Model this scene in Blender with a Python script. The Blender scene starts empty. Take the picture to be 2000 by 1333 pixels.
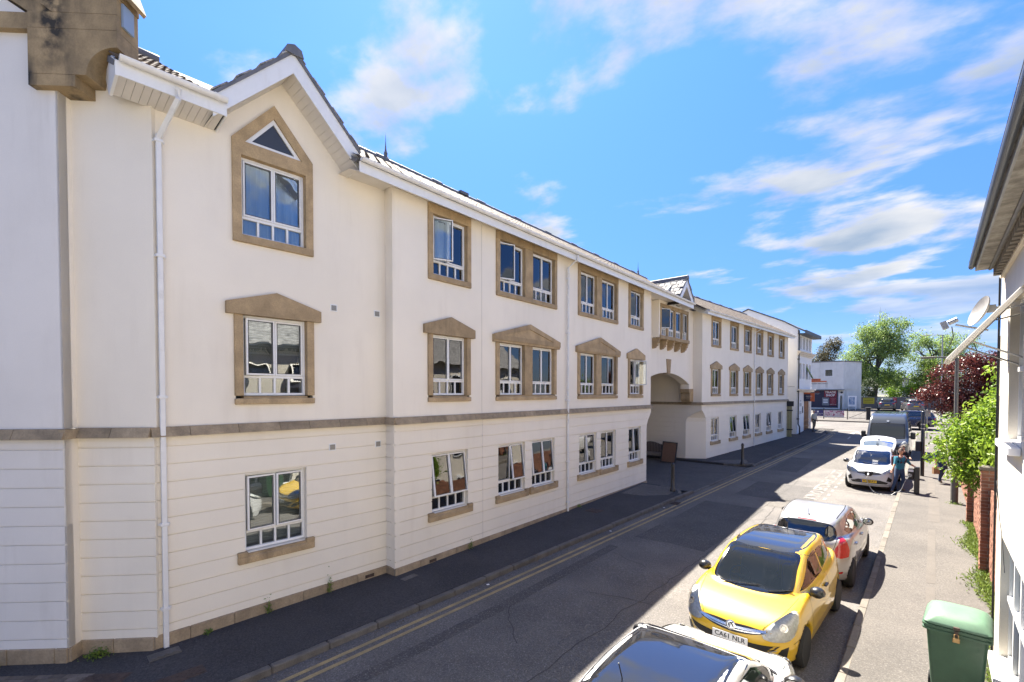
import bpy, bmesh, math, random
import numpy as np
from mathutils import Vector, Matrix
from mathutils.bvhtree import BVHTree
from mathutils.geometry import tessellate_polygon
random.seed(7); RNG = np.random.default_rng(7)
PI = math.pi; rad = math.radians
SC = bpy.context.scene; COL = SC.collection
# ------------------------------------------------------------------ camera, sky, sun, exposure
cam = bpy.data.cameras.new("camera"); cam_o = bpy.data.objects.new("camera", cam); COL.objects.link(cam_o)
cam_o.location = (0, 0, 4.35); cam_o.rotation_euler = (rad(90 - 1.25), 0, rad(41.54))
cam.sensor_width = 36; cam.lens = 36 * 920 / 2000; cam.shift_y = (787.07 - 666.5) / 2000
cam.clip_start = .05; cam.clip_end = 3000
SC.camera = cam_o
SUN_EL, SUN_AZ = 56.0, -52.0          # azimuth from +Y, negative to the left (-X)
sd = Vector((math.sin(rad(SUN_AZ)) * math.cos(rad(SUN_EL)), math.cos(rad(SUN_AZ)) * math.cos(rad(SUN_EL)), math.sin(rad(SUN_EL))))
W = bpy.data.worlds.new("World"); SC.world = W; W.use_nodes = True
nt = W.node_tree; nt.nodes.clear()
def N(t, **k):
    n = nt.nodes.new(t)
    for a, b in k.items(): setattr(n, a, b)
    return n
def L(a, b): nt.links.new(a, b)
def math_n(op, a, b=None, clamp=False):
    n = nt.nodes.new('ShaderNodeMath'); n.operation = op; n.use_clamp = clamp
    for i, x in enumerate((a, b)):
        if x is None: continue
        if isinstance(x, (int, float)): n.inputs[i].default_value = x
        else: nt.links.new(x, n.inputs[i])
    return n.outputs[0]
out = N('ShaderNodeOutputWorld'); bg = N('ShaderNodeBackground'); L(bg.outputs[0], out.inputs[0])
SKY = .108
bg.inputs[1].default_value = SKY
sky = N('ShaderNodeTexSky', sky_type='NISHITA', sun_disc=False, sun_elevation=rad(SUN_EL), sun_rotation=rad(SUN_AZ), air_density=1.0, dust_density=.25, ozone_density=3.0)
tc = N('ShaderNodeTexCoord')
sep = N('ShaderNodeSeparateXYZ'); L(tc.outputs['Generated'], sep.inputs[0])
zc = math_n('ADD', math_n('MAXIMUM', sep.outputs[2], 0.0), .10)
cmb = N('ShaderNodeCombineXYZ'); L(math_n('DIVIDE', sep.outputs[0], zc), cmb.inputs[0]); L(math_n('DIVIDE', sep.outputs[1], zc), cmb.inputs[1])
mp = N('ShaderNodeMapping'); L(cmb.outputs[0], mp.inputs[0]); mp.inputs[2].default_value = (0, 0, rad(-20)); mp.inputs[3].default_value = (.8, 1.0, 1); mp.inputs[1].default_value = (1.3, 2.4, 0)
n1 = N('ShaderNodeTexNoise', noise_dimensions='3D'); L(mp.outputs[0], n1.inputs[0]); n1.inputs['Scale'].default_value = 1.25; n1.inputs['Detail'].default_value = 13; n1.inputs['Roughness'].default_value = .55; n1.inputs['Distortion'].default_value = .15
n2 = N('ShaderNodeTexNoise'); L(mp.outputs[0], n2.inputs[0]); n2.inputs['Scale'].default_value = .45; n2.inputs['Detail'].default_value = 3
cov = math_n('ADD', n1.outputs[0], math_n('MULTIPLY', math_n('SUBTRACT', n2.outputs[0], .5), .35))
rp = N('ShaderNodeValToRGB'); L(cov, rp.inputs[0]); rp.color_ramp.elements[0].position = .492; rp.color_ramp.elements[1].position = .585
rp.color_ramp.interpolation = 'EASE'
# cloud tone: bright edges, greyer where thick
mp2 = N('ShaderNodeMapping'); L(mp.outputs[0], mp2.inputs[0]); mp2.inputs[1].default_value = (.06, -.09, 0)
n3 = N('ShaderNodeTexNoise'); L(mp2.outputs[0], n3.inputs[0]); n3.inputs['Scale'].default_value = 1.25; n3.inputs['Detail'].default_value = 6; n3.inputs['Roughness'].default_value = .5; n3.inputs['Distortion'].default_value = .15
ct = N('ShaderNodeValToRGB'); L(n3.outputs[0], ct.inputs[0]); e = ct.color_ramp.elements
e[0].position = .46; e[0].color = (2.1, 2.05, 1.95, 1); e[1].position = .66; e[1].color = (.88, 1.1, 1.36, 1)
fade = math_n('MULTIPLY', rp.outputs[0], math_n('MULTIPLY', sep.outputs[2], 5.0, True))
skym = N('ShaderNodeMix', data_type='RGBA', blend_type='MULTIPLY'); skym.inputs[0].default_value = 1
L(sky.outputs[0], skym.inputs[6]); skym.inputs[7].default_value = (.30, .425, .67, 1)
gr = N('ShaderNodeValToRGB'); L(sep.outputs[2], gr.inputs[0]); gr.color_ramp.elements[0].position = 0; gr.color_ramp.elements[0].color = (.62, .50, .46, 1); gr.color_ramp.elements[1].position = .55; gr.color_ramp.elements[1].color = (.80, .92, 1, 1)
gm = gr.color_ramp.elements.new(.16); gm.color = (.52, .55, .60, 1)
skyg = N('ShaderNodeMix', data_type='RGBA', blend_type='MULTIPLY'); skyg.inputs[0].default_value = 1; L(skym.outputs[2], skyg.inputs[6]); L(gr.outputs[0], skyg.inputs[7])
mx = N('ShaderNodeMix', data_type='RGBA'); L(math_n('MULTIPLY', fade, .93), mx.inputs[0]); L(skyg.outputs[2], mx.inputs[6]); L(ct.outputs[0], mx.inputs[7])
L(mx.outputs[2], bg.inputs[0])
sun = bpy.data.lights.new("sun", 'SUN'); sun.energy = 5.0; sun.angle = rad(.5); sun.color = (1, .93, .82)
sun_o = bpy.data.objects.new("sun", sun); COL.objects.link(sun_o); sun_o.location = (-30, 25, 40)
sun_o.rotation_euler = sd.to_track_quat('Z', 'Y').to_euler()
SC.view_settings.view_transform = 'Standard'; SC.view_settings.look = 'None'; SC.view_settings.exposure = 2.18; SC.view_settings.gamma = 1
SC.view_settings.use_curve_mapping = False
SC.cycles.max_bounces = 8; SC.cycles.diffuse_bounces = 4; SC.cycles.glossy_bounces = 4; SC.cycles.transparent_max_bounces = 12
SC.cycles.caustics_reflective = False; SC.cycles.caustics_refractive = False
SC.cycles.use_denoising = True
# ------------------------------------------------------------------ helpers
GP = [(-80, -.92), (0, 0), (46, .53), (50, .75), (55, .98), (62, 1.3), (80, 1.95), (110, 2.35), (500, 2.6)]
def gz(y):
    for (a, za), (b, zb) in zip(GP, GP[1:]):
        if y <= b: return za + (zb - za) * (y - a) / (b - a)
    return GP[-1][1]
def link(o, parent=None, M=None):
    COL.objects.link(o)
    if M is not None: o.matrix_basis = M
    if parent is not None:
        o.parent = parent
        p = parent; Wm = Matrix()
        chain = []
        while p: chain.append(p); p = p.parent
        for p in reversed(chain): Wm = Wm @ p.matrix_parent_inverse @ p.matrix_basis
        o.matrix_parent_inverse = Wm.inverted()
    return o
def tag(o, label=None, cat=None, group=None, kind=None):
    if label: o['label'] = label
    if cat: o['category'] = cat
    if group: o['group'] = group
    if kind: o['kind'] = kind
    return o
def thing(name, label, cat, loc=(0, 0, 0), rz=0, group=None):
    o = bpy.data.objects.new(name, None); o.empty_display_size = .2
    link(o, None, Matrix.Translation(loc) @ Matrix.Rotation(rz, 4, 'Z'))
    return tag(o, label, cat, group)
class MB:
    def __init__(s): s.v = []; s.f = []; s.m = []; s.mi = 0
    def add(s, vs, fs, T=None):
        b = len(s.v)
        s.v += [tuple(T @ Vector(p)) for p in vs] if T is not None else [tuple(p) for p in vs]
        s.f += [tuple(b + i for i in f) for f in fs]; s.m += [s.mi] * len(fs); return s
    def quad(s, a, b, c, d): return s.add([a, b, c, d], [(0, 1, 2, 3)])
    def box(s, x0, x1, y0, y1, z0, z1, T=None, bev=0):
        if x0 > x1: x0, x1 = x1, x0
        if y0 > y1: y0, y1 = y1, y0
        if z0 > z1: z0, z1 = z1, z0
        if bev <= 0:
            vs = [(x, y, z) for x in (x0, x1) for y in (y0, y1) for z in (z0, z1)]
            return s.add(vs, [(0, 1, 3, 2), (4, 6, 7, 5), (0, 4, 5, 1), (2, 3, 7, 6), (0, 2, 6, 4), (1, 5, 7, 3)], T)
        bm = bmesh.new(); bmesh.ops.create_cube(bm, size=1)
        for v in bm.verts: v.co = ((x0 + x1) / 2 + v.co.x * (x1 - x0), (y0 + y1) / 2 + v.co.y * (y1 - y0), (z0 + z1) / 2 + v.co.z * (z1 - z0))
        bmesh.ops.bevel(bm, geom=bm.edges[:], offset=bev, segments=1, affect='EDGES')
        bm.verts.index_update(); vs = [v.co[:] for v in bm.verts]; fs = [[v.index for v in f.verts] for f in bm.faces]; bm.free()
        return s.add(vs, fs, T)
    def prism(s, poly, y0, y1, T=None, holes=()):
        """poly in (x,z), extruded along y from y0 to y1 (holes too)"""
        loops = [list(poly)] + [list(h) for h in holes]
        pts = [p for l in loops for p in l]; n = len(pts)
        tris = tessellate_polygon([[Vector((p[0], p[1], 0)) for p in l] for l in loops])
        vs = [(p[0], y0, p[1]) for p in pts] + [(p[0], y1, p[1]) for p in pts]; fs = []
        for t in tris:
            fs.append(tuple(t)); fs.append(tuple(i + n for i in reversed(t)))
        k = 0
        for l in loops:
            m = len(l)
            for i in range(m):
                a, b = k + i, k + (i + 1) % m; fs.append((a, b, b + n, a + n))
            k += m
        return s.add(vs, fs, T)
    def tube(s, path, r, seg=8, T=None, cap=True):
        P = [Vector(p) for p in path]; R = r if isinstance(r, (list, tuple)) else [r] * len(P)
        vs = []; up0 = None
        for i, p in enumerate(P):
            d = (P[min(i + 1, len(P) - 1)] - P[max(i - 1, 0)])
            if d.length < 1e-9: d = Vector((0, 0, 1))
            d.normalize()
            a = Vector((0, 0, 1)) if abs(d.z) < .9 else Vector((1, 0, 0))
            if up0 is not None: a = up0
            x = d.cross(a)
            if x.length < 1e-4: x = d.cross(Vector((1, 0, 0)))
            x.normalize(); y = d.cross(x); up0 = -y if False else a
            for k in range(seg):
                t = 2 * PI * k / seg; vs.append(p + x * (math.cos(t) * R[i]) + y * (math.sin(t) * R[i]))
        fs = []
        for i in range(len(P) - 1):
            for k in range(seg):
                a, b = i * seg + k, i * seg + (k + 1) % seg; fs.append((a, b, b + seg, a + seg))
        if cap: fs.append(tuple(range(seg - 1, -1, -1))); fs.append(tuple((len(P) - 1) * seg + k for k in range(seg)))
        return s.add(vs, fs, T)
    def lathe(s, prof, seg=16, T=None, axis='Z'):
        """prof: list of (r, h)"""
        vs = []
        for r, h in prof:
            for k in range(seg):
                t = 2 * PI * k / seg; c, q = r * math.cos(t), r * math.sin(t)
                vs.append((c, q, h) if axis == 'Z' else (c, h, q) if axis == 'Y' else (h, c, q))
        fs = []
        for i in range(len(prof) - 1):
            for k in range(seg):
                a, b = i * seg + k, i * seg + (k + 1) % seg; fs.append((a, b, b + seg, a + seg))
        if prof[0][0] > 1e-6: fs.append(tuple(range(seg - 1, -1, -1)))
        if prof[-1][0] > 1e-6: fs.append(tuple((len(prof) - 1) * seg + k for k in range(seg)))
        return s.add(vs, fs, T)
    def mesh(s, name, mats, smooth=None):
        me = bpy.data.meshes.new(name); me.from_pydata(s.v, [], s.f)
        for m in (mats if isinstance(mats, (list, tuple)) else [mats]): me.materials.append(m)
        if any(s.m): me.polygons.foreach_set('material_index', s.m)
        me.validate()
        bm = bmesh.new(); bm.from_mesh(me); bmesh.ops.recalc_face_normals(bm, faces=bm.faces[:]); bm.to_mesh(me); bm.free()
        if smooth is not None: me.shade_smooth(); me.set_sharp_from_angle(angle=rad(smooth))
        me.update(); return me
    def obj(s, name, mats, parent=None, M=None, smooth=None):
        return link(bpy.data.objects.new(name, s.mesh(name, mats, smooth)), parent, M)
def inst(name, me, parent=None, M=None): return link(bpy.data.objects.new(name, me), parent, M)
def text(name, body, size, mat, parent, M, ext=.002, align='CENTER', bold=0, spacing=1.0):
    cu = bpy.data.curves.new(name, 'FONT'); cu.body = body; cu.size = size; cu.extrude = ext; cu.align_x = align; cu.align_y = 'CENTER'; cu.offset = bold; cu.space_character = spacing
    cu.materials.append(mat); cu.resolution_u = 3
    tmp = bpy.data.objects.new(name, cu); me = bpy.data.meshes.new_from_object(tmp); bpy.data.objects.remove(tmp); bpy.data.curves.remove(cu)
    me.name = name; me.materials.clear(); me.materials.append(mat)
    return link(bpy.data.objects.new(name, me), parent, M)
class Frame:
    """wall frame: local x = along the wall, y = into the wall, z = up"""
    def __init__(s, o, ang):
        s.o = o; s.a = ang; s.M = Matrix.Translation((o[0], o[1], 0)) @ Matrix.Rotation(rad(90 - ang), 4, 'Z')
    def at(s, u, y=0, z=0): return s.M @ Matrix.Translation((u, y, z))
    def w(s, u, y=0, z=0): return s.M @ Vector((u, y, z))
# ------------------------------------------------------------------ materials
def mat(name, col, rough=.6, var=0, vscale=3., fine=0, fscale=60., bump=0, bscale=120., bdist=.01, metal=0, coat=0, spec=.5, streak=0, streak_col=(.05, .045, .035), sscale=(6, 6, .6), sth=.5, col2=None, island=0, stops=None, speck=0):
    m = bpy.data.materials.new(name); m.use_nodes = True; t = m.node_tree; b = t.nodes['Principled BSDF']
    b.inputs['Roughness'].default_value = rough; b.inputs['Metallic'].default_value = metal
    b.inputs['Coat Weight'].default_value = coat; b.inputs['Coat Roughness'].default_value = .04; b.inputs['Specular IOR Level'].default_value = spec
    b.inputs['Base Color'].default_value = (*col, 1)
    ge = t.nodes.new('ShaderNodeNewGeometry'); oi = t.nodes.new('ShaderNodeTexCoord'); pos = ge.outputs['Position']
    cur = None
    def mixc(fac, a, bcol, bt='MIX'):
        n = t.nodes.new('ShaderNodeMix'); n.data_type = 'RGBA'; n.blend_type = bt
        if isinstance(fac, float): n.inputs[0].default_value = fac
        else: t.links.new(fac, n.inputs[0])
        for i, x in ((6, a), (7, bcol)):
            if isinstance(x, tuple): n.inputs[i].default_value = (*x, 1)
            else: t.links.new(x, n.inputs[i])
        return n.outputs[2]
    def noise(scale, detail=4, rough_=.55, vec=None, sc3=None):
        n = t.nodes.new('ShaderNodeTexNoise'); n.inputs['Scale'].default_value = scale; n.inputs['Detail'].default_value = detail; n.inputs['Roughness'].default_value = rough_
        v = vec or pos
        if sc3:
            mpn = t.nodes.new('ShaderNodeMapping'); mpn.inputs[3].default_value = sc3; t.links.new(v, mpn.inputs[0]); v = mpn.outputs[0]
        t.links.new(v, n.inputs[0]); return n.outputs[0]
    def ramp(f, p0, p1, c0=0., c1=1.):
        r = t.nodes.new('ShaderNodeMapRange'); r.inputs[1].default_value = p0; r.inputs[2].default_value = p1; r.inputs[3].default_value = c0; r.inputs[4].default_value = c1; t.links.new(f, r.inputs[0]); return r.outputs[0]
    cur = tuple(col)
    if var:
        c2 = col2 or tuple(max(0, c * (1 - var)) for c in col)
        cur = mixc(ramp(noise(vscale), .35, .65), cur, c2)
    if island:
        r = t.nodes.new('ShaderNodeHueSaturation'); r.inputs['Fac'].default_value = 1
        if isinstance(cur, tuple): r.inputs['Color'].default_value = (*cur, 1)
        else: t.links.new(cur, r.inputs['Color'])
        oin = t.nodes.new('ShaderNodeObjectInfo')
        addn = t.nodes.new('ShaderNodeMath'); addn.operation = 'ADD'; t.links.new(ge.outputs['Random Per Island'], addn.inputs[0]); t.links.new(oin.outputs['Random'], addn.inputs[1])
        fr = t.nodes.new('ShaderNodeMath'); fr.operation = 'FRACT'; t.links.new(addn.outputs[0], fr.inputs[0])
        t.links.new(ramp(fr.outputs[0], 0, 1, 1 - island, 1 + island), r.inputs['Value'])
        cur = r.outputs[0]
    if fine:
        cur = mixc(ramp(noise(fscale, 3, .7), .38, .62, 0, fine), cur, tuple(c * .35 for c in col))
    if speck:
        cur = mixc(ramp(noise(fscale * 1.3, 2, .6), .57, .66, 0, speck), cur, tuple(min(1, c * 2.6 + .03) for c in col))
    if streak:
        sm = t.nodes.new('ShaderNodeMath'); sm.operation = 'MULTIPLY'
        t.links.new(ramp(noise(1, 5, .6, sc3=sscale), sth, sth + .28, 0, streak), sm.inputs[0]); t.links.new(ramp(noise(.7, 3), .4, .65), sm.inputs[1])
        cur = mixc(sm.outputs[0], cur, tuple(streak_col))
    if not isinstance(cur, tuple): t.links.new(cur, b.inputs['Base Color'])
    if bump:
        bn = t.nodes.new('ShaderNodeBump'); bn.inputs['Strength'].default_value = bump; bn.inputs['Distance'].default_value = bdist
        t.links.new(noise(bscale, 4, .65), bn.inputs['Height']); t.links.new(bn.outputs[0], b.inputs['Normal'])
    return m
def glass_mat(name, tint=(.9, .95, .95), ior=1.8, rough=0.0):
    m = bpy.data.materials.new(name); m.use_nodes = True; t = m.node_tree; t.nodes.clear()
    o = t.nodes.new('ShaderNodeOutputMaterial'); mx = t.nodes.new('ShaderNodeMixShader'); fr = t.nodes.new('ShaderNodeFresnel'); fr.inputs[0].default_value = ior
    tr = t.nodes.new('ShaderNodeBsdfTransparent'); tr.inputs[0].default_value = (*tint, 1)
    gl = t.nodes.new('ShaderNodeBsdfGlossy'); gl.inputs['Roughness'].default_value = rough; gl.inputs[0].default_value = (1, 1, 1, 1)
    wv = t.nodes.new('ShaderNodeTexNoise'); wv.inputs['Scale'].default_value = 2.2; wv.inputs['Detail'].default_value = 1
    ge = t.nodes.new('ShaderNodeNewGeometry'); t.links.new(ge.outputs['Position'], wv.inputs[0])
    bp = t.nodes.new('ShaderNodeBump'); bp.inputs['Strength'].default_value = .06; bp.inputs['Distance'].default_value = .05; t.links.new(wv.outputs[0], bp.inputs['Height']); t.links.new(bp.outputs[0], gl.inputs['Normal'])
    t.links.new(fr.outputs[0], mx.inputs[0]); t.links.new(tr.outputs[0], mx.inputs[1]); t.links.new(gl.outputs[0], mx.inputs[2]); t.links.new(mx.outputs[0], o.inputs[0])
    return m
def leaf_mat(name, c1, c2, trans=.45, rough=.5):
    m = bpy.data.materials.new(name); m.use_nodes = True; t = m.node_tree; b = t.nodes['Principled BSDF']; o = t.nodes['Material Output']
    ge = t.nodes.new('ShaderNodeNewGeometry'); cr = t.nodes.new('ShaderNodeValToRGB'); t.links.new(ge.outputs['Random Per Island'], cr.inputs[0])
    cr.color_ramp.elements[0].color = (*c1, 1); cr.color_ramp.elements[1].color = (*c2, 1)
    t.links.new(cr.outputs[0], b.inputs['Base Color']); b.inputs['Roughness'].default_value = rough
    tl = t.nodes.new('ShaderNodeBsdfTranslucent'); t.links.new(cr.outputs[0], tl.inputs[0])
    mx = t.nodes.new('ShaderNodeMixShader'); mx.inputs[0].default_value = trans; t.links.new(b.outputs[0], mx.inputs[1]); t.links.new(tl.outputs[0], mx.inputs[2]); t.links.new(mx.outputs[0], o.inputs[0])
    return m
m_render = mat('cream_render', (.87, .80, .68), .85, .06, .6, .05, 90, .08, 200, .003, streak=.2, streak_col=(.45, .37, .28), sscale=(3, 3, .3))
m_render_n = mat('white_render', (.79, .75, .70), .85, .06, .8, .05, 90, .08, 200, .003, streak=.3, streak_col=(.4, .36, .3), sscale=(3, 3, .4))
m_cream2 = mat('pale_cream_paint', (.78, .70, .57), .8, .05, 1.2, .05, 70, .4, 160, .004, streak=.25, streak_col=(.42, .36, .28), sscale=(4, 4, .4))
m_stone = mat('buff_stone', (.49, .355, .20), .85, .28, 3.5, .3, 45, .5, 110, .006, streak=.7, streak_col=(.12, .095, .06), sscale=(4, 4, .8), island=.14)
m_string = mat('weathered_stone', (.40, .31, .20), .9, .3, 6, .3, 40, .4, 90, .006, streak=.7, streak_col=(.05, .045, .04), sscale=(2, 2, 3), island=.16)
m_plinth = mat('plinth_stone', (.43, .33, .215), .9, .3, 4, .3, 30, .5, 70, .008, streak=.4, streak_col=(.12, .1, .07), island=.12)
m_upvc = mat('white_plastic', (.80, .80, .79), .35, .04, 4, streak=.18, streak_col=(.35, .33, .3), sscale=(8, 8, 2))
m_gutter = mat('white_gutter_plastic', (.78, .77, .75), .4, .08, 3, streak=.5, streak_col=(.3, .27, .22), sscale=(3, 3, 6))
m_soffit = mat('soffit_board_plastic', (.72, .68, .62), .6, .06, 3)
m_dark = mat('dark_void', (.02, .02, .022), .8)
m_tile = mat('mottled_roof_tile', (.075, .052, .042), .85, .5, 9, .4, 35, .5, 80, .006, col2=(.15, .122, .10), island=.35)
m_slate = mat('lichen_slate', (.17, .165, .16), .8, .6, 7, .5, 25, .5, 60, .006, col2=(.45, .44, .42), island=.25)
m_lead = mat('grey_lead', (.16, .16, .17), .6, .25, 6)
m_glass = glass_mat('window_glass', ior=2.0)
m_curt = [mat('net_curtain', (.55, .58, .62), .9), mat('blue_grey_curtain', (.26, .33, .42), .9), mat('pale_curtain', (.66, .63, .58), .9), mat('grey_blind', (.30, .31, .33), .9)]
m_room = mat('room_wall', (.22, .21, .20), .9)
m_asph = mat('road_asphalt', (.104, .096, .09), .9, .28, .6, .5, 30, .8, 60, .012, col2=(.165, .15, .136), speck=.45)
m_asph2 = mat('road_patch_asphalt', (.094, .087, .082), .9, .25, 1.2, .55, 26, .8, 60, .012, speck=.5)
m_asph3 = mat('pale_patch_asphalt', (.13, .118, .104), .9, .25, 1.2, .6, 26, .8, 60, .012, speck=.45)
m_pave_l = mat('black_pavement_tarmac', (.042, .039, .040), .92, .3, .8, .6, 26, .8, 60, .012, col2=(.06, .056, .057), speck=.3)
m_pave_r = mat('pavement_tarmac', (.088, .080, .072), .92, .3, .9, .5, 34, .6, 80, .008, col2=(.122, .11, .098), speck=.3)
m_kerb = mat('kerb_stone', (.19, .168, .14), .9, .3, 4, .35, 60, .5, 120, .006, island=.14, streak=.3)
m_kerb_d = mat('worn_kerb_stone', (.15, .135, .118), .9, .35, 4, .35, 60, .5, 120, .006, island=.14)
m_yel = mat('road_yellow_paint', (.44, .325, .15), .8, .3, 3, .5, 60, col2=(.28, .22, .12))
m_wht = mat('road_white_paint', (.42, .40, .37), .8, .3, 3, .45, 50, col2=(.36, .34, .31))
m_black = mat('black_paint', (.012, .012, .014), .35, coat=.3)
m_blackp = mat('black_plastic', (.018, .018, .02), .55)
m_rubber = mat('tyre_rubber', (.018, .018, .018), .85)
m_steel = mat('galvanised_steel', (.42, .42, .41), .5, .2, 8, metal=.6)
m_iron = mat('rusty_iron_cover', (.085, .055, .042), .8, .4, 8, .3, 60, .5, 80)
m_brick = mat('red_brick', (.22, .085, .05), .9, .35, 9, .3, 60, .5, 90, .006, col2=(.27, .13, .08), island=.3)
m_mortar = mat('mortar', (.30, .25, .2), .95, .2, 8, .2, 60)
# ------------------------------------------------------------------ ground, road, pavements, kerbs
def kl(y): return -7.52 + .0178 * y
def kr(y): return -1.0 + .0045 * y
def sheet(name, poly, dz, m, skirt=0, kind='structure', parent=None, step=None, category=None):
    bm = bmesh.new(); vs = [bm.verts.new((x, y, 0)) for x, y in poly]; bm.faces.new(vs)
    bmesh.ops.triangulate(bm, faces=bm.faces[:])
    ys = [y for y, _ in GP]
    lo, hi = min(p[1] for p in poly), max(p[1] for p in poly)
    for y in ys:
        if lo + .01 < y < hi - .01: bmesh.ops.bisect_plane(bm, geom=bm.verts[:] + bm.edges[:] + bm.faces[:], plane_co=(0, y, 0), plane_no=(0, 1, 0))
    for v in bm.verts: v.co.z = gz(v.co.y) + dz
    if skirt:
        be = [e for e in bm.edges if e.is_boundary]
        r = bmesh.ops.extrude_edge_only(bm, edges=be)
        for g in r['geom']:
            if isinstance(g, bmesh.types.BMVert): g.co.z -= skirt
    bmesh.ops.recalc_face_normals(bm, faces=bm.faces[:])
    if sum(f.normal.z for f in bm.faces) < 0: bmesh.ops.reverse_faces(bm, faces=bm.faces[:])
    me = bpy.data.meshes.new(name); bm.to_mesh(me); bm.free(); me.materials.append(m)
    o = link(bpy.data.objects.new(name, me), parent)
    if kind: o['kind'] = kind
    return o
def rect(x0, x1, y0, y1): return [(x0, y0), (x1, y0), (x1, y1), (x0, y1)]
def arc(cx, cy, r, a0, a1, n=8): return [(cx + r * math.cos(rad(a0 + (a1 - a0) * i / n)), cy + r * math.sin(rad(a0 + (a1 - a0) * i / n))) for i in range(n + 1)]
m_ground = mat('dusty_ground', (.16, .15, .12), .95, .3, .3, .3, 30)
m_weed = mat('grassy_soil', (.10, .115, .045), .95, .4, 6, .3, 60, .5, 60)
sheet('ground', rect(-500, 500, -78, 490), -.03, m_ground)
sheet('road', [(kl(-20) - .02, -20), (kr(-20) + .02, -20), (kr(53.5) + .02, 53.5), (80, 53.5), (80, 60.5), (-80, 60.5), (-80, 53.5), (kl(53.5) - .02, 53.5)], 0, m_asph)
# worn and repaired patches on the carriageway
for k, (x0, x1, y0, y1, mm) in enumerate([(-5.9, -4.6, 5.2, 7.6, m_asph), (-6.3, -4.4, 12.6, 18.4, m_asph2), (-5.8, -3.2, 20.2, 23.6, m_asph2), (-4.5, -3.4, 18.9, 20.4, m_asph3), (-3.3, -2.1, 19.2, 20.7, m_asph3), (-6.2, -5.0, 27.2, 33.0, m_asph2), (-4.2, -3.2, 29.5, 33.5, m_asph3), (-6.55, -6.2, 2.0, 11.5, m_asph2), (-5.4, -3.5, 37.0, 40.0, m_asph3)]):
    j = lambda: random.uniform(-.09, .09)
    p = [(x0 + j(), y0 + j()), ((x0 + x1) / 2 + j(), y0 + j()), (x1 + j(), y0 + j()), (x1 + j(), (y0 + y1) / 2 + j()), (x1 + j(), y1 + j()), (x0 + j(), y1 + j()), (x0 + j(), (y0 + y1) / 2 + j())]
    sheet('road_patch', p, .004, mm)
crack = MB()
def crackline(x, y, dx, dy, n, w=.007):
    pts = [(x, y)]
    for i in range(n):
        x += dx + random.uniform(-.05, .05); y += dy + random.uniform(-.05, .05); pts.append((x, y))
    for (a, b), (c, d) in zip(pts, pts[1:]):
        l = math.hypot(c - a, d - b); nx, ny = -(d - b) / l * w, (c - a) / l * w
        crack.quad((a - nx, b - ny, gz(b) + .006), (a + nx, b + ny, gz(b) + .006), (c + nx, d + ny, gz(d) + .006), (c - nx, d - ny, gz(d) + .006))
crackline(-4.15, 2, .0, .22, 120, .006); crackline(-5.2, 6.0, -.1, .12, 10); crackline(-5.4, 8.5, .16, .03, 9); crackline(-6.2, 11, .13, -.05, 10); crackline(-3.3, 11, -.02, .2, 40, .01); crackline(-5, 16, .1, .1, 12); crackline(-6, 19, .15, .1, 14); crackline(-2.9, 30, .0, .25, 70, .012); crackline(-.3, 10.2, .14, .02, 7, .006); crackline(-.6, 9.2, .13, -.03, 9, .006)
tag(crack.obj('road_crack', mat('crack_dark', (.045, .042, .04), .95)), kind='structure')
# pavements with rounded corners at the archway and the junction
PH = .11
def left_edge(y0, y1, off=-.13, n=6): return [(kl(y0 + (y1 - y0) * i / n) + off, y0 + (y1 - y0) * i / n) for i in range(n + 1)]
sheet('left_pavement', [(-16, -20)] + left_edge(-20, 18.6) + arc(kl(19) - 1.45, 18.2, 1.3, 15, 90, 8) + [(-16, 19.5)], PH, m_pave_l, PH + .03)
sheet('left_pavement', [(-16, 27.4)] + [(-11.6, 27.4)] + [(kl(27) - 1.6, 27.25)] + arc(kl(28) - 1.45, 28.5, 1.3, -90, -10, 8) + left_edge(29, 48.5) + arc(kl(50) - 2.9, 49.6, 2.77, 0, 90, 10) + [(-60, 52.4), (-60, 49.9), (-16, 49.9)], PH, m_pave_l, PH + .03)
sheet('driveway', [(-16, 19.5), (kl(19.5) - .02, 19.5), (kl(27.2) - .02, 27.2), (-16, 27.4)], .012, m_asph2)
sheet('driveway', [(-16, 27.4), (-16, 60), (-30, 60), (-30, 10), (-16, 10)], .006, m_asph2)
# pale concrete fans beside the drive
sheet('paving_patch', [(-9.2, 17.0), (-8.3, 17.15), (-7.65, 17.9), (-7.7, 18.75), (-8.2, 19.3), (-9.4, 19.3)], PH + .004, m_asph3)
sheet('paving_patch', [(-9.3, 27.5), (-7.9, 27.5), (-7.5, 28.3), (-7.9, 29.4), (-8.8, 28.6)], PH + .004, m_asph3)
sheet('right_pavement', [(kr(-20) + .12, -20), (3, -20), (3, 50.6), (60, 50.6), (60, 52.6)] + [(kr(52) + 2.7, 52.6)] + arc(kr(50) + 2.75, 49.95, 2.63, 90, 180, 8) + [(kr(40) + .12, 40), (kr(10) + .12, 10)], PH, m_pave_r, PH + .03)
sheet('paving_patch', [(.0, 7.0), (.10, 7.0), (.12, 9.4), (.04, 9.4)], PH + .004, m_asph3)
for y0, y1, x0, x1 in ((10.0, 13.2, -.02, .12), (13.4, 18.5, .0, .16), (19.5, 24.0, .02, .30), (24.2, 29.5, -.02, .22)):
    sheet('paving_patch', [(x0, y0), (x1, y0 + .05), (x1 + .03, y1), (x0 + .03, y1 - .1)], PH + .004, mat('trench_repair', (.128, .114, .10), .92, .2, 2, .4, 120, .5, 240, .006))
sheet('left_pavement', [(-80, 60.6), (80, 60.6), (80, 62.4), (-80, 62.4)], PH, m_pave_r, PH + .03).name = 'far_pavement'
sheet('car_park', rect(-60, 60, 62.4, 90), .02, m_asph)
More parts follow.
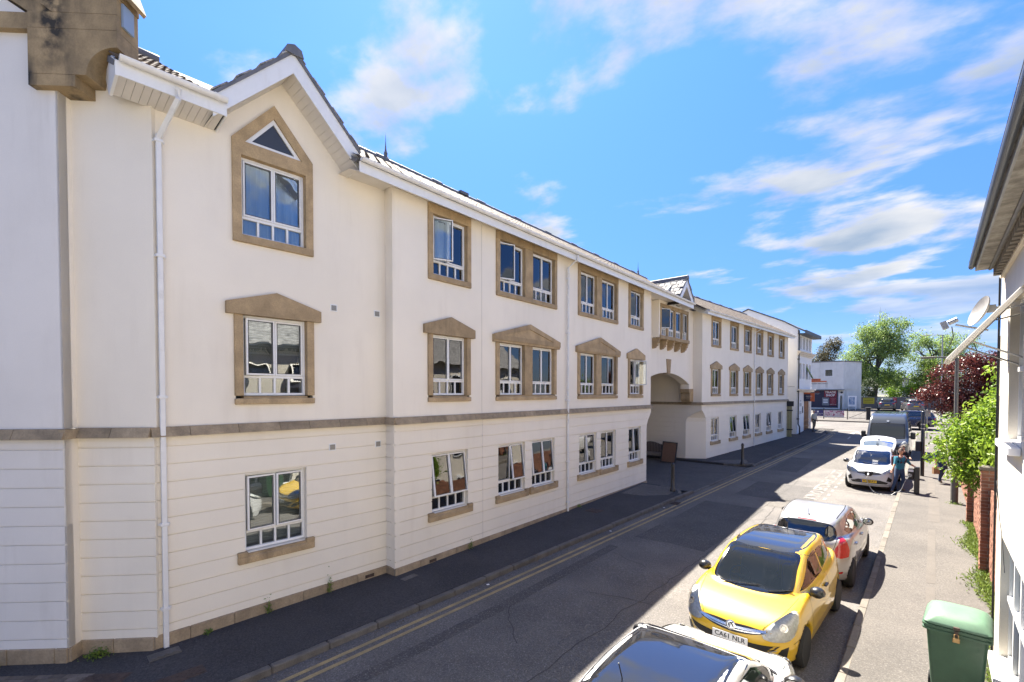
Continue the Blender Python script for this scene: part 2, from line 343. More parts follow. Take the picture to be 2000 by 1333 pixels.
# kerb stones
def kerb(name, f, y0, y1, side, m, gap=None):
    root = thing(name, None, None, (f(y0), y0, gz(y0))); root['kind'] = 'structure'
    s = MB(); s.box(0, .13, 0, .905, -.18, .115, bev=.018); me = s.mesh('kerb_stone', m, 30)
    s = MB(); s.box(0, .13, 0, .905, -.2, .03, bev=.01); me2 = s.mesh('kerb_stone', m, 30)
    y = y0; h = math.atan((f(1) - f(0)))
    while y < y1:
        low = gap and gap[0] < y + .4 < gap[1]
        x = f(y) + (-.13 if side < 0 else 0)
        tilt = math.atan((gz(y + .9) - gz(y)) / .9)
        M = Matrix.Translation((x + random.uniform(-.004, .004), y, gz(y) + random.uniform(-.004, .004))) @ Matrix.Rotation(-h, 4, 'Z') @ Matrix.Rotation(tilt, 4, 'X')
        inst('kerb_stone', me2 if low else me, root, M); y += .915
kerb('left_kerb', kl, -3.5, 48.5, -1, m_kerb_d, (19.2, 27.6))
kerb('right_kerb', kr, -3.5, 49.5, 1, m_kerb)
# curved kerbs at the corners
def kerbcurve(name, pts, m):
    s = MB()
    for (a, b), (c, d) in zip(pts, pts[1:]):
        l = math.hypot(c - a, d - b); nx, ny = -(d - b) / l * .065, (c - a) / l * .065
        s.add([(a + nx, b + ny, gz(b) - .1), (a - nx, b - ny, gz(b) - .1), (c - nx, d - ny, gz(d) - .1), (c + nx, d + ny, gz(d) - .1), (a + nx, b + ny, gz(b) + .114), (a - nx, b - ny, gz(b) + .114), (c - nx, d - ny, gz(d) + .114), (c + nx, d + ny, gz(d) + .114)], [(4, 5, 6, 7), (0, 1, 5, 4), (2, 3, 7, 6), (1, 2, 6, 5), (3, 0, 4, 7)])
    tag(s.obj(name, m), kind='structure')
kerbcurve('corner_kerb', arc(kl(50) - 2.9, 49.4, 2.84, 0, 90, 12) + [(-30, 52.3)], m_kerb_d)
kerbcurve('corner_kerb', [(60, 52.5), (kr(52) + 2.7, 52.6)] + arc(kr(50) + 2.75, 49.95, 2.7, 90, 180, 10), m_kerb)
kerbcurve('corner_kerb', arc(kl(19) - 1.45, 18.2, 1.24, 10, 90, 8), m_kerb_d)
kerbcurve('corner_kerb', arc(kl(28) - 1.45, 28.5, 1.24, -90, -8, 8), m_kerb_d)
kerbcurve('far_kerb', [(-80, 60.6), (80, 60.6)], m_kerb)
# painted lines
def line(f0, y0, y1, w, m, name, dz=.006, n=None):
    n = n or max(1, int((y1 - y0) / 3)); L_ = [(f0(y0 + (y1 - y0) * i / n) - w / 2, y0 + (y1 - y0) * i / n) for i in range(n + 1)]
    R_ = [(x + w, y) for x, y in reversed(L_)]
    return sheet(name, L_ + R_, dz, m)
for o in (.30, .50):
    line(lambda y: kl(y) + o, -6, 48.6, .085, m_yel, 'double_yellow_line')
    r = 2.9 - (o); 
    c = (kl(50) - 2.9, 49.2); A = arc(c[0], c[1], 2.9 + o - .045, 0, 80, 12); B = arc(c[0], c[1], 2.9 + o + .045, 80, 0, 12)
    sheet('double_yellow_line', A + B, .008, m_yel)
    c = (kr(50) + 2.75, 49.95); A = arc(c[0], c[1], 2.75 + o - .045, 180, 95, 12); B = arc(c[0], c[1], 2.75 + o + .045, 95, 180, 12)
    sheet('double_yellow_line', A + B, .008, m_yel)
    line(lambda y: kr(y) - o, 43.5, 49.8, .09, m_yel, 'double_yellow_line')
m_wht_w = mat('worn_white_paint', (.34, .315, .285), .85, .6, 5, .6, 50, col2=(.15, .137, .124))
y = 18.4
while y < 42:
    sheet('bay_dash', rect(-3.0, -2.9, y, y + .42), .006, m_wht_w); y += .95
sheet('bay_end_line', rect(-2.88, -1.2, 23.55, 23.62), .006, m_wht_w)
sheet('bay_end_line', rect(-2.88, -1.2, 29.6, 29.67), .006, m_wht_w)
for x0, x1, y0, y1 in ((-4.95, -4.85, 46.6, 48.2), (-4.95, -4.85, 50.2, 51.4), (-6.2, -5.0, 52.3, 52.42), (-4.6, -3.4, 52.3, 52.42), (-3.0, -1.8, 52.3, 52.42)):
    sheet('road_dash', rect(x0, x1, y0, y1), .006, m_wht)
gv = [(-5.3, 49.6), (-5.2, 49.6), (-4.75, 51.7), (-4.3, 49.6), (-4.2, 49.6), (-4.7, 52.0), (-4.8, 52.0)]
sheet('give_way_triangle', gv, .006, m_wht)
# bay lettering painted along the road
T = Matrix.Translation((-3.42, 25.2, gz(25.2) + .007)) @ Matrix.Rotation(math.atan(.0115), 4, 'X') @ Matrix.Rotation(rad(-90), 4, 'Z')
tag(text('bay_lettering', 'ELECTRIC VEHICLES ONLY', .66, m_wht_w, None, T, .0005, spacing=1.05, bold=.014), kind='structure')
# street ironwork in the pavement
def cover(name, label, x, y, w, l, rz, m, dz=PH, h=.012):
    t = thing(name, label, 'cover', (x, y, gz(y) + dz), rz)
    s = MB(); s.box(-w / 2, w / 2, -l / 2, l / 2, .001, h * .5); s.box(-w / 2 + .03, w / 2 - .03, -l / 2 + .03, l / 2 - .03, h * .5, h); s.obj('lid', m, t, t.matrix_basis.copy())
    s = MB()
    for i in range(int(w / .06)):
        for k in range(int(l / .06)):
            if (i + k) % 2: s.box(-w / 2 + .04 + i * .055, -w / 2 + .07 + i * .055, -l / 2 + .04 + k * .055, -l / 2 + .07 + k * .055, h, h + .004)
    tag(s.obj('tread_pattern', m, t, t.matrix_basis.copy()), kind='stuff')
cover('access_cover', 'brown rusty access cover set in dark pavement by the double yellow lines', -8.25, 1.9, .28, .62, rad(-2), m_iron)
cover('access_cover', 'larger rusty grating cover beside the block paving at the building corner', -8.95, 1.05, .55, .62, rad(-42), m_iron)
cover('drain_surround', 'grey concrete drain surround at the foot of the nearest downpipe', -9.16, 1.9, .24, .42, rad(-2), m_kerb_d, h=.03)
cover('access_cover', 'small grey stopcock cover in dark pavement beside the step in the wall', -8.72, 6.35, .16, .40, rad(5), m_kerb_d)
cover('access_cover', 'square grey cover in dark pavement near the middle downpipe', -8.6, 14.0, .5, .5, 0, m_iron)
gully = thing('road_gully', 'black slotted gully grate in the gutter beside the archway drive', 'drain', (kl(17.2) + .17, 17.2, gz(17.2)))
s = MB(); s.box(-.16, .16, -.25, .25, .001, .006); s.obj('frame', m_blackp, gully, gully.matrix_basis.copy())
for i in range(8): s = MB(); s.box(-.14, .14, -.22 + i * .057, -.19 + i * .057, .006, .012); s.obj('bar', m_iron, gully, gully.matrix_basis.copy())
# block paving at the building corner
pb = thing('block_paving', None, None, (-9.9, .6, gz(.6))); pb['kind'] = 'structure'
s = MB(); s.box(-.098, .098, -.048, .048, 0, .012, bev=.004); mpb = s.mesh('paving_block', mat('grey_paving_block', (.16, .13, .105), .9, .3, 8, .3, 60, island=.3), 30)
for i in range(11):
    for k in range(8):
        u, v = (i - 5.5) * .2 + (.1 if k % 2 else 0), -.1 + k * .1
        M = Matrix.Translation((-9.65, .55, gz(.6) + PH)) @ Matrix.Rotation(rad(45), 4, 'Z') @ Matrix.Translation((u, -v, 0))
        if M.translation.x < -9.15 and M.translation.y < 1.1: inst('paving_block', mpb, pb, M)
# litter in the gutter
for y, w in ((7.4, 'level with the nearest open bottom window'), (12.6, 'level with the middle downpipe'), (16.3, 'just before the slotted gully grate')):
    x = kl(y) + .12; s = MB(); s.box(-.03, .03, -.02, .02, .002, .012)
    tag(s.obj('litter_scrap', m_upvc, None, Matrix.Translation((x, y, gz(y))) @ Matrix.Rotation(y, 4, 'Z')), 'white scrap of litter in the left gutter ' + w, 'litter', 'scraps of litter in the gutter')
lf = MB()
for i in range(700):
    y = random.uniform(2, 30); x = (kl(y) + abs(random.gauss(0, .1))) if random.random() < .75 else (kr(y) - abs(random.gauss(0, .15)))
    a = random.uniform(0, 6.3); q = random.uniform(.008, .025); z = gz(y) + .008
    lf.quad((x + q * math.cos(a), y + q * math.sin(a), z), (x - q * .6 * math.sin(a), y + q * .6 * math.cos(a), z + .006), (x - q * math.cos(a), y - q * math.sin(a), z), (x + q * .6 * math.sin(a), y - q * .6 * math.cos(a), z + .002))
tag(lf.obj('gutter_debris', mat('dry_debris', (.14, .10, .06), .9, island=.5)), 'dry leaf litter and grit along both gutters', 'debris', kind='stuff')
# ------------------------------------------------------------------ the long cream building on the left
FB1 = Frame((-9.47, 1.83), 1.33); FB2 = Frame((-9.03, 6.18), -2.3); FAW = Frame((-10.47, 20.5), .4); FB3 = Frame((-9.79, 29.34), 3.13)
FA1 = Frame((-10.22, 1.02), 43.53); FA0 = Frame((-10.77, .14), 45.16)
BLD = thing('apartment_building', 'long cream rendered three storey building with buff stone window surrounds along the left pavement', 'building', (-9.6, 14, gz(14)))
ZS0, ZS1, ZT = 3.62, 3.78, 8.95
GROOVES = [3.46 - .297 * i for i in range(11)]
def ground_wall(fr, u0, u1, ops=(), zlo=.33, zhi=ZS0, name='rusticated_wall', thick=.35, m=None):
    us = {u0, u1}; zs = {zlo, zhi}
    for a, b, c, d in ops: us |= {a, b}; zs |= {c, d}
    for g in GROOVES: zs |= {g - .0105, g + .0105}
    us = sorted(us); zs = sorted(z for z in zs if zlo <= z <= zhi)
    def dep(u, z):
        for a, b, c, d in ops:
            if a < u < b and c < z < d: return None
        return .024 if any(abs(z - g) < .0106 for g in GROOVES) else 0.
    D = [[dep((us[i] + us[i + 1]) / 2, (zs[k] + zs[k + 1]) / 2) for k in range(len(zs) - 1)] for i in range(len(us) - 1)]
    s = MB()
    for i in range(len(us) - 1):
        for k in range(len(zs) - 1):
            d = D[i][k]
            if d is None: continue
            a, b, c, e = us[i], us[i + 1], zs[k], zs[k + 1]
            s.quad((a, d, c), (b, d, c), (b, d, e), (a, d, e))
            for di, dk, p, q in ((-1, 0, (a, c), (a, e)), (1, 0, (b, c), (b, e)), (0, -1, (a, c), (b, c)), (0, 1, (a, e), (b, e))):
                ii, kk = i + di, k + dk
                n = D[ii][kk] if 0 <= ii < len(D) and 0 <= kk < len(D[0]) else .12
                n = .16 if n is None else n
                if n > d + 1e-6: s.quad((p[0], d, p[1]), (q[0], d, q[1]), (q[0], n, q[1]), (p[0], n, p[1]))
    return s.obj(name, m or m_render, BLD, fr.M)
def upper_wall(fr, poly, holes=(), y=.03, name='upper_wall', thick=.15, m=None):
    s = MB(); s.prism(poly, y, y + thick, holes=[list(h) for h in holes]); return s.obj(name, m or m_render, BLD, fr.M)
def rc(a, b, c, d): return [(a, c), (b, c), (b, d), (a, d)]
# --- windows
_cache = {}
def meshof(key, fn):
    if key not in _cache: _cache[key] = fn()
    return _cache[key]
def bars(w, h, t, d, y0=0):
    s = MB(); s.box(0, t, y0, y0 + d, 0, h, bev=.006); s.box(w - t, w, y0, y0 + d, 0, h, bev=.006)
    s.box(t, w - t, y0, y0 + d, 0, t, bev=.006); s.box(t, w - t, y0, y0 + d, h - t, h, bev=.006); return s
def curtain_mesh(w, h, style):
    s = MB(); n = 28
    if style == 3:
        for k in range(int(h / .05)): s.box(0, w, .0, .02, h - .05 * k - .042, h - .05 * k)
        return s.mesh('curtain', m_curt[3])
    xs = [w * i / n for i in range(n + 1)]
    pts = [(x, .03 * math.sin(x * 38 + .7 * math.sin(x * 9))) for x in xs]
    for (a, b), (c, d) in zip(pts, pts[1:]): s.quad((a, b, 0), (c, d, 0), (c, d * 1.3, h), (a, b * 1.3, h))
    return s.mesh('curtain', m_curt[style % 3], 180)
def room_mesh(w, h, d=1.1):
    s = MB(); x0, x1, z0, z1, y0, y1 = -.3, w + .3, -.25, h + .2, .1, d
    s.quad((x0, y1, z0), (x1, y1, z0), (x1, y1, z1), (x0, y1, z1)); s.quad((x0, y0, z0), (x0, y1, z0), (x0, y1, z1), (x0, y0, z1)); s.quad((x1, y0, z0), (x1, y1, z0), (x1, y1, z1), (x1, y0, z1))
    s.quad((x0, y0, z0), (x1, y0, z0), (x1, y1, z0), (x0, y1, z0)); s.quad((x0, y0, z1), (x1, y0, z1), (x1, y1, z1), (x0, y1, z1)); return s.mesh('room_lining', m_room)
WN = 0
def window(fr, u0, u1, z0, z1, y=.10, parent=None, op=(None, None), nl=4, curt=None, lights=2, room=True, trans=.24):
    """casement window: two lights over a row of small panes; op: per light None, ('top',deg), ('left',deg), ('right',deg)"""
    global WN; WN += 1; parent = parent or BLD
    w, h = round(u1 - u0, 3), round(z1 - z0, 3); t = .05; tz = round(h * trans, 3)
    def fr_mesh():
        s = bars(w, h, t, .07); s.box(t, w - t, .005, .07, tz - .025, tz + .025, bev=.005)
        for k in range(1, lights): s.box(w * k / lights - .025, w * k / lights + .025, .004, .07, tz + .025, h - t, bev=.005)
        for k in range(1, nl): s.box(t + (w - 2 * t) * k / nl - .02, t + (w - 2 * t) * k / nl + .02, .008, .065, t, tz - .025, bev=.004)
        s.box(w * .22, w * .78, -.012, 0, h - t + .008, h - t + .03)
        return s.mesh('window', m_upvc)
    win = inst('window', meshof(('f', w, h, nl, lights), fr_mesh), parent, fr.at(u0, y, z0))
    lw = round((w - 2 * t) / lights - .01, 3); lh = round(h - t - tz - .03, 3)
    for k in range(lights):
        a = u0 + t + (w - 2 * t) * k / lights + .005
        M = fr.at(a, y - .012, z0 + tz + .027); o = op[k] if k < len(op) else None
        if o:
            if o[0] == 'top': M = M @ Matrix.Translation((0, 0, lh)) @ Matrix.Rotation(rad(-o[1]), 4, 'X') @ Matrix.Translation((0, -.012, -lh))
            elif o[0] == 'left': M = M @ Matrix.Translation((0, -.02, 0)) @ Matrix.Rotation(rad(-o[1]), 4, 'Z')
            else: M = M @ Matrix.Translation((lw, -.02, 0)) @ Matrix.Rotation(rad(o[1]), 4, 'Z') @ Matrix.Translation((-lw, 0, 0))
        inst('sash', meshof(('s', lw, lh), lambda: bars(lw, lh, .042, .05).mesh('sash', m_upvc)), win, M)
        def pane():
            s = MB(); s.box(.04, lw - .04, .02, .026, .04, lh - .04); s.mi = 1
            for q in ((.034, .046, .034, lh - .034), (lw - .046, lw - .034, .034, lh - .034)): s.box(q[0], q[1], -.002, .004, q[2], q[3])
            s.box(.046, lw - .046, -.002, .004, .034, .044); s.box(.046, lw - .046, -.002, .004, lh - .044, lh - .034); return s.mesh('pane', [m_glass, m_blackp])
        inst('pane', meshof(('p', lw, lh), pane), win, M)
    pw = round((w - 2 * t) / nl - .04, 3); ph = round(tz - .025 - t, 3)
    for k in range(nl):
        def spane():
            s = MB(); s.box(0, pw, 0, .006, 0, ph); return s.mesh('pane', m_glass)
        inst('pane', meshof(('q', pw, ph), spane), win, fr.at(u0 + t + (w - 2 * t) * k / nl + .02, y + .04, z0 + t))
    c = (WN * 7 + 3) % 11 if curt is None else curt
    rnd = random.Random(WN)
    if c == 99: pass
    elif c in (0, 1, 2, 5): inst('curtain', meshof(('c', round(w * .92, 2), h, c % 3), lambda: curtain_mesh(w * .92, h - .1, c % 3)), win, fr.at(u0 + .05, y + .13, z0 + .05))
    elif c in (3, 4): inst('curtain', meshof(('c', round(w * .45, 2), h, c % 3), lambda: curtain_mesh(w * .45, h - .1, c % 3)), win, fr.at(u0 + .05 + (w * .45 if c == 4 else 0), y + .13, z0 + .05))
    elif c in (6, 7): inst('blind', meshof(('c', round(w * .94, 2), h, 3), lambda: curtain_mesh(w * .94, h * (.5 if c == 7 else .96), 3)), win, fr.at(u0 + .03, y + .14, z0 + (h * .5 if c == 7 else .03)))
    else:
        q = .28
        inst('curtain', meshof(('c', round(w * q, 2), h, 0), lambda: curtain_mesh(w * q, h - .1, 0)), win, fr.at(u0 + .04, y + .2, z0 + .05)); inst('curtain', meshof(('c', round(w * q, 2), h, 0), None), win, fr.at(u1 - .04 - w * q, y + .2, z0 + .05))
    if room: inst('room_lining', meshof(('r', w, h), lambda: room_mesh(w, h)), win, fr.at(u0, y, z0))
    return win
# --- stone surrounds
def surround_top(fr, u0, u1, mull=None, z0=7.10, z1=8.93):
    """outer extents; openings inside; returns the list of openings"""
    s = MB(); P = -.02; D = .17; j = .145
    zo, zt = z0 + .14, z1 - .23
    s.box(u0, u0 + j, P, D, zo, zt, bev=.008); s.box(u1 - j, u1, P, D, zo, zt, bev=.008)
    s.box(u0, u1, P - .004, D, zt, z1, bev=.008); s.box(u0, u1, P - .012, D, z0, zo, bev=.012)
    ops = [(u0 + j, u1 - j)]
    if mull: s.box(mull[0], mull[1], P, D, zo, zt, bev=.008); ops = [(u0 + j, mull[0]), (mull[1], u1 - j)]
    s.obj('stone_surround', m_stone, BLD, fr.M)
    return [(a, b, zo, zt) for a, b in ops]
def surround_mid(fr, u0, u1, mull=None, apex=6.25, tymp=False, z0=4.12, z1=5.78, ov=.135):
    s = MB(); P = -.02; D = .17; j = .145; zo = z0 + .16
    s.box(u0, u0 + j, P, D, zo, z1, bev=.008); s.box(u1 - j, u1, P, D, zo, z1, bev=.008); s.box(u0, u1, P - .012, D, z0, zo - .05, bev=.01)
    s.box(u0 + j, u1 - j, -.0, D, zo - .05, zo - .012)
    ops = [(u0 + j, u1 - j)]
    if mull: s.box(mull[0], mull[1], P, D, zo - .01, z1, bev=.008); ops = [(u0 + j, mull[0]), (mull[1], u1 - j)]
    c = (u0 + u1) / 2; a, b = u0 - ov, u1 + ov
    s.prism([(a, z1), (b, z1), (b, z1 + .215), (c, apex), (a, z1 + .215)], P - .035, D)
    if tymp:
        for q, r in ((a, c), (b, c)):
            sg = 1 if q == a else -1
            s.prism([(q, z1 + .06), (q, z1 + .225), (c, apex + .01), (c, apex - .15), (q + sg * .42, z1 + .205), (q + sg * .42, z1 + .06)] if sg > 0 else [(q, z1 + .06), (q + sg * .42, z1 + .06), (q + sg * .42, z1 + .205), (c, apex - .15), (c, apex + .01), (q, z1 + .225)], P - .06, P - .034)
        s.box(a + .42, b - .42, P - .06, P - .034, z1 + .06, z1 + .2)
    s.obj('stone_surround', m_stone, BLD, fr.M)
    return [(p, q, zo, z1) for p, q in ops]
def sill_low(fr, a, b, z=1.38):
    s = MB(); s.box(a - .135, b + .135, -.07, .1, z - .19, z - .06, bev=.012); s.box(a + .0, b - .0, -.045, .16, z - .06, z - .012)
    s.box(a - .135, a + .03, -.07, .02, z - .06, z + .03, bev=.008); s.box(b - .03, b + .135, -.07, .02, z - .06, z + .03, bev=.008)
    s.obj('stone_sill', m_stone, BLD, fr.M)
def stones(fr, u0, u1, z0, z1, y0, y1, step, name, m, prof=0, seedv=0):
    rnd = random.Random(seedv + int(u0 * 10)); u = u0
    while u < u1 - .02:
        e = min(u1, u + step * rnd.uniform(.75, 1.2))
        if u1 - e < .15: e = u1
        s = MB()
        if prof: s.prism([(0, 0), (e - u - .008, 0), (e - u - .008, z1 - z0), (0, z1 - z0)], y0, y1); s.v = [(x, y + (.07 if zz > (z1 - z0) * .9 else 0) if y < .0 else y, zz) for x, y, zz in s.v]
        else: s.box(0, e - u - .008, y0 + rnd.uniform(-.004, .004), y1, 0, z1 - z0, bev=.008)
        s.obj(name, m, BLD, fr.at(u, 0, z0)); u = e
def plinth(fr, u0, u1, seedv=0):
    lo = min(gz(fr.w(u0).y), gz(fr.w(u1).y))
    stones(fr, u0, u1, lo - .1, .345, -.035, .12, .62, 'plinth_stone', m_plinth, 0, seedv)
    s = MB(); s.box(u0, u1, -.015, .1, lo - .12, .333); s.obj('plinth_mortar', m_mortar, BLD, fr.M)
def string(fr, u0, u1, seedv=0, ext=0): stones(fr, u0, u1, ZS0 + .001, ZS1, -.10, .12, .66, 'string_course_stone', m_string, 1, seedv)
TOPOP = dict()
# ---------------- block one (next to the corner)
L1w = 4.42
gap_low = (1.38, 2.52, 1.38, 2.84)
ground_wall(FB1, 0, L1w, [gap_low]); window(FB1, 1.38, 2.52, 1.39, 2.84, .10, curt=6, op=(('right', 4), ('right', 4))); sill_low(FB1, 1.38, 2.52)
a = surround_mid(FB1, 1.24, 2.70, z0=4.13)[0]
window(FB1, *a, y=.1, curt=7, op=(('right', 5), None))
# pentagon surround of the gable window
pent = [(1.24, 7.10), (2.70, 7.10), (2.70, 8.96), (1.97, 9.80), (1.24, 8.96)]
win_h = rc(1.385, 2.555, 7.24, 8.68); tri_h = [(1.45, 8.93), (2.49, 8.93), (1.97, 9.55)]
s = MB(); s.prism(pent, -.02, .17, holes=[win_h, tri_h]); s.obj('stone_surround', m_stone, BLD, FB1.M)
s = MB(); s.box(1.24, 2.70, -.035, -.019, 7.10, 7.235, bev=.005); s.obj('stone_sill', m_stone, BLD, FB1.M)
window(FB1, 1.385, 2.555, 7.24, 8.68, curt=0, lights=2)
tw = MB(); tw.prism(tri_h, .02, .09, holes=[[(1.58, 8.99), (2.36, 8.99), (1.97, 9.455)]]); w_ = tw.obj('triangular_window', m_upvc, BLD, FB1.M)
tw = MB(); tw.prism([(1.57, 8.985), (2.37, 8.985), (1.97, 9.465)], .05, .058); tw.obj('pane', mat('opaque_grey_panel', (.05, .055, .065), .25), w_, FB1.M)
upper_wall(FB1, [(-.01, ZS1), (L1w, ZS1), (L1w, 9.0), (3.46, 9.0), (2.12, 10.46), (.78, 9.0), (-.01, 9.0)], [rc(1.26, 2.68, 4.15, 5.79), [(1.26, 7.12), (2.68, 7.12), (2.68, 8.95), (1.97, 9.77), (1.26, 8.95)]])
string(FB1, .0, L1w - .1, 1); plinth(FB1, .0, L1w, 1)
# step between block one and two, facing the near end
p1 = FB1.w(L1w - .05); p2 = FB2.w(0)
FS = Frame((FB2.w(0).x - .46, FB2.w(0).y), 87.7)
ground_wall(FS, 0, .46, zlo=.33); upper_wall(FS, rc(0, .43, ZS1, 9.0)); string(FS, 0, .52, 7); plinth(FS, -.05, .43, 8)
# ---------------- block two
B2E = 13.86
lows = [(1.11, 2.36), (3.59, 4.84), (5.19, 6.44), (8.01, 9.26), (9.60, 10.85), (12.03, 13.24)]
ground_wall(FB2, 0, B2E, [(a, b, 1.38, 2.85) for a, b in lows])
lop = [(('top', 7.5), ('top', 7.5)), (None, ('top', 7)), (('top', 6), ('top', 6)), (None, ('top', 3.5)), (None, None), (None, ('top', 3))]
for (a, b), o, c in zip(lows, lop, (6, 7, 3, 4, 99, 5)): window(FB2, a, b, 1.39, 2.85, op=o, curt=c); sill_low(FB2, a, b)
def bays(fr, singles, doubles, topop={}, midop={}):
    holes = []
    for k, (a, b, mu) in enumerate(singles + doubles):
        for i, q in enumerate(surround_top(fr, a, b, mu)): window(fr, *q, op=topop.get((k, i), (None, None)), curt=[0, 2, 1, 0, 2, 5][(k * 2 + i) % 6])
        holes.append(rc(a + .02, b - .02, 7.12, 8.91))
        for i, q in enumerate(surround_mid(fr, a - .02, b - .02, mu and (mu[0] - .02, mu[1] - .02), 6.42 if mu else 6.25, bool(mu))): window(fr, *q, op=midop.get((k, i), (None, None)), curt=[8, 0, 8, 2, 9, 3][(k + i) % 6])
        holes.append(rc(a, b - .04, 4.14, 5.79))
    return holes
holes = bays(FB2, [(1.03, 2.49, None), (11.99, 13.46, None)], [(3.52, 6.56, (4.83, 5.22)), (7.93, 10.98, (9.23, 9.62))], {(0, 0): (('left', 24), None), (2, 0): (('left', 20), None), (1, 0): (('left', 8), None)}, {(1, 0): (None, ('left', 55)), (3, 1): (('left', 6), None)})
upper_wall(FB2, rc(0, 14.36, ZS1, 9.0), holes)
# flared end of the ground floor at the archway
s = MB(); prof = [(13.86, .33), (13.86, 2.75), (13.92, 2.95), (14.06, 3.15), (14.24, 3.32), (14.34, 3.45), (14.36, 3.62)]
s.prism(prof + [(13.5, 3.62), (13.5, .33)], .02, .9); s.obj('archway_jamb', m_render, BLD, FB2.M)
s = MB(); s.prism([(13.86, 2.75)] + prof[2:] + [(13.86, 3.62)], 0, .05); s.obj('flared_wall_end', m_render, BLD, FB2.M)
string(FB2, .0, 14.42, 2); plinth(FB2, .0, B2E + .03, 2)
# movement joint
s = MB(); s.box(2.93, 2.942, -.004, .04, .36, ZS0 - .01); s.box(2.93, 2.942, .024, .06, ZS1 + .02, 8.9); s.obj('movement_joint', mat('sealant', (.62, .57, .5), .7), BLD, FB2.M)
# end wall of block two facing the archway
FE = Frame((FB2.w(13.9, .03).x, FB2.w(13.9, .03).y), -92.3)
FE2 = Frame((FB2.w(14.36, .03).x, FB2.w(14.36, .03).y), -92.3)
ground_wall(FE, 0, 6); upper_wall(FE2, rc(0, 6, ZS1, 9.0))
# ---------------- archway wall, recessed
def arcpts(c, z0, hw, rise, n=16):
    R = (hw * hw + rise * rise) / (2 * rise); zc = z0 + rise - R; a0 = math.asin(hw / R)
    return [(c + R * math.sin(-a0 + 2 * a0 * i / n), zc + R * math.cos(-a0 + 2 * a0 * i / n)) for i in range(n + 1)]
AC = 3.75; A_ = arcpts(AC, 4.82, 2.98, .58)
poly = [(-.3, 9.1), (-.3, 4.55), (AC - 2.98, 4.55)] + A_ + [(AC + 2.98, 4.55), (7.36, 4.55), (7.36, 9.1)]
upper_wall(FAW, poly, [rc(1.9, 5.6, 7.2, 8.85)], y=0, thick=.5, name='arch_wall')
s = MB(); ZK = [(AC - .16 + .25 - .25, 5.36), (AC + .16, 5.36), (AC + .27, 6.12), (AC - .27, 6.12)]
s.prism([(u + .1, z) for u, z in ZK], -.05, .2); s.obj('keystone', m_stone, BLD, FAW.M)
for c, sg in ((6.74, 1), (.55, -1)):   # console brackets carrying the arch
    s = MB(); q = lambda x: c + sg * x
    s.prism([(q(.62), 3.80), (q(.12), 3.80), (q(.02), 3.95), (q(.0), 4.18), (q(.03), 4.30), (q(-.06), 4.36), (q(-.06), 4.55), (q(.62), 4.55)], -.03, .5)
    s.obj('console_bracket', m_stone, BLD, FAW.M)
# archway: passage walls, ceiling
C3 = FB3.w(-1.59); 
FR3 = Frame((C3.x - .6, C3.y + .03), 93.13)       # return wall of block three, facing the near end
upper_wall(FR3, rc(0, .6, ZS1, 9.1), y=0)
string(FR3, -6.0, .64, 11)
FP = Frame((FR3.w(-7.4).x, FR3.w(-7.4).y), 93.13)
ground_wall(FP, 0, 7.05, zlo=.42)
upper_wall(FP, rc(0, 7.4, ZS1, 6.2), y=.02)
plinth(FP, 0, 7.0, 5)
s = MB(); s.box(-1, 8, .5, 8, 5.5, 5.6); s.obj('archway_ceiling', m_render, BLD, FAW.M)
s = MB(); s.box(-12, 8, 7.9, 8, 0, 6); s.obj('courtyard_wall', m_cream2, BLD, FAW.M)
# chamfered corner of block three with a flared top
ca = FP.w(7.05); cb = FB3.w(-.95)
s = MB()
lev = [(.33, 1), (2.62, 1), (2.85, .9), (3.05, .62), (3.25, .2), (3.33, 0)]
cc = FB3.w(-1.59, .0)
ring = []
for z, t in lev:
    A = cc.lerp(Vector((ca.x, ca.y, 0)), t); B = cc.lerp(Vector((cb.x, cb.y, 0)), t); ring.append(((A.x, A.y, z), (B.x, B.y, z)))
for (a, b), (c, d) in zip(ring, ring[1:]): s.quad(a, b, d, c)
s.obj('chamfered_corner', m_render, BLD)
for side, far in ((0, ca), (1, cb)):
    s = MB(); pts = [(far.x, far.y, 3.62), (cc.x, cc.y, 3.62), (cc.x, cc.y, 3.33)] + [r[side] for r in reversed(ring[:-1])][:-1]
    s.add(pts, [(0, i, i + 1) for i in range(1, len(pts) - 1)]); s.obj('flared_wall_end', m_render, BLD)
FC = Frame((ca.x, ca.y), math.degrees(math.atan2(cb.x - ca.x, cb.y - ca.y)))
plinth(FC, 0, (cb - ca).length, 6)
# ---------------- oriel over the arch
ORI = MB(); OY = -.38
ORI.box(1.85, 1.99, OY, 0, 7.10, 8.95); ORI.box(5.57, 5.71, OY, 0, 7.10, 8.95); ORI.box(1.85, 5.71, -.02, .02, 8.86, 8.95)
ORI.prism([(1.99, 8.80), (5.57, 8.80), (5.57, 9.0), (3.78, 10.2), (1.99, 9.0)], OY + .03, OY + .2); ORI.obj('oriel_wall', m_render, BLD, FAW.M)
s = MB()
xs = [1.99, 2.86, 3.78, 4.68, 5.57]
for x in xs: s.box(x - .07 if x not in (1.99, 5.57) else (x if x == 1.99 else x - .12), x + .07 if x not in (1.99, 5.57) else (x + .12 if x == 1.99 else x), OY - .03, OY + .16, 7.22, 8.62, bev=.008)
s.box(1.99, 5.57, OY - .035, OY + .16, 8.62, 8.8, bev=.008); s.box(1.93, 5.63, OY - .07, OY + .2, 7.04, 7.22, bev=.015)
s.obj('stone_surround', m_stone, BLD, FAW.M)
s = MB(); s.prism([(2.9, 8.84), (4.66, 8.84), (3.78, 9.62)], OY - .02, OY + .04, holes=[[(3.08, 8.9), (3.72, 8.9), (3.72, 9.46)], [(3.84, 8.9), (4.48, 8.9), (3.84, 9.46)]]); w_ = s.obj('triangular_window', m_upvc, BLD, FAW.M)
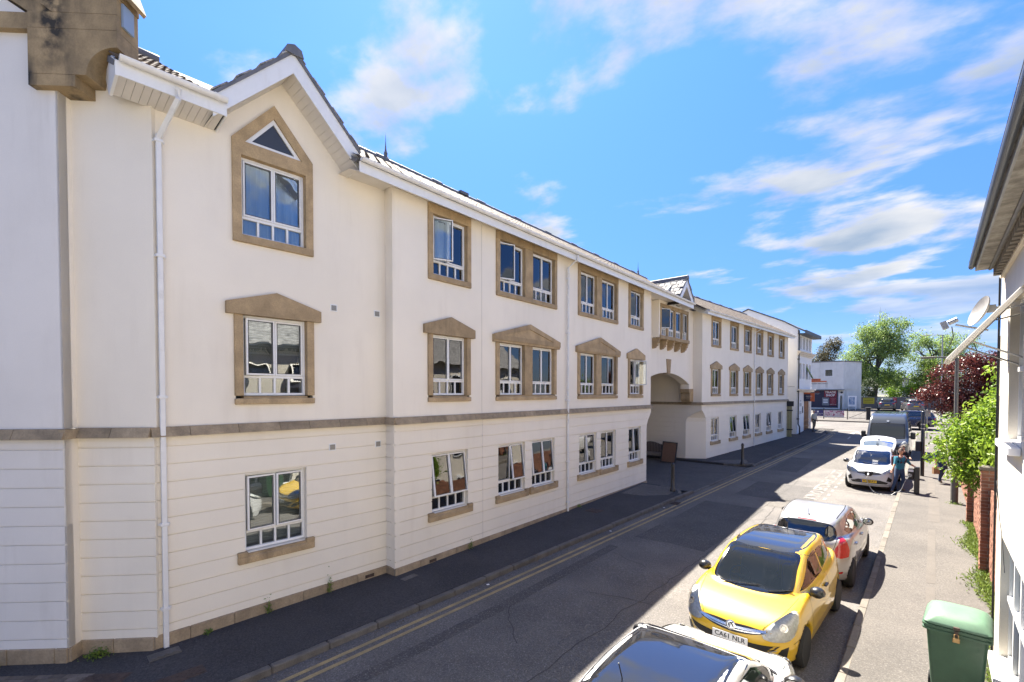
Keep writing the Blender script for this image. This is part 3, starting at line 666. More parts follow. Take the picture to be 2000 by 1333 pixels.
s = MB(); s.prism([(3.0, 8.87), (4.56, 8.87), (3.78, 9.55)], OY + .0, OY + .008); s.obj('pane', m_glass, w_, FAW.M)
for k, (a, b) in enumerate(zip(xs, xs[1:])):
    a2, b2 = a + (.12 if k == 0 else .07), b - (.12 if k == 3 else .07)
    window(FAW, a2, b2, 7.225, 8.62, y=OY + .06, op=((('left', 28),) if k == 0 else (('right', 10),) if k == 3 else (None,)), nl=3, curt=[2, 8, 9, 99][k], lights=1, room=False)
s = MB(); s.box(1.99, 5.57, .3, .4, 7.0, 9.2); s.box(1.99, 5.57, OY + .1, .3, 7.18, 7.2); s.obj('room_lining', m_room, BLD, FAW.M)
corb = [(0, 7.06), (-.36, 7.06), (-.38, 6.98), (-.33, 6.93), (-.34, 6.84), (-.27, 6.80), (-.26, 6.70), (-.18, 6.66), (-.16, 6.60), (0, 6.56)]
for x in (1.99, 2.88, 3.78, 4.68, 5.57):
    s = MB(); s.prism([(y, z) for y, z in corb], -.09, .09); s.v = [(yy, xx, z) for xx, yy, z in s.v]; s.obj('corbel', m_stone, BLD, FAW.at(x))
# oriel gable roof
def gable_roof(fr, c, hw, zfoot, zapex, y0, yback, tiles=True, name='gable_roof', th=.1, board=.26, soffit=True, ysoff=0., boards_m=None, seedv=0):
    """y0: front (negative), yback: back end; slopes of half width hw"""
    ang = math.atan2(zapex - zfoot, hw); L_ = math.hypot(hw, zapex - zfoot)
    for sg in (-1, 1):
        # slab
        s = MB(); n = (sg * math.sin(ang) * th, math.cos(ang) * th)
        f0, f1 = (c + sg * hw, zfoot), (c, zapex)
        s.prism([f0, f1, (f1[0], f1[1] + th / math.cos(ang)), (f0[0] + n[0] * .6, f0[1] + n[1])], y0 - .03, yback); s.obj('roof_deck', m_lead, BLD, fr.M)
        # barge board
        s = MB(); bz = board / math.cos(ang)
        s.prism([(f0[0], f0[1]), (f1[0], f1[1]), (f1[0], f1[1] - bz), (f0[0], f0[1] - bz * .96)], y0, y0 + .025); s.obj('barge_board', m_upvc, BLD, fr.M)
        if soffit:
            n_ = int(L_ / .12)
            for k in range(n_):
                t0, t1 = k / n_, (k + 1) / n_ - .006 / L_
                a = (f0[0] + (f1[0] - f0[0]) * t0, f0[1] + (f1[1] - f0[1]) * t0 - bz * .9); b = (f0[0] + (f1[0] - f0[0]) * t1, f0[1] + (f1[1] - f0[1]) * t1 - bz * .9)
                s = MB(); s.prism([a, b, (b[0], b[1] + .012), (a[0], a[1] + .012)], y0 + .025, ysoff + .03); s.obj('soffit_board', m_soffit, BLD, fr.M)
            s = MB(); s.prism([(f0[0], f0[1] - bz * .9 + .014), (f1[0], f1[1] - bz * .9 + .014), (f1[0], f1[1] - bz * .9 + .03), (f0[0], f0[1] - bz * .9 + .03)], y0 + .025, ysoff + .03); s.obj('soffit_backing', m_dark, BLD, fr.M)
        if tiles:
            rows = max(3, int(L_ / .24)); n_ = max(2, int((yback - y0) / .3)); rnd = random.Random(seedv + sg)
            rot = Matrix.Rotation(0, 4, 'Z')
            for r in range(rows):
                for k in range(n_):
                    t = r / rows; px, pz = f0[0] + (f1[0] - f0[0]) * t, f0[1] + (f1[1] - f0[1]) * t
                    yy = y0 - .04 + (yback - y0) * k / n_ + (.15 if r % 2 else 0)
                    s2 = meshof(('slate', sg, round(ang, 3)), lambda: (lambda q: (q.box(-.02, .30, .003, .287, 0, .022), q.mesh('roof_slate', m_slate))[1])(MB()))
                    M = fr.at(px, yy, pz + th / math.cos(ang) + .004) @ Matrix.Rotation(-ang if sg < 0 else PI + ang, 4, 'Y') @ Matrix.Rotation(rnd.uniform(-.03, .03), 4, 'X')
                    if sg > 0: M = fr.at(px, yy + .29, pz + th / math.cos(ang) + .004) @ Matrix.Rotation(PI, 4, 'Z') @ Matrix.Rotation(-ang, 4, 'Y')
                    M = M @ Matrix.Rotation(.05, 4, 'Y')
                    inst('roof_slate', s2, BLD, M)
    s = MB(); zz = zapex + th / math.cos(ang)
    s.prism([(c - .17, zz - .13), (c - .13, zz + .0), (c, zz + .055), (c + .13, zz + .0), (c + .17, zz - .13)], y0 - .06, yback); s.obj('ridge_cap', m_lead, BLD, fr.M)
gable_roof(FAW, 3.78, .95, 9.14, 10.2, -1.0, 1.6, True, seedv=3, ysoff=OY)
s = MB(); s.prism([(3.78 - .8, 9.0), (3.78 + .8, 9.0), (3.78, 9.93)], -.99, OY); 
# ---------------- block three
ops3 = [(-.22, 1.0), (2.76, 4.0), (5.24, 6.5), (7.74, 8.95), (10.25, 11.42), (13.14, 14.36)]
ground_wall(FB3, -.95, 15.83, [(a, b, 1.38, 2.82) for a, b in ops3], zlo=.40)
lop = [(None, None), (('top', 7), ('top', 5)), (('top', 6), ('top', 7)), (None, None), (None, ('top', 6)), (None, None)]
for (a, b), o, c in zip(ops3, lop, (8, 99, 3, 6, 99, 0)): window(FB3, a, b, 1.39, 2.82, op=o, curt=c); sill_low(FB3, a, b)
holes = bays(FB3, [(a, a + 1.46, None) for a in (-.23, 2.77, 5.31, 7.80, 10.36, 13.22)], [])
upper_wall(FB3, rc(-1.59, 15.83, ZS1, 9.0), holes)
string(FB3, -1.59, 15.9, 3); plinth(FB3, -.95, 15.83, 3)
FE3 = Frame((FB3.w(15.83).x - .02, FB3.w(15.83).y), -86.87)
ground_wall(FE3, 0, 9, zlo=.4); upper_wall(FE3, [(0, ZS1), (9, ZS1), (9, 9.0), (4.5, 11.4), (0, 9.0)], y=.03)
# ---------------- chamfered corner and near end
ground_wall(FA1, -.02, 1.16, zlo=.33); upper_wall(FA1, rc(-.02, 1.18, ZS1, 9.3)); string(FA1, 0, 1.13, 21); plinth(FA1, 0, 1.13, 21)
FAR = Frame((FA0.w(1.02, .26).x, FA0.w(1.02, .26).y), 135.16)     # little return
ground_wall(FA0, -4, 1.02, [(-1.6, -.28, 1.38, 2.84)], m=m_render_n); upper_wall(FA0, [(-4, ZS1), (.99, ZS1), (.99, 9.85), (.69, 10.0), (-4, 10.0)], m=m_render_n, holes=[rc(-1.55, -.32, 5.0, 6.4)]); string(FA0, -4, 1.06, 22); plinth(FA0, -4, 1.02, 22)
window(FA0, -1.6, -.28, 1.39, 2.84, curt=3); sill_low(FA0, -1.6, -.28); s = MB(); s.box(-1.55, -.18, -.05, .1, 4.9, 6.5); s.box(-1.7, -.1, -.06, .1, 4.75, 5.0); 
for fr_, u in ((FA0, 1.02),):
    s = MB(); s.box(u - .03, u, .0, .3, .33, ZS0); s.obj('return_wall', m_render, BLD, fr_.M)
    s = MB(); s.box(u - .06, u - .03, .03, .3, ZS1, 9.9); s.obj('return_wall', m_render, BLD, fr_.M)
    s = MB(); s.box(u - .05, u + .05, -.05, .3, ZS0, ZS1 - .01); s.obj('string_course_stone', m_string, BLD, fr_.M)
    s = MB(); s.box(u - .05, u + .03, .0, .3, -.1, .34); s.obj('plinth_stone', m_plinth, BLD, fr_.M)
s = MB(); s.box(-.75, -.18, -.06, .1, 4.72, 4.9); s.obj('stone_sill', m_stone, BLD, FA0.M)
def kst(poly, y0=-.10, y1=.34, m=None):
    s = MB(); s.prism(poly, y0, y1); return s.obj('kneeler_stone', m or m_kneel, BLD, FA0.M)
m_kneel = mat('stained_kneeler_stone', (.43, .31, .165), .85, .25, 5, .2, 45, .35, 110, .006, streak=1.6, streak_col=(.03, .028, .025), sscale=(1.9, 1.9, .5), sth=.42, island=.08)
def stain(m, fr, u0, w):
    nt_ = m.node_tree; b_ = nt_.nodes['Principled BSDF']; src = b_.inputs['Base Color'].links[0].from_socket; g = nt_.nodes.new('ShaderNodeNewGeometry')
    def mn(op, a, b=None):
        n = nt_.nodes.new('ShaderNodeMath'); n.operation = op
        for i, x in enumerate((a, b)):
            if x is None: continue
            if isinstance(x, (int, float)): n.inputs[i].default_value = x
            else: nt_.links.new(x, n.inputs[i])
        return n.outputs[0]
    d = fr.w(1) - fr.w(0); o = fr.w(u0); vm = nt_.nodes.new('ShaderNodeVectorMath'); vm.operation = 'DOT_PRODUCT'; nt_.links.new(g.outputs['Position'], vm.inputs[0]); vm.inputs[1].default_value = d
    no = nt_.nodes.new('ShaderNodeTexNoise'); no.inputs['Scale'].default_value = 5; no.inputs['Detail'].default_value = 6; nt_.links.new(g.outputs['Position'], no.inputs[0])
    x = mn('DIVIDE', mn('ADD', mn('SUBTRACT', vm.outputs['Value'], o.dot(d)), mn('MULTIPLY', mn('SUBTRACT', no.outputs[0], .5), .35)), w); f = mn('EXPONENT', mn('MULTIPLY', mn('MULTIPLY', x, x), -1))
    sp_ = nt_.nodes.new('ShaderNodeSeparateXYZ'); nt_.links.new(g.outputs['Position'], sp_.inputs[0]); mr = nt_.nodes.new('ShaderNodeMapRange'); mr.inputs[1].default_value = 9.15; mr.inputs[2].default_value = 9.8; nt_.links.new(sp_.outputs[2], mr.inputs[0])
    n2_ = nt_.nodes.new('ShaderNodeMapRange'); n2_.inputs[1].default_value = .35; n2_.inputs[2].default_value = .6; nt_.links.new(no.outputs[0], n2_.inputs[0])
    f = mn('MULTIPLY', mn('MULTIPLY', f, mr.outputs[0]), mn('MULTIPLY', n2_.outputs[0], 1.3)); f = mn('MINIMUM', f, .96); mx_ = nt_.nodes.new('ShaderNodeMix'); mx_.data_type = 'RGBA'; nt_.links.new(f, mx_.inputs[0]); nt_.links.new(src, mx_.inputs[6]); mx_.inputs[7].default_value = (.025, .023, .02, 1); nt_.links.new(mx_.outputs[2], b_.inputs['Base Color'])
stain(m_kneel, FA0, 1.08, .20)
cav = [(1.99 - .50 * math.sin(rad(t)), 9.18 + .5 * (1 - math.cos(rad(t))) * -1 + .5) for t in ()]
cv = [(1.52 + .44 * (1 - math.cos(rad(t))), 9.16 + .42 * math.sin(rad(t))) for t in range(0, 91, 10)]
kst([(.69, 8.98), (1.36, 8.98), (1.36, 9.15), (.69, 9.15)], y0=-.10)
kst([(.69, 9.155), (1.50, 9.155)] + cv + [(1.98, 9.58), (1.98, 9.83), (.69, 9.83)])
kst([(.69, 9.835), (1.98, 9.835), (1.98, 10.07), (.69, 10.07)])
kst([(1.05, 10.075), (1.98, 10.075), (1.98, 10.34), (1.0, 10.34), (.88, 10.2)]); kst([(1.0, 10.345), (2.0, 10.345), (2.0, 10.7), (.3, 10.7), (.55, 10.5)])
kst([(2.0, 10.44), (2.1, 10.32), (2.14, 10.36), (2.0, 10.75)], -.05, .3)
for a, b in ((.0, .685), (-.9, -.005), (-1.8, -.905), (-2.7, -1.805)): kst([(a, 9.83), (b, 9.83), (b, 10.07), (a, 10.07)], -.07, .3)
s = MB(); s.prism([(.66, 10.07), (-3, 10.07), (-3, 12.2), (-2.6, 12.2)], .0, .3); s.obj('gable_wall', m_render_n, BLD, FA0.M)
s = MB(); s.prism([(.72, 10.07), (1.2, 10.07), (-1.6, 11.9), (-2.1, 11.9)], -.06, .35); s.obj('gable_coping', m_kneel, BLD, FA0.M)
s = MB(); s.prism([(1.985, 9.95), (2.02, 9.95), (2.02, 10.3), (1.985, 10.3)], -.02, .2); s.obj('lead_flashing', mat('blue_lead', (.25, .32, .42), .5), BLD, FA0.M)
# ---------------- eaves: soffit boards, fascia, gutter, main roof
def eaves(fr, u0, u1, off, zf, zg, zw=8.95, bw=.105, endcap=None, boards=300, wall_y=.03):
    n = int((u1 - u0) / bw); s_all = MB(); s = MB(); s.prism([(0, zf), (0, zf + .012), (0, zf)], 0, 1) if False else None
    me = MB(); me.add([(0, -off, zf), (bw - .005, -off, zf), (bw - .005, wall_y, zw), (0, wall_y, zw), (0, -off, zf + .012), (bw - .005, -off, zf + .012), (bw - .005, wall_y, zw + .012), (0, wall_y, zw + .012)], [(0, 1, 2, 3), (4, 5, 6, 7), (0, 1, 5, 4), (1, 2, 6, 5), (2, 3, 7, 6), (3, 0, 4, 7)])
    mm = me.mesh('soffit_board', m_soffit)
    for k in range(min(n, boards)): inst('soffit_board', mm, BLD, fr.at(u0 + k * bw))
    if n > boards:
        r = MB()
        for k in range(boards, n): r.add(me.v, me.f, Matrix.Translation((u0 + k * bw, 0, 0)))
        tag(r.obj('soffit_boards', m_soffit, BLD, fr.M), kind='stuff')
    s = MB(); s.add([(u0, -off, zf + .014), (u1, -off, zf + .014), (u1, wall_y, zw + .014), (u0, wall_y, zw + .014)], [(0, 1, 2, 3)]); s.obj('soffit_backing', m_dark, BLD, fr.M)
    s = MB(); s.box(u0, u1, -off - .022, -off, zf - .01, zf + .2); s.obj('fascia_board', m_upvc, BLD, fr.M)
    g = MB(); R = .062; P = [(-off - .03 - R - R * math.cos(rad(t)), zg - R * math.sin(rad(t)) * 1.15) for t in range(0, 181, 18)]
    Q = [(-off - .03 - R - (R - .008) * math.cos(rad(t)), zg - (R - .008) * math.sin(rad(t)) * 1.15) for t in range(180, -1, -18)]
    g.prism(P + Q, u0, u1); g.v = [(yy, xx, zz) for xx, yy, zz in g.v]; go = g.obj('gutter', m_gutter, BLD, fr.M, 40)
    k = u0 + .25
    while k < u1:
        b = MB(); P2 = [(-off - .03 - R - (R + .007) * math.cos(rad(t)), zg + .006 - (R + .007) * math.sin(rad(t)) * 1.15) for t in range(0, 181, 20)]
        b.prism(P2 + [(p[0] * 1, p[1] - .004) for p in reversed(P2)] if False else P2, 0, .045); b.v = [(yy, xx, zz) for xx, yy, zz in b.v]; b.obj('gutter_bracket', m_gutter, go, fr.at(k)); k += .95
    for e in (u0, u1 - .02):
        b = MB(); b.prism([(-off - .03 - R - R * math.cos(rad(t)), zg - R * math.sin(rad(t)) * 1.15) for t in range(0, 181, 20)], 0, .02); b.v = [(yy, xx, zz) for xx, yy, zz in b.v]; b.obj('gutter_end', m_gutter, go, fr.at(e))
TILE_MESH = None
def main_roof(fr, u0, u1, off, ze, yr, zr, parts=0, seedv=0, hip=0):
    """slope from eave (y=-off, ze) to ridge (y=yr, zr) covered in overlapping tiles"""
    ang = math.atan2(zr - ze, yr + off); L_ = math.hypot(zr - ze, yr + off); rows = int(L_ / .27); n = int((u1 - u0) / .30) + 1
    s = MB(); s.prism([(-off, ze - .03), (yr, zr - .05), (yr + 4, zr - 2.5), (yr + 4, zr - 2.8), (yr, zr - .3), (-off + .1, ze - .06)], u0, u1); s.v = [(yy, xx, zz) for xx, yy, zz in s.v]; s.obj('roof_deck', m_lead, BLD, fr.M)
    t = MB(); t.add([(.004, 0, .028), (.296, 0, .028), (.296, .31, .012), (.004, .31, .012), (.004, 0, 0), (.296, 0, 0)], [(0, 1, 2, 3), (0, 4, 5, 1), (0, 3, 4), (1, 5, 2)]); t.add([(.10, -.002, .03), (.20, -.002, .03), (.15, -.002, .048), (.15, .31, .032), (.10, .31, .014), (.20, .31, .014)], [(0, 2, 3, 4), (2, 1, 5, 3), (0, 1, 2)])
    tm = t.mesh('roof_tile', m_tile); rest = MB(); rnd = random.Random(seedv); cnt = 0
    for k in range(n):
        for r in range(rows):
            uu = u0 + k * .3 + (.15 if r % 2 else 0); d = r * .27
            if hip and uu > u1 - hip * r / rows: continue
            if uu + .3 > u1 + .1: continue
            M = Matrix.Translation((uu, -off - .03 + d * math.cos(ang), ze + d * math.sin(ang))) @ Matrix.Rotation(ang + rnd.uniform(-.012, .02), 4, 'X') @ Matrix.Rotation(rnd.uniform(-.02, .02), 4, 'Y')
            if cnt < parts: inst('roof_tile', tm, BLD, fr.M @ M); cnt += 1
            else: rest.add(t.v, t.f, M)
    if rest.v: tag(rest.obj('roof_tiles', m_tile, BLD, fr.M), kind='stuff')
    k = u0; rm = MB(); rm.lathe([(.11, 0), (.115, .01), (.115, .42), (.11, .43)], 10, axis='X'); me = rm.mesh('ridge_tile', m_lead, 40); i = 0
    while k < u1 - hip:
        inst('ridge_tile', me, BLD, fr.at(k, yr, zr + .02 + (0.035 if i % 5 == 2 else 0))); k += .44; i += 1
RIDGE = 3.4
# continuous eaves line of block one/two; the gable interrupts it
eaves(FB1, -.40, 1.0, .52, 9.0, 9.24)
s = MB(); s.prism([(-.54, 8.98), (.05, 8.93), (.45, 9.42), (-.2, 9.42), (-.54, 9.2)], -.44, -.40); s.v = [(yy, xx, zz) for xx, yy, zz in s.v]; s.obj('box_end', m_upvc, BLD, FB1.M)
s = MB(); s.prism([(-.54, 8.985), (.03, 8.93), (.03, 9.02), (-.54, 9.2)], .985, 1.01); s.v = [(yy, xx, zz) for xx, yy, zz in s.v]; s.obj('box_end', m_upvc, BLD, FB1.M)
main_roof(FB1, -.45, .86, .535, 9.22, 3.6, 11.72, 150, 1)
sl = (11.72 - 9.22) / 4.2; zr_ = lambda y: 9.22 + (y + .6) * sl
for sg in (-1, 1):
    s = MB(); pts = [(2.13 + sg * 1.3, .0), (2.13 + sg * 1.3, 3.6), (2.13, 3.6), (2.13, 1.85)]
    s.add([(u, y, zr_(y)) for u, y in pts] + [(u, y, zr_(y) - .05) for u, y in pts], [(0, 1, 2, 3), (4, 5, 6, 7), (0, 1, 5, 4), (2, 3, 7, 6), (3, 0, 4, 7)]); s.obj('valley_roof', m_tile, BLD, FB1.M)
gable_roof(FB1, 2.13, 1.32, 9.26, 10.62, -.52, 2.4, True, seedv=9, board=.25, th=.06)
eaves(FB2, -1.07, 19.0, .34, 8.80, 9.05, boards=150, wall_y=-.0)
s = MB(); s.add([(-1.07, 0.0, 8.95), (.0, 0.0, 8.95), (0, .5, 8.97), (-1.07, .5, 8.97)], [(0, 1, 2, 3)]); s.obj('soffit_panel', m_soffit, BLD, FB2.M)
s = MB(); s.add([(14.3, 0.0, 8.95), (19.1, 0.0, 8.95), (19.1, 1.2, 8.99), (14.3, 1.2, 8.99)], [(0, 1, 2, 3)]); s.obj('soffit_panel', m_soffit, BLD, FB2.M)
main_roof(FB2, -1.1, 21.6, .355, 9.06, 3.5, 11.42, 140, 2)
eaves(FB3, -1.9, 15.95, .42, 8.82, 9.03, boards=60)
main_roof(FB3, -1.9, 16.1, .435, 9.05, 3.5, 11.28, 0, 3)
s = MB(); s.prism([(-.45, 8.80), (.05, 8.93), (.6, 9.3), (.1, 9.3), (-.45, 9.06)], -1.93, -1.90); s.v = [(yy, xx, zz) for xx, yy, zz in s.v]; s.obj('box_end', m_upvc, BLD, FB3.M)
def finial(fr, u, y, z):
    s = MB(); s.lathe([(.07, 0), (.08, .08), (.05, .12), (.06, .2), (.03, .28), (.012, .5), (0, .85)], 8); s.obj('finial', m_lead, BLD, fr.at(u, y, z))
finial(FB2, 2.35, 3.5, 11.5); finial(FB2, 20.6, 3.5, 11.5)
s = MB(); s.box(-.2, .2, -.08, .1, 0, .10); s.obj('roof_vent', m_lead, BLD, FB2.at(5.6, 3.4, 11.45))
# downpipes
def downpipe(fr, u, ztop, zend, off, square, y=-.055, swan=True):
    s = MB(); w = .036
    if square:
        s.box(u - w, u + w, y - w, y + w, zend, ztop - .62, bev=.006)
        a, b = Vector((u + .17, -off - .08, ztop - .12)), Vector((u, y, ztop - .66))
        s.tube([b + Vector((0, 0, -.03)), a + Vector((0, 0, -.08)), a + Vector((0, 0, .08))], .045, 4)
    else:
        s.tube([(u, y, zend), (u, y, ztop - .35), (u, -off - .09, ztop - .12), (u, -off - .09, ztop)], .036, 10); s.tube([(u, y, zend), (u, y - .1, zend - .07)], .04, 10)
    p = s.obj('downpipe', m_gutter, BLD, fr.M, 35)
    for z in (ztop - .75, ztop - 2.6, ztop - 4.9, ztop - 7.0, ztop - 8.4):
        if z > zend + .1:
            c = MB(); c.box(u - .06, u + .06, y - .045, y + .055, z, z + .05, bev=.004); c.box(u - .085, u + .085, y + .02, y + .04, z + .01, z + .04); c.obj('pipe_bracket', m_gutter, p, fr.M)
    return p
downpipe(FB1, .15, 9.15, .05, .5, True); downpipe(FB2, 7.18, 8.95, .2, .34, False); downpipe(FB3, 7.3, 8.95, .5, .42, False)
# small square wall vents
for fr, u, z, mm in ((FB1, 3.14, 6.13, 0), (FB1, 4.16, 6.13, 0), (FB1, 3.07, 3.20, 0), (FB1, 4.15, 3.18, 1)):
    s = MB(); s.box(-.075, .075, -.012, .0, -.075, .075); s.mi = 1; s.box(-.055, .055, -.016, -.0121, -.055, .055)
    v = s.obj('wall_vent', [m_upvc, mat('grey_louvre', (.2, .19, .18), .6)], BLD, fr.at(u, .03 if z > 3.7 else 0, z))
    for k in range(5): q = MB(); q.box(-.055, .055, -.024, -.015, -.05 + k * .022, -.04 + k * .022); q.obj('louvre', m_steel, v, fr.at(u, .03 if z > 3.7 else 0, z))
for fr, u in ((FB1, 3.9), (FB2, 1.1)):
    s = MB(); s.box(-.11, .11, -.045, -.03, -.035, .035); v = s.obj('air_brick', m_iron, BLD, fr.at(u, 0, .24))
# ------------------------------------------------------------------ cream house on the right
HO = (.80, 10.58); FH = Frame(HO, 180.3)
HOUSE = thing('cream_house', 'cream rendered two storey house on the right with open top hung window and deep eaves', 'house', (HO[0] + 3, 4, gz(4)))
m_house = mat('house_render', (.70, .645, .55), .85, .08, 1.5, .08, 60, .5, 140, .006, streak=.35, streak_col=(.34, .29, .22), sscale=(4, 4, .4))
def hobj(s, n, m, **k): return s.obj(n, m, HOUSE, FH.M, **k)
lw = (.95, 3.5, .58, 2.32); uw = (1.45, 2.75, 3.72, 5.58); lw2 = (5.2, 7.4, .58, 2.32); uw2 = (4.2, 5.6, 3.72, 5.58); uw3 = (7.2, 8.5, 3.72, 5.58)
s = MB(); s.prism([(0.28, 0), (18, 0), (18, 6.35), (0.28, 6.35)], 0, .22, holes=[rc(*q) for q in (lw, uw, lw2, uw2, uw3)]); hobj(s, 'wall', m_house)
s = MB(); s.box(.28, .5, .22, 8, 0, 6.35); s.box(17.8, 18, .22, 8, 0, 6.35); s.box(.5, 17.8, 7.8, 8, 0, 6.35); hobj(s, 'wall', m_house)
s = MB(); s.prism([(-.38, 6.30), (4.0, 9.4), (8.4, 6.30), (8.4, 6.2), (4.0, 9.25), (-.33, 6.22)], .62, 18.2); s.v = [(yy, xx, zz) for xx, yy, zz in s.v]; hobj(s, 'roof', m_slate)
s = MB(); s.box(.66, 18, -.29, .0, 6.17, 6.20); hobj(s, 'soffit', mat('stained_soffit', (.42, .39, .34), .9, .5, 6, .3, 40, .4, 60, streak=.7, sscale=(1, 6, 6)))
s = MB(); s.box(.66, 18, -.31, -.29, 6.165, 6.26); hobj(s, 'fascia_board', mat('grey_fascia', (.30, .30, .30), .6, .2, 5)); s = MB(); s.box(.68, 18, -.17, -.14, 6.15, 6.17); hobj(s, 'soffit_batten', m_lead)
s = MB(); s.box(.60, 18, -.045, .0, 6.03, 6.15); hobj(s, 'frieze_board', m_cream2)
dn = MB(); dn.box(0, .11, -.12, -.045, 6.06, 6.16); dm = dn.mesh('dentil', mat('dentil_stone', (.24, .21, .17), .9, .3, 6))
k = .68
while k < 9: inst('dentil', dm, HOUSE, FH.at(k)); k += .2
g = MB(); R = .035; P = [(-.315 - R - R * math.cos(rad(t)), 6.25 - R * 1.3 * math.sin(rad(t))) for t in range(0, 181, 20)]; g.prism(P, .62, 18); g.v = [(yy, xx, zz) for xx, yy, zz in g.v]; hobj(g, 'gutter', mat('dark_gutter', (.07, .08, .095), .4))
s = MB(); s.box(.62, 18, -.36, -.33, 6.255, 6.275); hobj(s, 'drip_edge', mat('pale_lead', (.3, .33, .37), .5))
def house_window(q, cols=3, bay_rows=2, sash_open=False, name='window'):
    u0, u1, z0, z1 = q; s = MB(); t = .055; y = .09
    s.box(u0, u0 + t, y, y + .08, z0, z1); s.box(u1 - t, u1, y, y + .08, z0, z1); s.box(u0 + t, u1 - t, y, y + .08, z1 - t, z1); s.box(u0 + t, u1 - t, y, y + .08, z0, z0 + t)
    for k in range(1, cols): x = u0 + (u1 - u0) * k / cols; s.box(x - .035, x + .035, y - .01, y + .08, z0 + t, z1 - t)
    zm = z0 + (z1 - z0) * .5
    s.box(u0 + t, u1 - t, y - .02, y + .07, zm - .03, zm + .03)
    w = hobj(s, name, m_upvc)
    for k in range(cols):
        a, b = u0 + (u1 - u0) * k / cols + .04, u0 + (u1 - u0) * (k + 1) / cols - .04
        for c, d in ((z0 + t, zm - .03), (zm + .03, z1 - t)):
            if sash_open and c > zm: continue
            s = MB(); s.box(a, b, y + .03, y + .036, c, d); s.obj('pane', m_glass, w, FH.M)
    s = MB(); s.box(u0 - .1, u1 + .1, -.11, -.003, z0 - .09, z0 + .004, bev=.01); s.box(u0 + .002, u1 - .002, -.003, .088, z0 + .001, z0 + .006); s.obj('sill', m_upvc, w, FH.M)
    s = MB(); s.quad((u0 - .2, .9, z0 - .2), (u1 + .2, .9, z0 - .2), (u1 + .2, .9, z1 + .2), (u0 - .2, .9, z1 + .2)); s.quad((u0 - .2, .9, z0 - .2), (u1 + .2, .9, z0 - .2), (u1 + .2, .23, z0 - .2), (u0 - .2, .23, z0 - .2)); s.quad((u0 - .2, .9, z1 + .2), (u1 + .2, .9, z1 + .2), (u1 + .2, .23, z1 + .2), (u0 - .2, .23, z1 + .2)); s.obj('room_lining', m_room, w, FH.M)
    if not sash_open:
        for a, b in ((u0 + .08, u0 + (u1 - u0) * .3), (u1 - (u1 - u0) * .3, u1 - .08)):
            inst('curtain', meshof(('c', round(b - a, 2), round(z1 - z0, 2), 2), lambda: curtain_mesh(b - a, z1 - z0 - .1, 2)), w, FH.at(a, y + .2, z0 + .05))
    return w
house_window(lw, 4); house_window(lw2, 3); house_window(uw2, 2); house_window(uw3, 2)
w_ = house_window(uw, 2, sash_open=True)
# the open top hung sash with its stays
M = FH.at(uw[0] + .03, -.0, uw[3] - .05) @ Matrix.Rotation(rad(-38), 4, 'X') @ Matrix.Translation((0, 0, -1.0))
WW, HH = uw[1] - uw[0] - .06, 1.0
s = MB()
for a, b, c, d in ((0, .06, 0, HH), (WW - .06, WW, 0, HH), (.06, WW - .06, 0, .06), (.06, WW - .06, HH - .06, HH)): s.box(a, b, -.035, .0, c, d, bev=.004); s.box(a + .012, b - .012, .001, .018, c + .012 if d - c > .1 else c + .012, d - .012)
sh = s.obj('open_sash', mat('cream_window_paint', (.70, .67, .60), .5, .1, 5, streak=.3, sscale=(5, 5, 2)), w_, M)
s = MB(); s.box(.06, WW - .06, -.03, -.022, .06, HH - .06); s.obj('pane', m_glass, w_, M)
for u in (uw[0] + .06, uw[1] - .12):
    a = FH.at(u, .08, uw[2] + 1.0).translation; b = (M @ Vector((u - uw[0], 0.02, .3))); s = MB(); s.tube([a, b], .012, 6); s.obj('window_stay', m_steel, w_)
    a2 = FH.at(u, .08, uw[3] - .2).translation; b2 = (M @ Vector((u - uw[0], 0.02, .75))); s = MB(); s.tube([a2, b2], .01, 6); s.obj('window_stay', m_steel, w_)
# thin cables on the house front
s = MB()
for u, z0, z1 in ((.36, 3.2, 5.2), (.42, 2.6, 4.3)):
    s.tube([FH.w(u + .03 * math.sin(k * .7), -.012, z0 + (z1 - z0) * k / 12) for k in range(13)], .005, 5)
s.tube([FH.w(.3 + .12 * k, -.012, 3.0 - .09 * k + .05 * math.sin(k)) for k in range(12)], .005, 5)
s.obj('cable', m_blackp, HOUSE)
s = MB(); s.tube([FH.w(.27, -.02, z) for z in (.2, 2, 4, 6.1)], .014, 6); s.obj('cable', m_blackp, HOUSE)
# satellite dish
dp = Vector((.56, 9.46, 5.49)); D = thing('satellite_dish', 'grey satellite dish on a wall arm by the eaves of the cream house', 'satellite dish', dp)
nrm = Vector((-.88, -.30, .34)).normalized(); q = nrm.to_track_quat('Z', 'Y').to_matrix().to_4x4()
s = MB(); prof = [(.21 * k / 8, .06 * (k / 8) ** 2) for k in range(9)]; s.lathe(prof + [(.217, .064), (.21, .05)] + [(.21 * k / 8, .06 * (k / 8) ** 2 - .012) for k in range(7, -1, -1)], 28)
s.obj('reflector', mat('dish_grey', (.33, .315, .30), .6, .15, 9), D, Matrix.Translation(dp) @ q, 50)
lnb = Vector((.21, 9.40, 5.36))
s = MB(); s.tube([dp + Vector((.05, 0, -.26)), lnb + Vector((.06, 0, -.03))], .014, 6); s.obj('feed_arm', m_steel, D)
s = MB(); s.tube([lnb + Vector((-.02, 0, .0)), lnb + Vector((.08, 0, .05))], .035, 10); s.box(-.10, -.03, -.05, .05, -.06, .05, Matrix.Translation(lnb) @ Matrix.Rotation(rad(-20), 4, 'Y')); s.obj('receiver', m_steel, D)
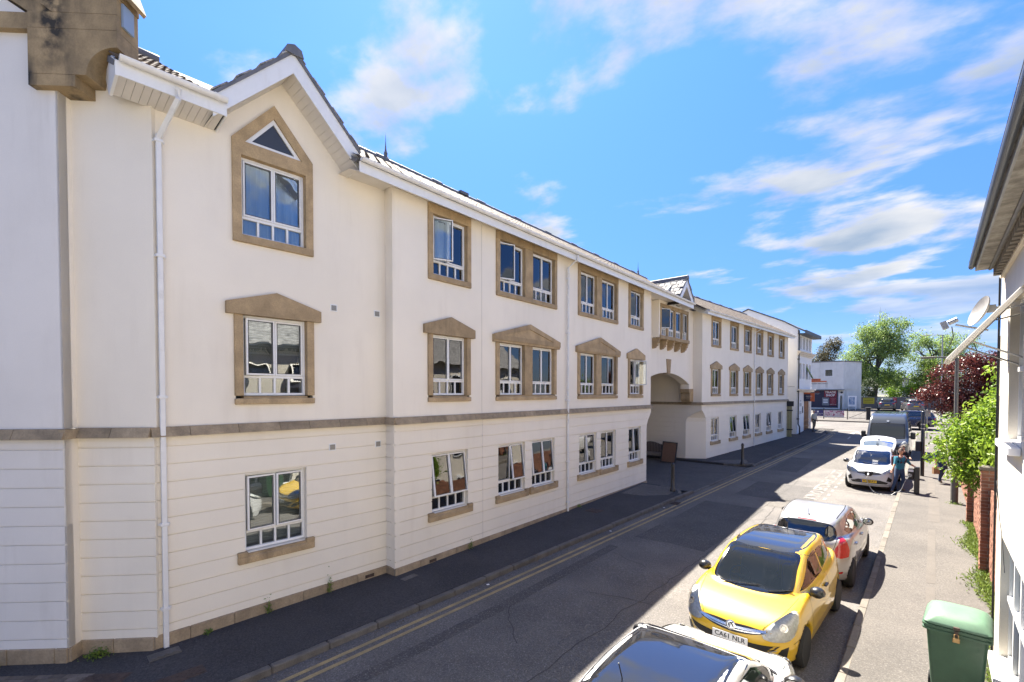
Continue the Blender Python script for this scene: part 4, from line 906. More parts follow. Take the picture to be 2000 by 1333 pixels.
s = MB(); s.tube([dp + Vector((.03, 0, -.0)), Vector((.68, 9.48, 5.54)), Vector((.79, 9.49, 5.54))], .02, 8); s.box(.60, .68, 9.42, 9.51, 5.48, 5.58); s.obj('wall_bracket', m_steel, D)
s = MB(); s.tube([lnb + Vector((.02, 0, -.05)), lnb + Vector((.04, .01, -.2)), lnb + Vector((.0, .0, -.33))], .006, 5); s.tube([dp + Vector((-.05, 0, -.27)), dp + Vector((-.1, 0, -.4)), dp + Vector((-.06, 0, -.55)), dp + Vector((.2, .05, -.7))], .006, 5); s.obj('cable', m_blackp, D)
# ------------------------------------------------------------------ brick garden wall with piers
BW = thing('brick_wall', 'red brick garden wall with two projecting piers beside the right pavement', 'wall', (1.05, 18, gz(18)))
bm_ = MB(); bm_.box(0, .215, 0, .1025, 0, .065, bev=.004); me_b = bm_.mesh('brick', m_brick)
bh = MB(); bh.box(0, .12, 0, .215, 0, .065, bev=.004); me_h = bh.mesh('brick', m_brick)
for py in (14.86, 19.82):
    z0 = gz(py) + PH; s = MB(); s.box(.905, 1.12, py + .005, py + .335, z0 - .1, z0 + 2.35); s.obj('mortar_core', m_mortar, BW)
    for c in range(31):
        z = z0 + c * .075 + .005; jit = lambda: random.uniform(-.003, .003)
        if c % 2: 
            inst('brick', me_b, BW, Matrix.Translation((.898 + jit(), py + jit(), z)))
            inst('brick', me_b, BW, Matrix.Translation((.898 + jit(), py + .2325, z)))
        else:
            inst('brick', me_h, BW, Matrix.Translation((.898 + jit(), py + jit(), z))); inst('brick', me_h, BW, Matrix.Translation((1.03 + jit() * 0, py + jit(), z)))
            inst('brick', me_h, BW, Matrix.Translation((.898 + jit(), py + .225 - .1, z)))
    s = MB(); s.box(.86, 1.16, py - .04, py + .38, z0 + 2.33, z0 + 2.41, bev=.015); s.obj('pier_cap', m_kerb, BW)
rest = MB(); z0 = gz(12)
s = MB(); s.add([(1.052, 10.75, 0), (1.25, 10.75, 0), (1.25, 31, .3), (1.052, 31, .3), (1.052, 10.75, gz(11) + 2.0), (1.25, 10.75, gz(11) + 2.0), (1.25, 31, gz(31) + 2.0), (1.052, 31, gz(31) + 2.0)], [(0, 1, 2, 3), (4, 5, 6, 7), (0, 1, 5, 4), (1, 2, 6, 5), (2, 3, 7, 6), (3, 0, 4, 7)]); s.obj('mortar_core', m_mortar, BW)
y = 10.8
while y < 30.8:
    for c in range(26):
        yy = y + (.1125 if c % 2 else 0)
        if any(p - .05 < yy < p + .33 for p in (14.86, 19.82)): continue
        z = gz(yy) + PH * .8 + c * .075; j = random.uniform(-.004, .004)
        rest.add([(1.045 + j, yy, z), (1.045 + j, yy + .215, z), (1.045 + j, yy + .215, z + .065), (1.045 + j, yy, z + .065), (1.08, yy, z), (1.08, yy + .215, z), (1.08, yy + .215, z + .065), (1.08, yy, z + .065)], [(0, 1, 2, 3), (0, 4, 7, 3), (1, 5, 6, 2), (3, 2, 6, 7)])
    y += .225
tag(rest.obj('bricks', m_brick, BW), kind='stuff')
# ------------------------------------------------------------------ white rendered building beyond the long one
WB = thing('white_building', 'white three storey corner building with black downpipe and dark overhanging roof edge', 'building', (-8.6, 47, gz(47)))
m_white = mat('white_painted_render', (.85, .845, .82), .85, .04, 1, .04, 60, .3, 150, .004, streak=.2, streak_col=(.45, .43, .4), sscale=(3, 3, .4))
FW = Frame((-8.62, 47.2), 1.5); WL = 5.6
def wobj(s, n, m, M=None, p=None): return s.obj(n, m, p or WB, M if M is not None else FW.M)
top4 = [(.75 + k * 1.22, 1.45 + k * 1.22, 8.2, 9.3) for k in range(4)]; mid4 = [(.75 + k * 1.25, 1.5 + k * 1.25, 5.55, 6.95) for k in range(4)]
s = MB(); s.prism(rc(0, WL, .3, 9.6), 0, .3, holes=[rc(*q) for q in top4 + mid4] + [rc(2.6, 5.4, .35, 4.2)]); wobj(s, 'wall', m_white)
FWS = Frame((-8.42, 46.0), -88.5)   # near side wall, runs back to the left
s = MB(); s.prism([(0, .3), (14, .3), (14, 7.5), (4.05, 12.0), (1.1, 10.58), (0, 9.85)], 0.002, .3); FW2 = Frame((-8.62, 47.22), 91.5); s.v = [(-x, y, z) for x, y, z in s.v]; wobj(s, 'wall', m_white, FW2.M)
s = MB(); s.prism([(.6, 9.55), (0, 9.87), (-1.1, 10.60), (-4.05, 12.02), (-14, 7.52), (-14, 7.62), (-4.05, 12.12), (-1.1, 10.70), (0, 9.98), (.62, 9.67)], -.08, 6.2); s.v = [(x, y, z) for x, y, z in s.v]; wobj(s, 'roof', mat('grey_roof_edge', (.10, .11, .12), .6, .2, 4), FW2.M)
s = MB(); s.box(-.12, WL + .6, -.66, -.56, 9.42, 9.72); s.box(-.12, WL + .6, -.56, .0, 9.42, 9.47); wobj(s, 'fascia_board', bpy.data.materials['grey_roof_edge'])
s = MB(); s.box(-.15, WL + .3, -.30, 0, 7.85, 7.98, bev=.02); s.box(-.1, WL + .25, -.2, 0, 7.72, 7.85, bev=.02); s.box(-.1, WL + .25, -.10, 0, 7.6, 7.72); wobj(s, 'cornice', m_cream2)
s = MB(); s.box(-.1, WL + .3, -.34, 0, 4.52, 4.66, bev=.02); s.box(-.05, WL + .2, -.22, 0, 4.38, 4.52, bev=.02); wobj(s, 'cornice', m_cream2)
for i, q in enumerate(top4 + mid4):
    s = MB(); t = .05; u0, u1, z0, z1 = q
    s.box(u0, u0 + t, .1, .17, z0, z1); s.box(u1 - t, u1, .1, .17, z0, z1); s.box(u0, u1, .1, .17, z0, z0 + t); s.box(u0, u1, .1, .17, z1 - t, z1); w_ = wobj(s, 'window', m_upvc)
    s = MB(); s.box(u0, u1, .13, .136, z0, z1); M = FW.M
    if i == 6: M = FW.M @ Matrix.Translation((u0, 0, z1)) @ Matrix.Rotation(rad(-25), 4, 'X') @ Matrix.Translation((-u0, 0, -z1))
    s.obj('pane', m_glass, w_, M); s = MB(); s.quad((u0 - .3, .7, z0 - .3), (u1 + .3, .7, z0 - .3), (u1 + .3, .7, z1 + .3), (u0 - .3, .7, z1 + .3)); s.obj('room_lining', m_room, w_, FW.M)
# shop front with posts and a projecting sign
s = MB(); s.quad((2.4, .9, .3), (5.5, .9, .3), (5.5, .9, 4.3), (2.4, .9, 4.3)); wobj(s, 'shop_front', mat('shop_window_dark', (.10, .09, .09), .3, .4, 3))
m_post = mat('varnished_post', (.38, .22, .13), .5, .3, 6)
for u in (2.75, 3.35, 3.95, 4.6, 5.3): s = MB(); s.box(u - .07, u + .07, .05, .2, .3, 4.2); wobj(s, 'shop_post', m_post if u < 5 else m_upvc)
for z in (1.2, 1.75): s = MB(); s.box(2.6, 5.4, .08, .13, z, z + .07); wobj(s, 'shop_rail', m_post)
m_navy = mat('navy_sign', (.014, .018, .05), .4); m_orange = mat('orange_red_sign', (.55, .12, .035), .4); m_red = mat('dark_red_sign', (.20, .012, .03), .4)
SG = thing('hanging_sign', 'navy and orange projecting shop sign on the corner of the white building', 'sign', FW.w(2.5, -.2, 3.9))
s = MB(); s.box(2.48, 2.54, -.85, .0, 3.55, 4.35); s.mi = 1; s.box(2.46, 2.479, -.85, -.52, 3.55, 4.3); s.mi = 2; s.box(2.455, 2.479, -.5, -.02, 4.2, 4.35); s.obj('sign_board', [m_navy, m_orange, m_orange], SG, FW.M)
text('sign_text', 'BUILDERS', .11, m_upvc, SG, FW.at(2.45, -.42, 4.0) @ Matrix.Rotation(rad(-90), 4, 'Z') @ Matrix.Rotation(rad(90), 4, 'X'))
text('sign_text', 'TRADE & DIY', .07, m_upvc, SG, FW.at(2.45, -.42, 3.85) @ Matrix.Rotation(rad(-90), 4, 'Z') @ Matrix.Rotation(rad(90), 4, 'X'))
text('notice_text', 'OPEN', .14, m_navy, WB, FW.at(1.2, -.004, 3.6) @ Matrix.Rotation(rad(90), 4, 'X'))
for z in (3.3, 2.6): s = MB(); s.box(.95, 1.6, -.012, -.0, z - .18, z + .1); wobj(s, 'notice_board', mat('grey_notice', (.45, .46, .48), .5, .3, 20))
s = MB(); s.box(1.95, 2.05, -.05, 0, 2.5, 3.1); wobj(s, 'door_handle', m_blackp)
s = MB(); s.tube([(-.02, -.10, 9.75), (-.02, -.10, 1.6), (-.02, -.22, 1.35), (-.02, -.22, .5)], .055, 8); wobj(s, 'downpipe', m_black)
for z in (2, 4.4, 7.2): s = MB(); s.box(-.1, .06, -.17, 0, z, z + .09); wobj(s, 'pipe_bracket', m_black)
s = MB(); s.box(-.004, 0, -1.2, -1.19, 4.6, 8.2); 
s = MB(); s.tube([(-1.0, -.02, 8.0), (-1.05, -.02, 4.9), (-.2, -.02, 4.85)], .012, 5); wobj(s, 'cable', m_blackp, FW2.M)
OG = thing('side_gate', 'tall olive wooden gate between the long cream building and the white building', 'gate', (-8.9, 45, gz(45)))
for k in range(7): s = MB(); s.box(-8.72 - k * .16, -8.57 - k * .16, 44.9, 44.94, gz(45) + .1, 3.2, bev=.006); s.obj('board', mat('olive_paint', (.30, .27, .13), .7, .15, 5) if k == 0 else bpy.data.materials['olive_paint'], OG)
for q in ((1.2, 1.3), (2.8, 2.9)): s = MB(); s.box(-9.9, -8.5, 44.86, 44.9, *q); s.obj('ledge', m_blackp, OG)
s = MB(); s.box(-9.9, -8.45, 44.84, 44.98, 3.2, 3.62); s.obj('lintel', m_blackp, OG)
# ------------------------------------------------------------------ trade shop across the junction
TS = thing('trade_shop', 'off white flat roofed trade shop across the junction with a navy sign wall', 'building', (-11, 80, gz(80)))
m_ts = mat('aged_white_cladding', (.78, .765, .72), .85, .1, 1, .1, 40, .3, 60, streak=.6, streak_col=(.25, .25, .2), sscale=(2, 2, .25))
z0 = gz(80)
s = MB(); s.prism([(-20, 4.78), (-9.0, 4.78), (-9.0, 8.66), (-20, 8.66)], 79.9, 80.2, holes=[rc(-11.2, -10.25, 6.6, 7.65)]); s.obj('wall', m_ts, TS)
s = MB(); s.add([(-9.0, 79.9, 4.78), (-7.3, 83.5, 4.78), (-7.3, 83.5, 8.66), (-9.0, 79.9, 8.66), (-9, 80.4, z0), (-7.3, 83.5, z0), (-7.3, 83.5, 4.78), (-9, 80.4, 4.78)], [(0, 1, 2, 3), (4, 5, 6, 7)]); s.obj('side_wall', m_ts, TS)
s = MB(); s.add([(-20, 79.85, 8.66), (-8.95, 79.85, 8.66), (-7.2, 83.5, 8.66), (-20, 92, 8.66), (-20, 79.85, 8.8), (-8.95, 79.85, 8.8), (-7.2, 83.5, 8.8), (-20, 92, 8.8)], [(0, 1, 2, 3), (4, 5, 6, 7), (0, 1, 5, 4), (1, 2, 6, 5), (2, 3, 7, 6)]); s.obj('roof', m_lead, TS)
s = MB(); s.box(-20, -8.9, 79.75, 80.3, 4.68, 4.775); s.obj('canopy', m_lead, TS)
s = MB(); s.box(-20, -9.0, 80.35, 80.6, z0, 4.7); s.obj('wall', m_ts, TS)
s = MB()
for a, b, c, d in ((-11.25, -11.15, 6.6, 7.65), (-10.3, -10.2, 6.6, 7.65), (-11.15, -10.3, 6.6, 6.68), (-11.15, -10.3, 7.57, 7.65)): s.box(a, b, 79.88, 79.98, c, d)
w_ = s.obj('window', m_upvc, TS); s = MB(); s.box(-11.15, -10.3, 79.94, 79.95, 6.68, 7.57); s.obj('pane', m_glass, w_, None); s = MB(); s.quad((-12, 81, 6), (-9, 81, 6), (-9, 81, 8.4), (-12, 81, 8.4)); s.obj('room_lining', m_room, w_)
s = MB(); s.box(-13.5, -9.66, 80.30, 80.349, 2.2, 4.66); sg = s.obj('sign_wall', m_navy, TS)
s = MB(); s.box(-11.3, -9.8, 80.28, 80.299, 3.66, 4.62); s.obj('sign_panel', m_red, sg)
Rx = Matrix.Rotation(rad(90), 4, 'X')
text('sign_text', 'TRADE', .42, m_upvc, sg, Matrix.Translation((-10.55, 80.27, 4.36)) @ Rx, bold=.012); text('sign_text', 'SHOP', .42, m_upvc, sg, Matrix.Translation((-10.55, 80.27, 3.94)) @ Rx, bold=.012)
s = MB(); s.box(-11.53, -10.72, 80.27, 80.299, 2.5, 3.62); s.mi = 1; s.box(-11.4, -10.85, 80.26, 80.269, 3.2, 3.35); s.box(-11.4, -10.85, 80.26, 80.269, 2.85, 3.05); s.obj('sign_panel', [mat('silver_poster', (.22, .24, .26), .4, .4, 8), m_upvc], sg)
s = MB(); s.box(-10.62, -9.83, 80.27, 80.299, 2.5, 3.62); s.obj('sign_panel', m_red, sg)
for k in range(6): text('sign_text', ['PLUMBING', 'TIMBER', 'PAINT', 'TOOLS', 'KEYS', 'OPEN TO ALL'][k], .13, m_upvc if k == 5 else mat('pink_lettering', (.5, .2, .22), .5) if k == 0 else bpy.data.materials['pink_lettering'], sg, Matrix.Translation((-10.22, 80.26, 3.5 - k * .17)) @ Rx)
text('sign_text', 'BUILDERS', .2, m_orange, sg, Matrix.Translation((-12.3, 80.26, 4.4)) @ Rx); text('sign_text', 'MERCHANTS', .12, m_upvc, sg, Matrix.Translation((-12.2, 80.26, 4.15)) @ Rx)
s = MB(); s.box(-12.9, -11.7, 79.85, 79.9, 6.02, 6.32); s.box(-12.9, -10.97, 79.85, 79.9, 5.84, 6.0); lg = s.obj('logo_panel', m_orange, TS)
text('sign_text', 'DIRECT', .2, m_navy, lg, Matrix.Translation((-12.3, 79.84, 6.16)) @ Rx); text('sign_text', 'BUILDERS MERCHANTS', .2, m_blackp, TS, Matrix.Translation((-11.9, 79.88, 5.62)) @ Rx)
s = MB(); s.box(-9.55, -9.0, 80.25, 80.34, z0, 4.3); s.mi = 1; s.box(-9.4, -9.15, 80.2, 80.25, 2.0, 3.9); s.obj('door', [m_upvc, m_glass], TS)
s = MB(); s.lathe([(.14, 0), (.14, .2), (0, .26)], 10, Matrix.Translation((-9.2, 80.1, 4.35)) @ Matrix.Rotation(rad(90), 4, 'X')); s.obj('lamp', m_blackp, TS)
# grey boundary wall with posters
GW = thing('boundary_wall', 'grey rendered boundary wall behind the parked cars with posters fixed on it', 'wall', (-3, 84.5, gz(84)))
s = MB(); s.box(-7.8, 26, 84.3, 84.6, z0 - .3, 3.62); s.obj('wall', mat('grey_wall', (.17, .165, .16), .9, .25, 1, .2, 30), GW); s = MB(); s.box(-7.8, 26, 84.25, 84.65, 3.62, 3.7); s.obj('coping', m_lead, GW)
def poster(label, x0, x1, y, za, zb, m, stripe=None):
    t = thing('poster', label, 'poster', ((x0 + x1) / 2, y, za)); s = MB(); s.box(x0, x1, y - .04, y, za, zb); s.obj('board', m, t)
    if stripe:
        for k in range(3): s = MB(); s.box(x0 + .1, x1 - .1, y - .06, y - .041, za + (zb - za) * (.2 + .27 * k), za + (zb - za) * (.32 + .27 * k)); s.obj('printed_band', stripe, t)
poster('yellow poster board on the grey boundary wall', -7.1, -5.85, 84.28, 2.75, 3.6, mat('yellow_poster', (.60, .52, .03), .5, .1, 8), mat('olive_print', (.25, .2, .02), .5))
poster('white and green poster on the grey boundary wall', -5.5, -4.35, 84.28, 2.6, 3.62, mat('pale_green_poster', (.42, .5, .46), .5), mat('green_print', (.08, .2, .14), .5))
poster('red poster on the grey boundary wall', -4.25, -3.4, 84.28, 2.9, 3.62, mat('red_poster', (.4, .02, .03), .5), mat('pink_print', (.6, .25, .25), .5))
FBd = thing('frame_sign', 'white framed blue poster standing on legs outside the trade shop', 'sign', (-7.75, 79, gz(79)))
s = MB(); s.box(-8.35, -7.4, 78.95, 79, 2.45, 3.9); s.obj('board', m_upvc, FBd); s = MB(); s.box(-8.25, -7.6, 78.93, 78.949, 2.7, 3.75); s.obj('print', mat('blue_print', (.07, .16, .32), .4, .6, 3, col2=(.5, .55, .6)), FBd)
for x in (-8.25, -7.5): s = MB(); s.box(x - .03, x + .03, 78.96, 79.02, gz(79), 2.45); s.obj('leg', m_upvc, FBd)
# railings with banners, gate and pier
RY = 62.8; zr = gz(RY) + PH
RL = thing('railing', 'black metal railings along the far pavement carrying banners', 'railing', (-8, RY, zr))
for x0, x1 in ((-16, -6.62),):
    for z in (.12, 1.02): s = MB(); s.box(x0, x1, RY - .02, RY + .02, zr + z, zr + z + .04); s.obj('rail', m_black, RL)
    br = MB(); br.box(-.01, .01, -.01, .01, 0, 1.06); bmm = br.mesh('bar', m_black); x = x0
    while x < x1: inst('bar', bmm, RL, Matrix.Translation((x, RY, zr))); x += .12
    for x in (-16, -13.5, -11, -8.84, -6.66): s = MB(); s.box(x - .04, x + .04, RY - .04, RY + .04, zr - .1, zr + 1.15); s.obj('post', m_black, RL)
GT = thing('metal_gate', 'black barred gate with diagonal brace beside the dark pier across the junction', 'gate', (-5.8, RY, zr))
for z in (.1, .86): s = MB(); s.box(-6.58, -5.06, RY - .02, RY + .02, zr + z, zr + z + .04); s.obj('rail', m_black, GT)
x = -6.56
while x < -5.06: inst('bar', bmm, GT, Matrix.Translation((x, RY, zr)) @ Matrix.Diagonal((1, 1, .84, 1))); x += .105
s = MB(); s.tube([(-6.5, RY - .03, zr + .15), (-5.1, RY - .03, zr + .84)], .02, 6); s.obj('brace', m_black, GT)
PR = thing('gate_pier', 'dark square gate pier with a flat cap at the car park entrance', 'pier', (-4.84, RY, zr))
s = MB(); s.box(-5.02, -4.66, RY - .18, RY + .18, zr - .15, zr + 1.22); s.obj('shaft', m_blackp, PR); s = MB(); s.box(-5.1, -4.58, RY - .26, RY + .26, zr + 1.22, zr + 1.32, bev=.02); s.obj('cap', m_blackp, PR)
def banner(label, x0, x1, za, zb, m, deco):
    t = thing('banner', label, 'banner', ((x0 + x1) / 2, RY - .06, za)); s = MB(); n = 12
    for k in range(n):
        a, b = x0 + (x1 - x0) * k / n, x0 + (x1 - x0) * (k + 1) / n; f = lambda u: RY - .06 + .012 * math.sin(u * 5)
        s.quad((a, f(a), za), (b, f(b), za), (b, f(b), zb), (a, f(a), zb))
    s.obj('sheet', m, t, None, 180); deco(t)
def d1(t):
    s = MB(); s.lathe([(0, 0), (.1, 0), (.1, .012), (0, .012)], 14, Matrix.Translation((-9.4, RY - .08, 2.2)) @ Rx); s.obj('emblem', m_upvc, t)
    text('banner_text', 'GARDEN CENTRE', .11, m_upvc, t, Matrix.Translation((-9.35, RY - .09, 1.98)) @ Rx); text('banner_text', 'OPEN DAILY', .1, m_upvc, t, Matrix.Translation((-9.35, RY - .09, 1.8)) @ Rx)
banner('navy banner with white circle on the far railings', -9.85, -8.88, 1.68, 2.36, mat('purple_navy_banner', (.05, .045, .16), .6), d1)
def d2(t):
    rnd = random.Random(4); ms = [mat('pink_bloom', (.55, .22, .36), .6), mat('magenta_bloom', (.28, .04, .12), .6), mat('pale_bloom', (.72, .6, .64), .6)]
    for k in range(70):
        x, z = rnd.uniform(-8.75, -7.0), rnd.uniform(1.78, 2.3); r = rnd.uniform(.03, .085); s = MB(); s.lathe([(0, 0), (r, 0), (0, .01)], 7, Matrix.Translation((x, RY - .085, z)) @ Rx); s.obj('printed_bloom', ms[k % 3], t)
banner('pale banner printed with pink flowers on the far railings', -8.84, -6.95, 1.62, 2.36, mat('pale_banner', (.62, .56, .56), .6), d2)
# ------------------------------------------------------------------ pavement furniture
def bollard(label, x, y, h=1.1, r=.07, group=None, dz=PH):
    t = thing('bollard', label, 'bollard', (x, y, gz(y) + dz), 0, group); M = t.matrix_basis.copy()
    s = MB(); s.lathe([(r * 1.6, 0), (r * 1.6, .1), (r * 1.15, .14), (r * 1.05, h * .55), (r * 1.25, h * .56), (r * 1.25, h * .6), (r, h * .61), (r * .95, h - .1), (r * 1.2, h - .09), (r * 1.2, h - .06)], 14); s.obj('shaft', m_black, t, M, 40)
    s = MB(); s.lathe([(r * 1.0, h - .06), (r * 1.0, h - .02), (r * .7, h + .03), (0, h + .05)], 14); s.obj('cap', m_black, t, M, 60)
bollard('black bollard on the near side of the archway drive, in front of the leaning board', -7.78, 18.66, 1.12)
bollard('black bollard on the far side of the archway drive by the ground floor windows', -7.58, 27.5, 1.12)
bollard('short black bollard at the corner of the white building by the shop posts', -7.75, 49.6, .95)
# weathered bench and board leaning in the archway
BN = thing('bench', 'grey slatted wooden bench with a humped back in the archway', 'bench', (-12.7, 26.9, gz(27)), rad(2))
BM_ = BN.matrix_basis.copy() @ Matrix.Rotation(PI, 4, 'Z'); m_wood = mat('weathered_wood', (.16, .125, .11), .85, .3, 10, .3, 40); m_wood2 = mat('bleached_wood', (.34, .29, .25), .85, .3, 10, .3, 40)
for k in range(20):
    x = -.93 + k * .097; h = .88 + .17 * math.cos(x * 1.75) ** 2; s = MB(); s.box(x - .04, x + .04, -.32, -.295, .42, h); s.obj('back_slat', m_wood, BN, BM_)
for k in range(5): s = MB(); s.box(-.98, .98, -.27 + k * .11, -.18 + k * .11, .40, .43); s.obj('seat_slat', m_wood2, BN, BM_)
s = MB(); s.box(-.98, .98, .27, .31, .28, .40); s.obj('seat_rail', m_wood2, BN, BM_)
for x in (-.92, .92):
    s = MB(); s.box(x - .04, x + .04, .22, .3, 0, .62); s.obj('leg', m_wood2, BN, BM_); s = MB(); s.box(x - .04, x + .04, -.35, -.27, 0, .9); s.obj('leg', m_wood2, BN, BM_); s = MB(); s.box(x - .05, x + .05, -.3, .32, .62, .66); s.obj('armrest', m_wood2, BN, BM_)
bp = Vector((-11.15, 26.02, gz(26) + .02)); LB = thing('framed_board', 'brown framed board leaning by the bench in the archway', 'board', bp)
M = Matrix.Translation(bp) @ Matrix.Rotation(rad(14), 4, 'Z') @ Matrix.Rotation(rad(-14), 4, 'X') @ Matrix.Rotation(rad(4), 4, 'Y')
s = MB(); s.box(-.36, .36, 0, .02, .04, 1.16); s.obj('panel', mat('brown_board', (.16, .085, .05), .7, .2, 12, .2, 60), LB, M)
s = MB(); s.box(-.42, -.36, -.02, .04, 0, 1.22); s.box(.36, .42, -.02, .04, 0, 1.22); s.box(-.36, .36, -.02, .04, 0, .06); s.box(-.36, .36, -.02, .04, 1.16, 1.22); s.obj('frame', m_black, LB, M)
# lamp post, black post, sign pole
def lamp(label, x, y, h, arm, thick=.1, m=None, heads=True):
    t = thing('street_lamp', label, 'lamp post', (x, y, gz(y) + PH)); M = t.matrix_basis.copy(); m = m or m_steel
    s = MB(); s.lathe([(thick, 0), (thick, 1.25), (thick * .95, 1.3), (thick * .55, 1.42), (thick * .5, h)], 14); s.mi = 0; s.obj('column', m, t, M, 40)
    s = MB(); s.tube([(0, 0, h - .02), (-.06, 0, h + .02), (arm, .02, h + .06)], .028, 8); s.obj('arm', m, t, M)
    s = MB(); s.box(arm - .45, arm, -.11, .11, h + .03, h + .09, bev=.02); s.box(arm - .42, arm - .05, -.08, .08, h + .015, h + .03); s.obj('lantern', m, t, M)
    return t, M
m_postg = mat('post_grey', (.13, .125, .115), .6, .25, 6, streak=.3)
lamp('grey street lamp column with thick base beside the brick garden wall', .72, 23.1, 5.2, -.55, .105, m_postg)
t, M = lamp('distant grey street lamp rising behind the copper leaved tree', .9, 63.5, 8.6, -1.0, .1)
BP = thing('charging_column', 'tall black post with a box on it on the right pavement beyond the charging point', 'post', (-.2, 29.15, gz(29.15) + PH)); M = BP.matrix_basis.copy()
s = MB(); s.lathe([(.075, 0), (.075, 3.0), (.06, 3.02), (0, 3.05)], 14); s.obj('column', m_black, BP, M, 40)
s = MB(); s.box(-.26, -.06, -.12, .12, 1.16, 1.62, bev=.02); s.obj('meter_box', m_blackp, BP, M); s = MB(); s.lathe([(.08, 2.2), (.08, 2.24)], 14); s.lathe([(.08, 2.4), (.08, 2.44)], 14); s.obj('strap', m_steel, BP, M)
SP = thing('sign_pole', 'thin grey sign pole near the far end of the right pavement', 'pole', (-.1, 48.6, gz(48.6) + PH)); M = SP.matrix_basis.copy()
s = MB(); s.lathe([(.035, 0), (.035, 2.2), (0, 2.22)], 10); s.obj('pole', m_steel, SP, M); s = MB(); s.box(-.2, .2, -.05, -.036, 1.7, 2.2); s.obj('sign_plate', m_steel, SP, M)
CP = thing('charging_point', 'short black charging post with socket box beside the white electric car', 'charging post', (-.32, 24.2, gz(24.2) + PH)); M = CP.matrix_basis.copy()
s = MB(); s.box(-.085, .085, -.085, .085, 0, 1.05, bev=.015); s.obj('column', m_black, CP, M)
s = MB(); s.box(-.27, -.086, -.1, .1, .55, .98, bev=.03); s.obj('socket_box', m_blackp, CP, M); s = MB(); s.lathe([(.06, 0), (.06, .05), (.035, .05), (.035, .02), (0, .02)], 12, Matrix.Translation((-.2, -.1, .72)) @ Rx); s.obj('socket', m_steel, CP, M); s = MB(); s.box(-.26, -.1, -.104, -.1, .86, .93); s.obj('label_plate', m_upvc, CP, M)
# green wheelie bin
BI = thing('wheelie_bin', 'large green wheelie bin with a padlocked lid on the right pavement by the house', 'wheelie bin', (.33, 8.62, gz(8.6) + PH), rad(-4))
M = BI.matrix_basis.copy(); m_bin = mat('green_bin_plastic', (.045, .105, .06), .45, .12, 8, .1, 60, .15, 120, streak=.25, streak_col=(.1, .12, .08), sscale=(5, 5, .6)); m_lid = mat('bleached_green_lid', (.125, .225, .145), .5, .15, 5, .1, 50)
W0, D0, W1, D1, HB = .235, .235, .30, .34, 1.07
s = MB(); ring = lambda w, d, z, r: [(sx * (w - r) + r * math.cos(rad(a)), sy * (d - r) + r * math.sin(rad(a)), z) for sx, sy, st in ((1, 1, 0), (-1, 1, 90), (-1, -1, 180), (1, -1, 270)) for a in (st, st + 30, st + 60, st + 90)]
def loft(s, rings, cap=True):
    n = len(rings[0]); b = len(s.v); s.v += [p for r in rings for p in r]
    fs = [(b + i * n + k, b + i * n + (k + 1) % n, b + (i + 1) * n + (k + 1) % n, b + (i + 1) * n + k) for i in range(len(rings) - 1) for k in range(n)]
    if cap: fs += [tuple(range(b + n - 1, b - 1, -1)), tuple(b + (len(rings) - 1) * n + k for k in range(n))]
    s.f += fs; s.m += [s.mi] * len(fs)
loft(s, [ring(W0 + (W1 - W0) * t, D0 + (D1 - D0) * t, .06 + (HB - .06) * t, .05) for t in (0, .3, .7, 1)]); s.obj('body', m_bin, BI, M, 30)
s = MB(); loft(s, [ring(W1 + .01, D1 + .01, HB - .07, .06), ring(W1 + .035, D1 + .035, HB - .06, .06), ring(W1 + .035, D1 + .035, HB - .035, .06), ring(W1 + .025, D1 + .025, HB - .03, .06), ring(W1 + .025, D1 + .025, HB - .012, .06), ring(W1 + .037, D1 + .037, HB - .008, .06), ring(W1 + .037, D1 + .037, HB + .015, .06)]); s.obj('rim', m_bin, BI, M, 30)
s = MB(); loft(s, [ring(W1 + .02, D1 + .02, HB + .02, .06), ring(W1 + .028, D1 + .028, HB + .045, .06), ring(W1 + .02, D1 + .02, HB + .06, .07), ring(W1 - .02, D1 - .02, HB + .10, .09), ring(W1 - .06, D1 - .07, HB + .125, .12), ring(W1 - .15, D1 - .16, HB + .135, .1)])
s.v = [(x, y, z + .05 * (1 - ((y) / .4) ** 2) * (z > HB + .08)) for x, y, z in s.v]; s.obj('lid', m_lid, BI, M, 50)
s = MB(); s.box(-.03, .03, -D1 - .05, -D1 - .02, HB + .02, HB + .06, bev=.004); s.box(-.02, .02, -D1 - .055, -D1 - .03, HB - .06, HB + .01); s.obj('hasp', m_iron, BI, M)
s = MB(); s.box(-.035, .035, -D1 - .075, -D1 - .045, HB - .13, HB - .07, bev=.006); s.tube([(-.02, -D1 - .06, HB - .075), (-.02, -D1 - .06, HB - .03), (0, -D1 - .06, HB - .015), (.02, -D1 - .06, HB - .03), (.02, -D1 - .06, HB - .075)], .006, 6); s.obj('padlock', mat('brass', (.45, .30, .14), .4, metal=.8), BI, M)
for sx in (-1, 1):
    s = MB(); s.lathe([(0, -.03), (.095, -.03), (.1, -.02), (.1, .02), (.095, .03), (0, .03)], 18, Matrix.Translation((sx * .27, .25, .1)), 'X'); s.obj('wheel', m_rubber, BI, M)
    s = MB(); s.box(sx * .20 - .012, sx * .20 + .012, -D1 + .015, -D1 + .05, HB - .2, HB - .07); s.obj('rib', m_bin, BI, M)
s = MB(); s.tube([(-.24, D1 + .03, HB - .03), (-.24, D1 + .09, HB - .01), (.24, D1 + .09, HB - .01), (.24, D1 + .03, HB - .03)], .016, 8); s.obj('handle', m_bin, BI, M)
s = MB(); s.tube([(.1, .3, HB + .13), (.16, .2, HB + .15)], .01, 5)

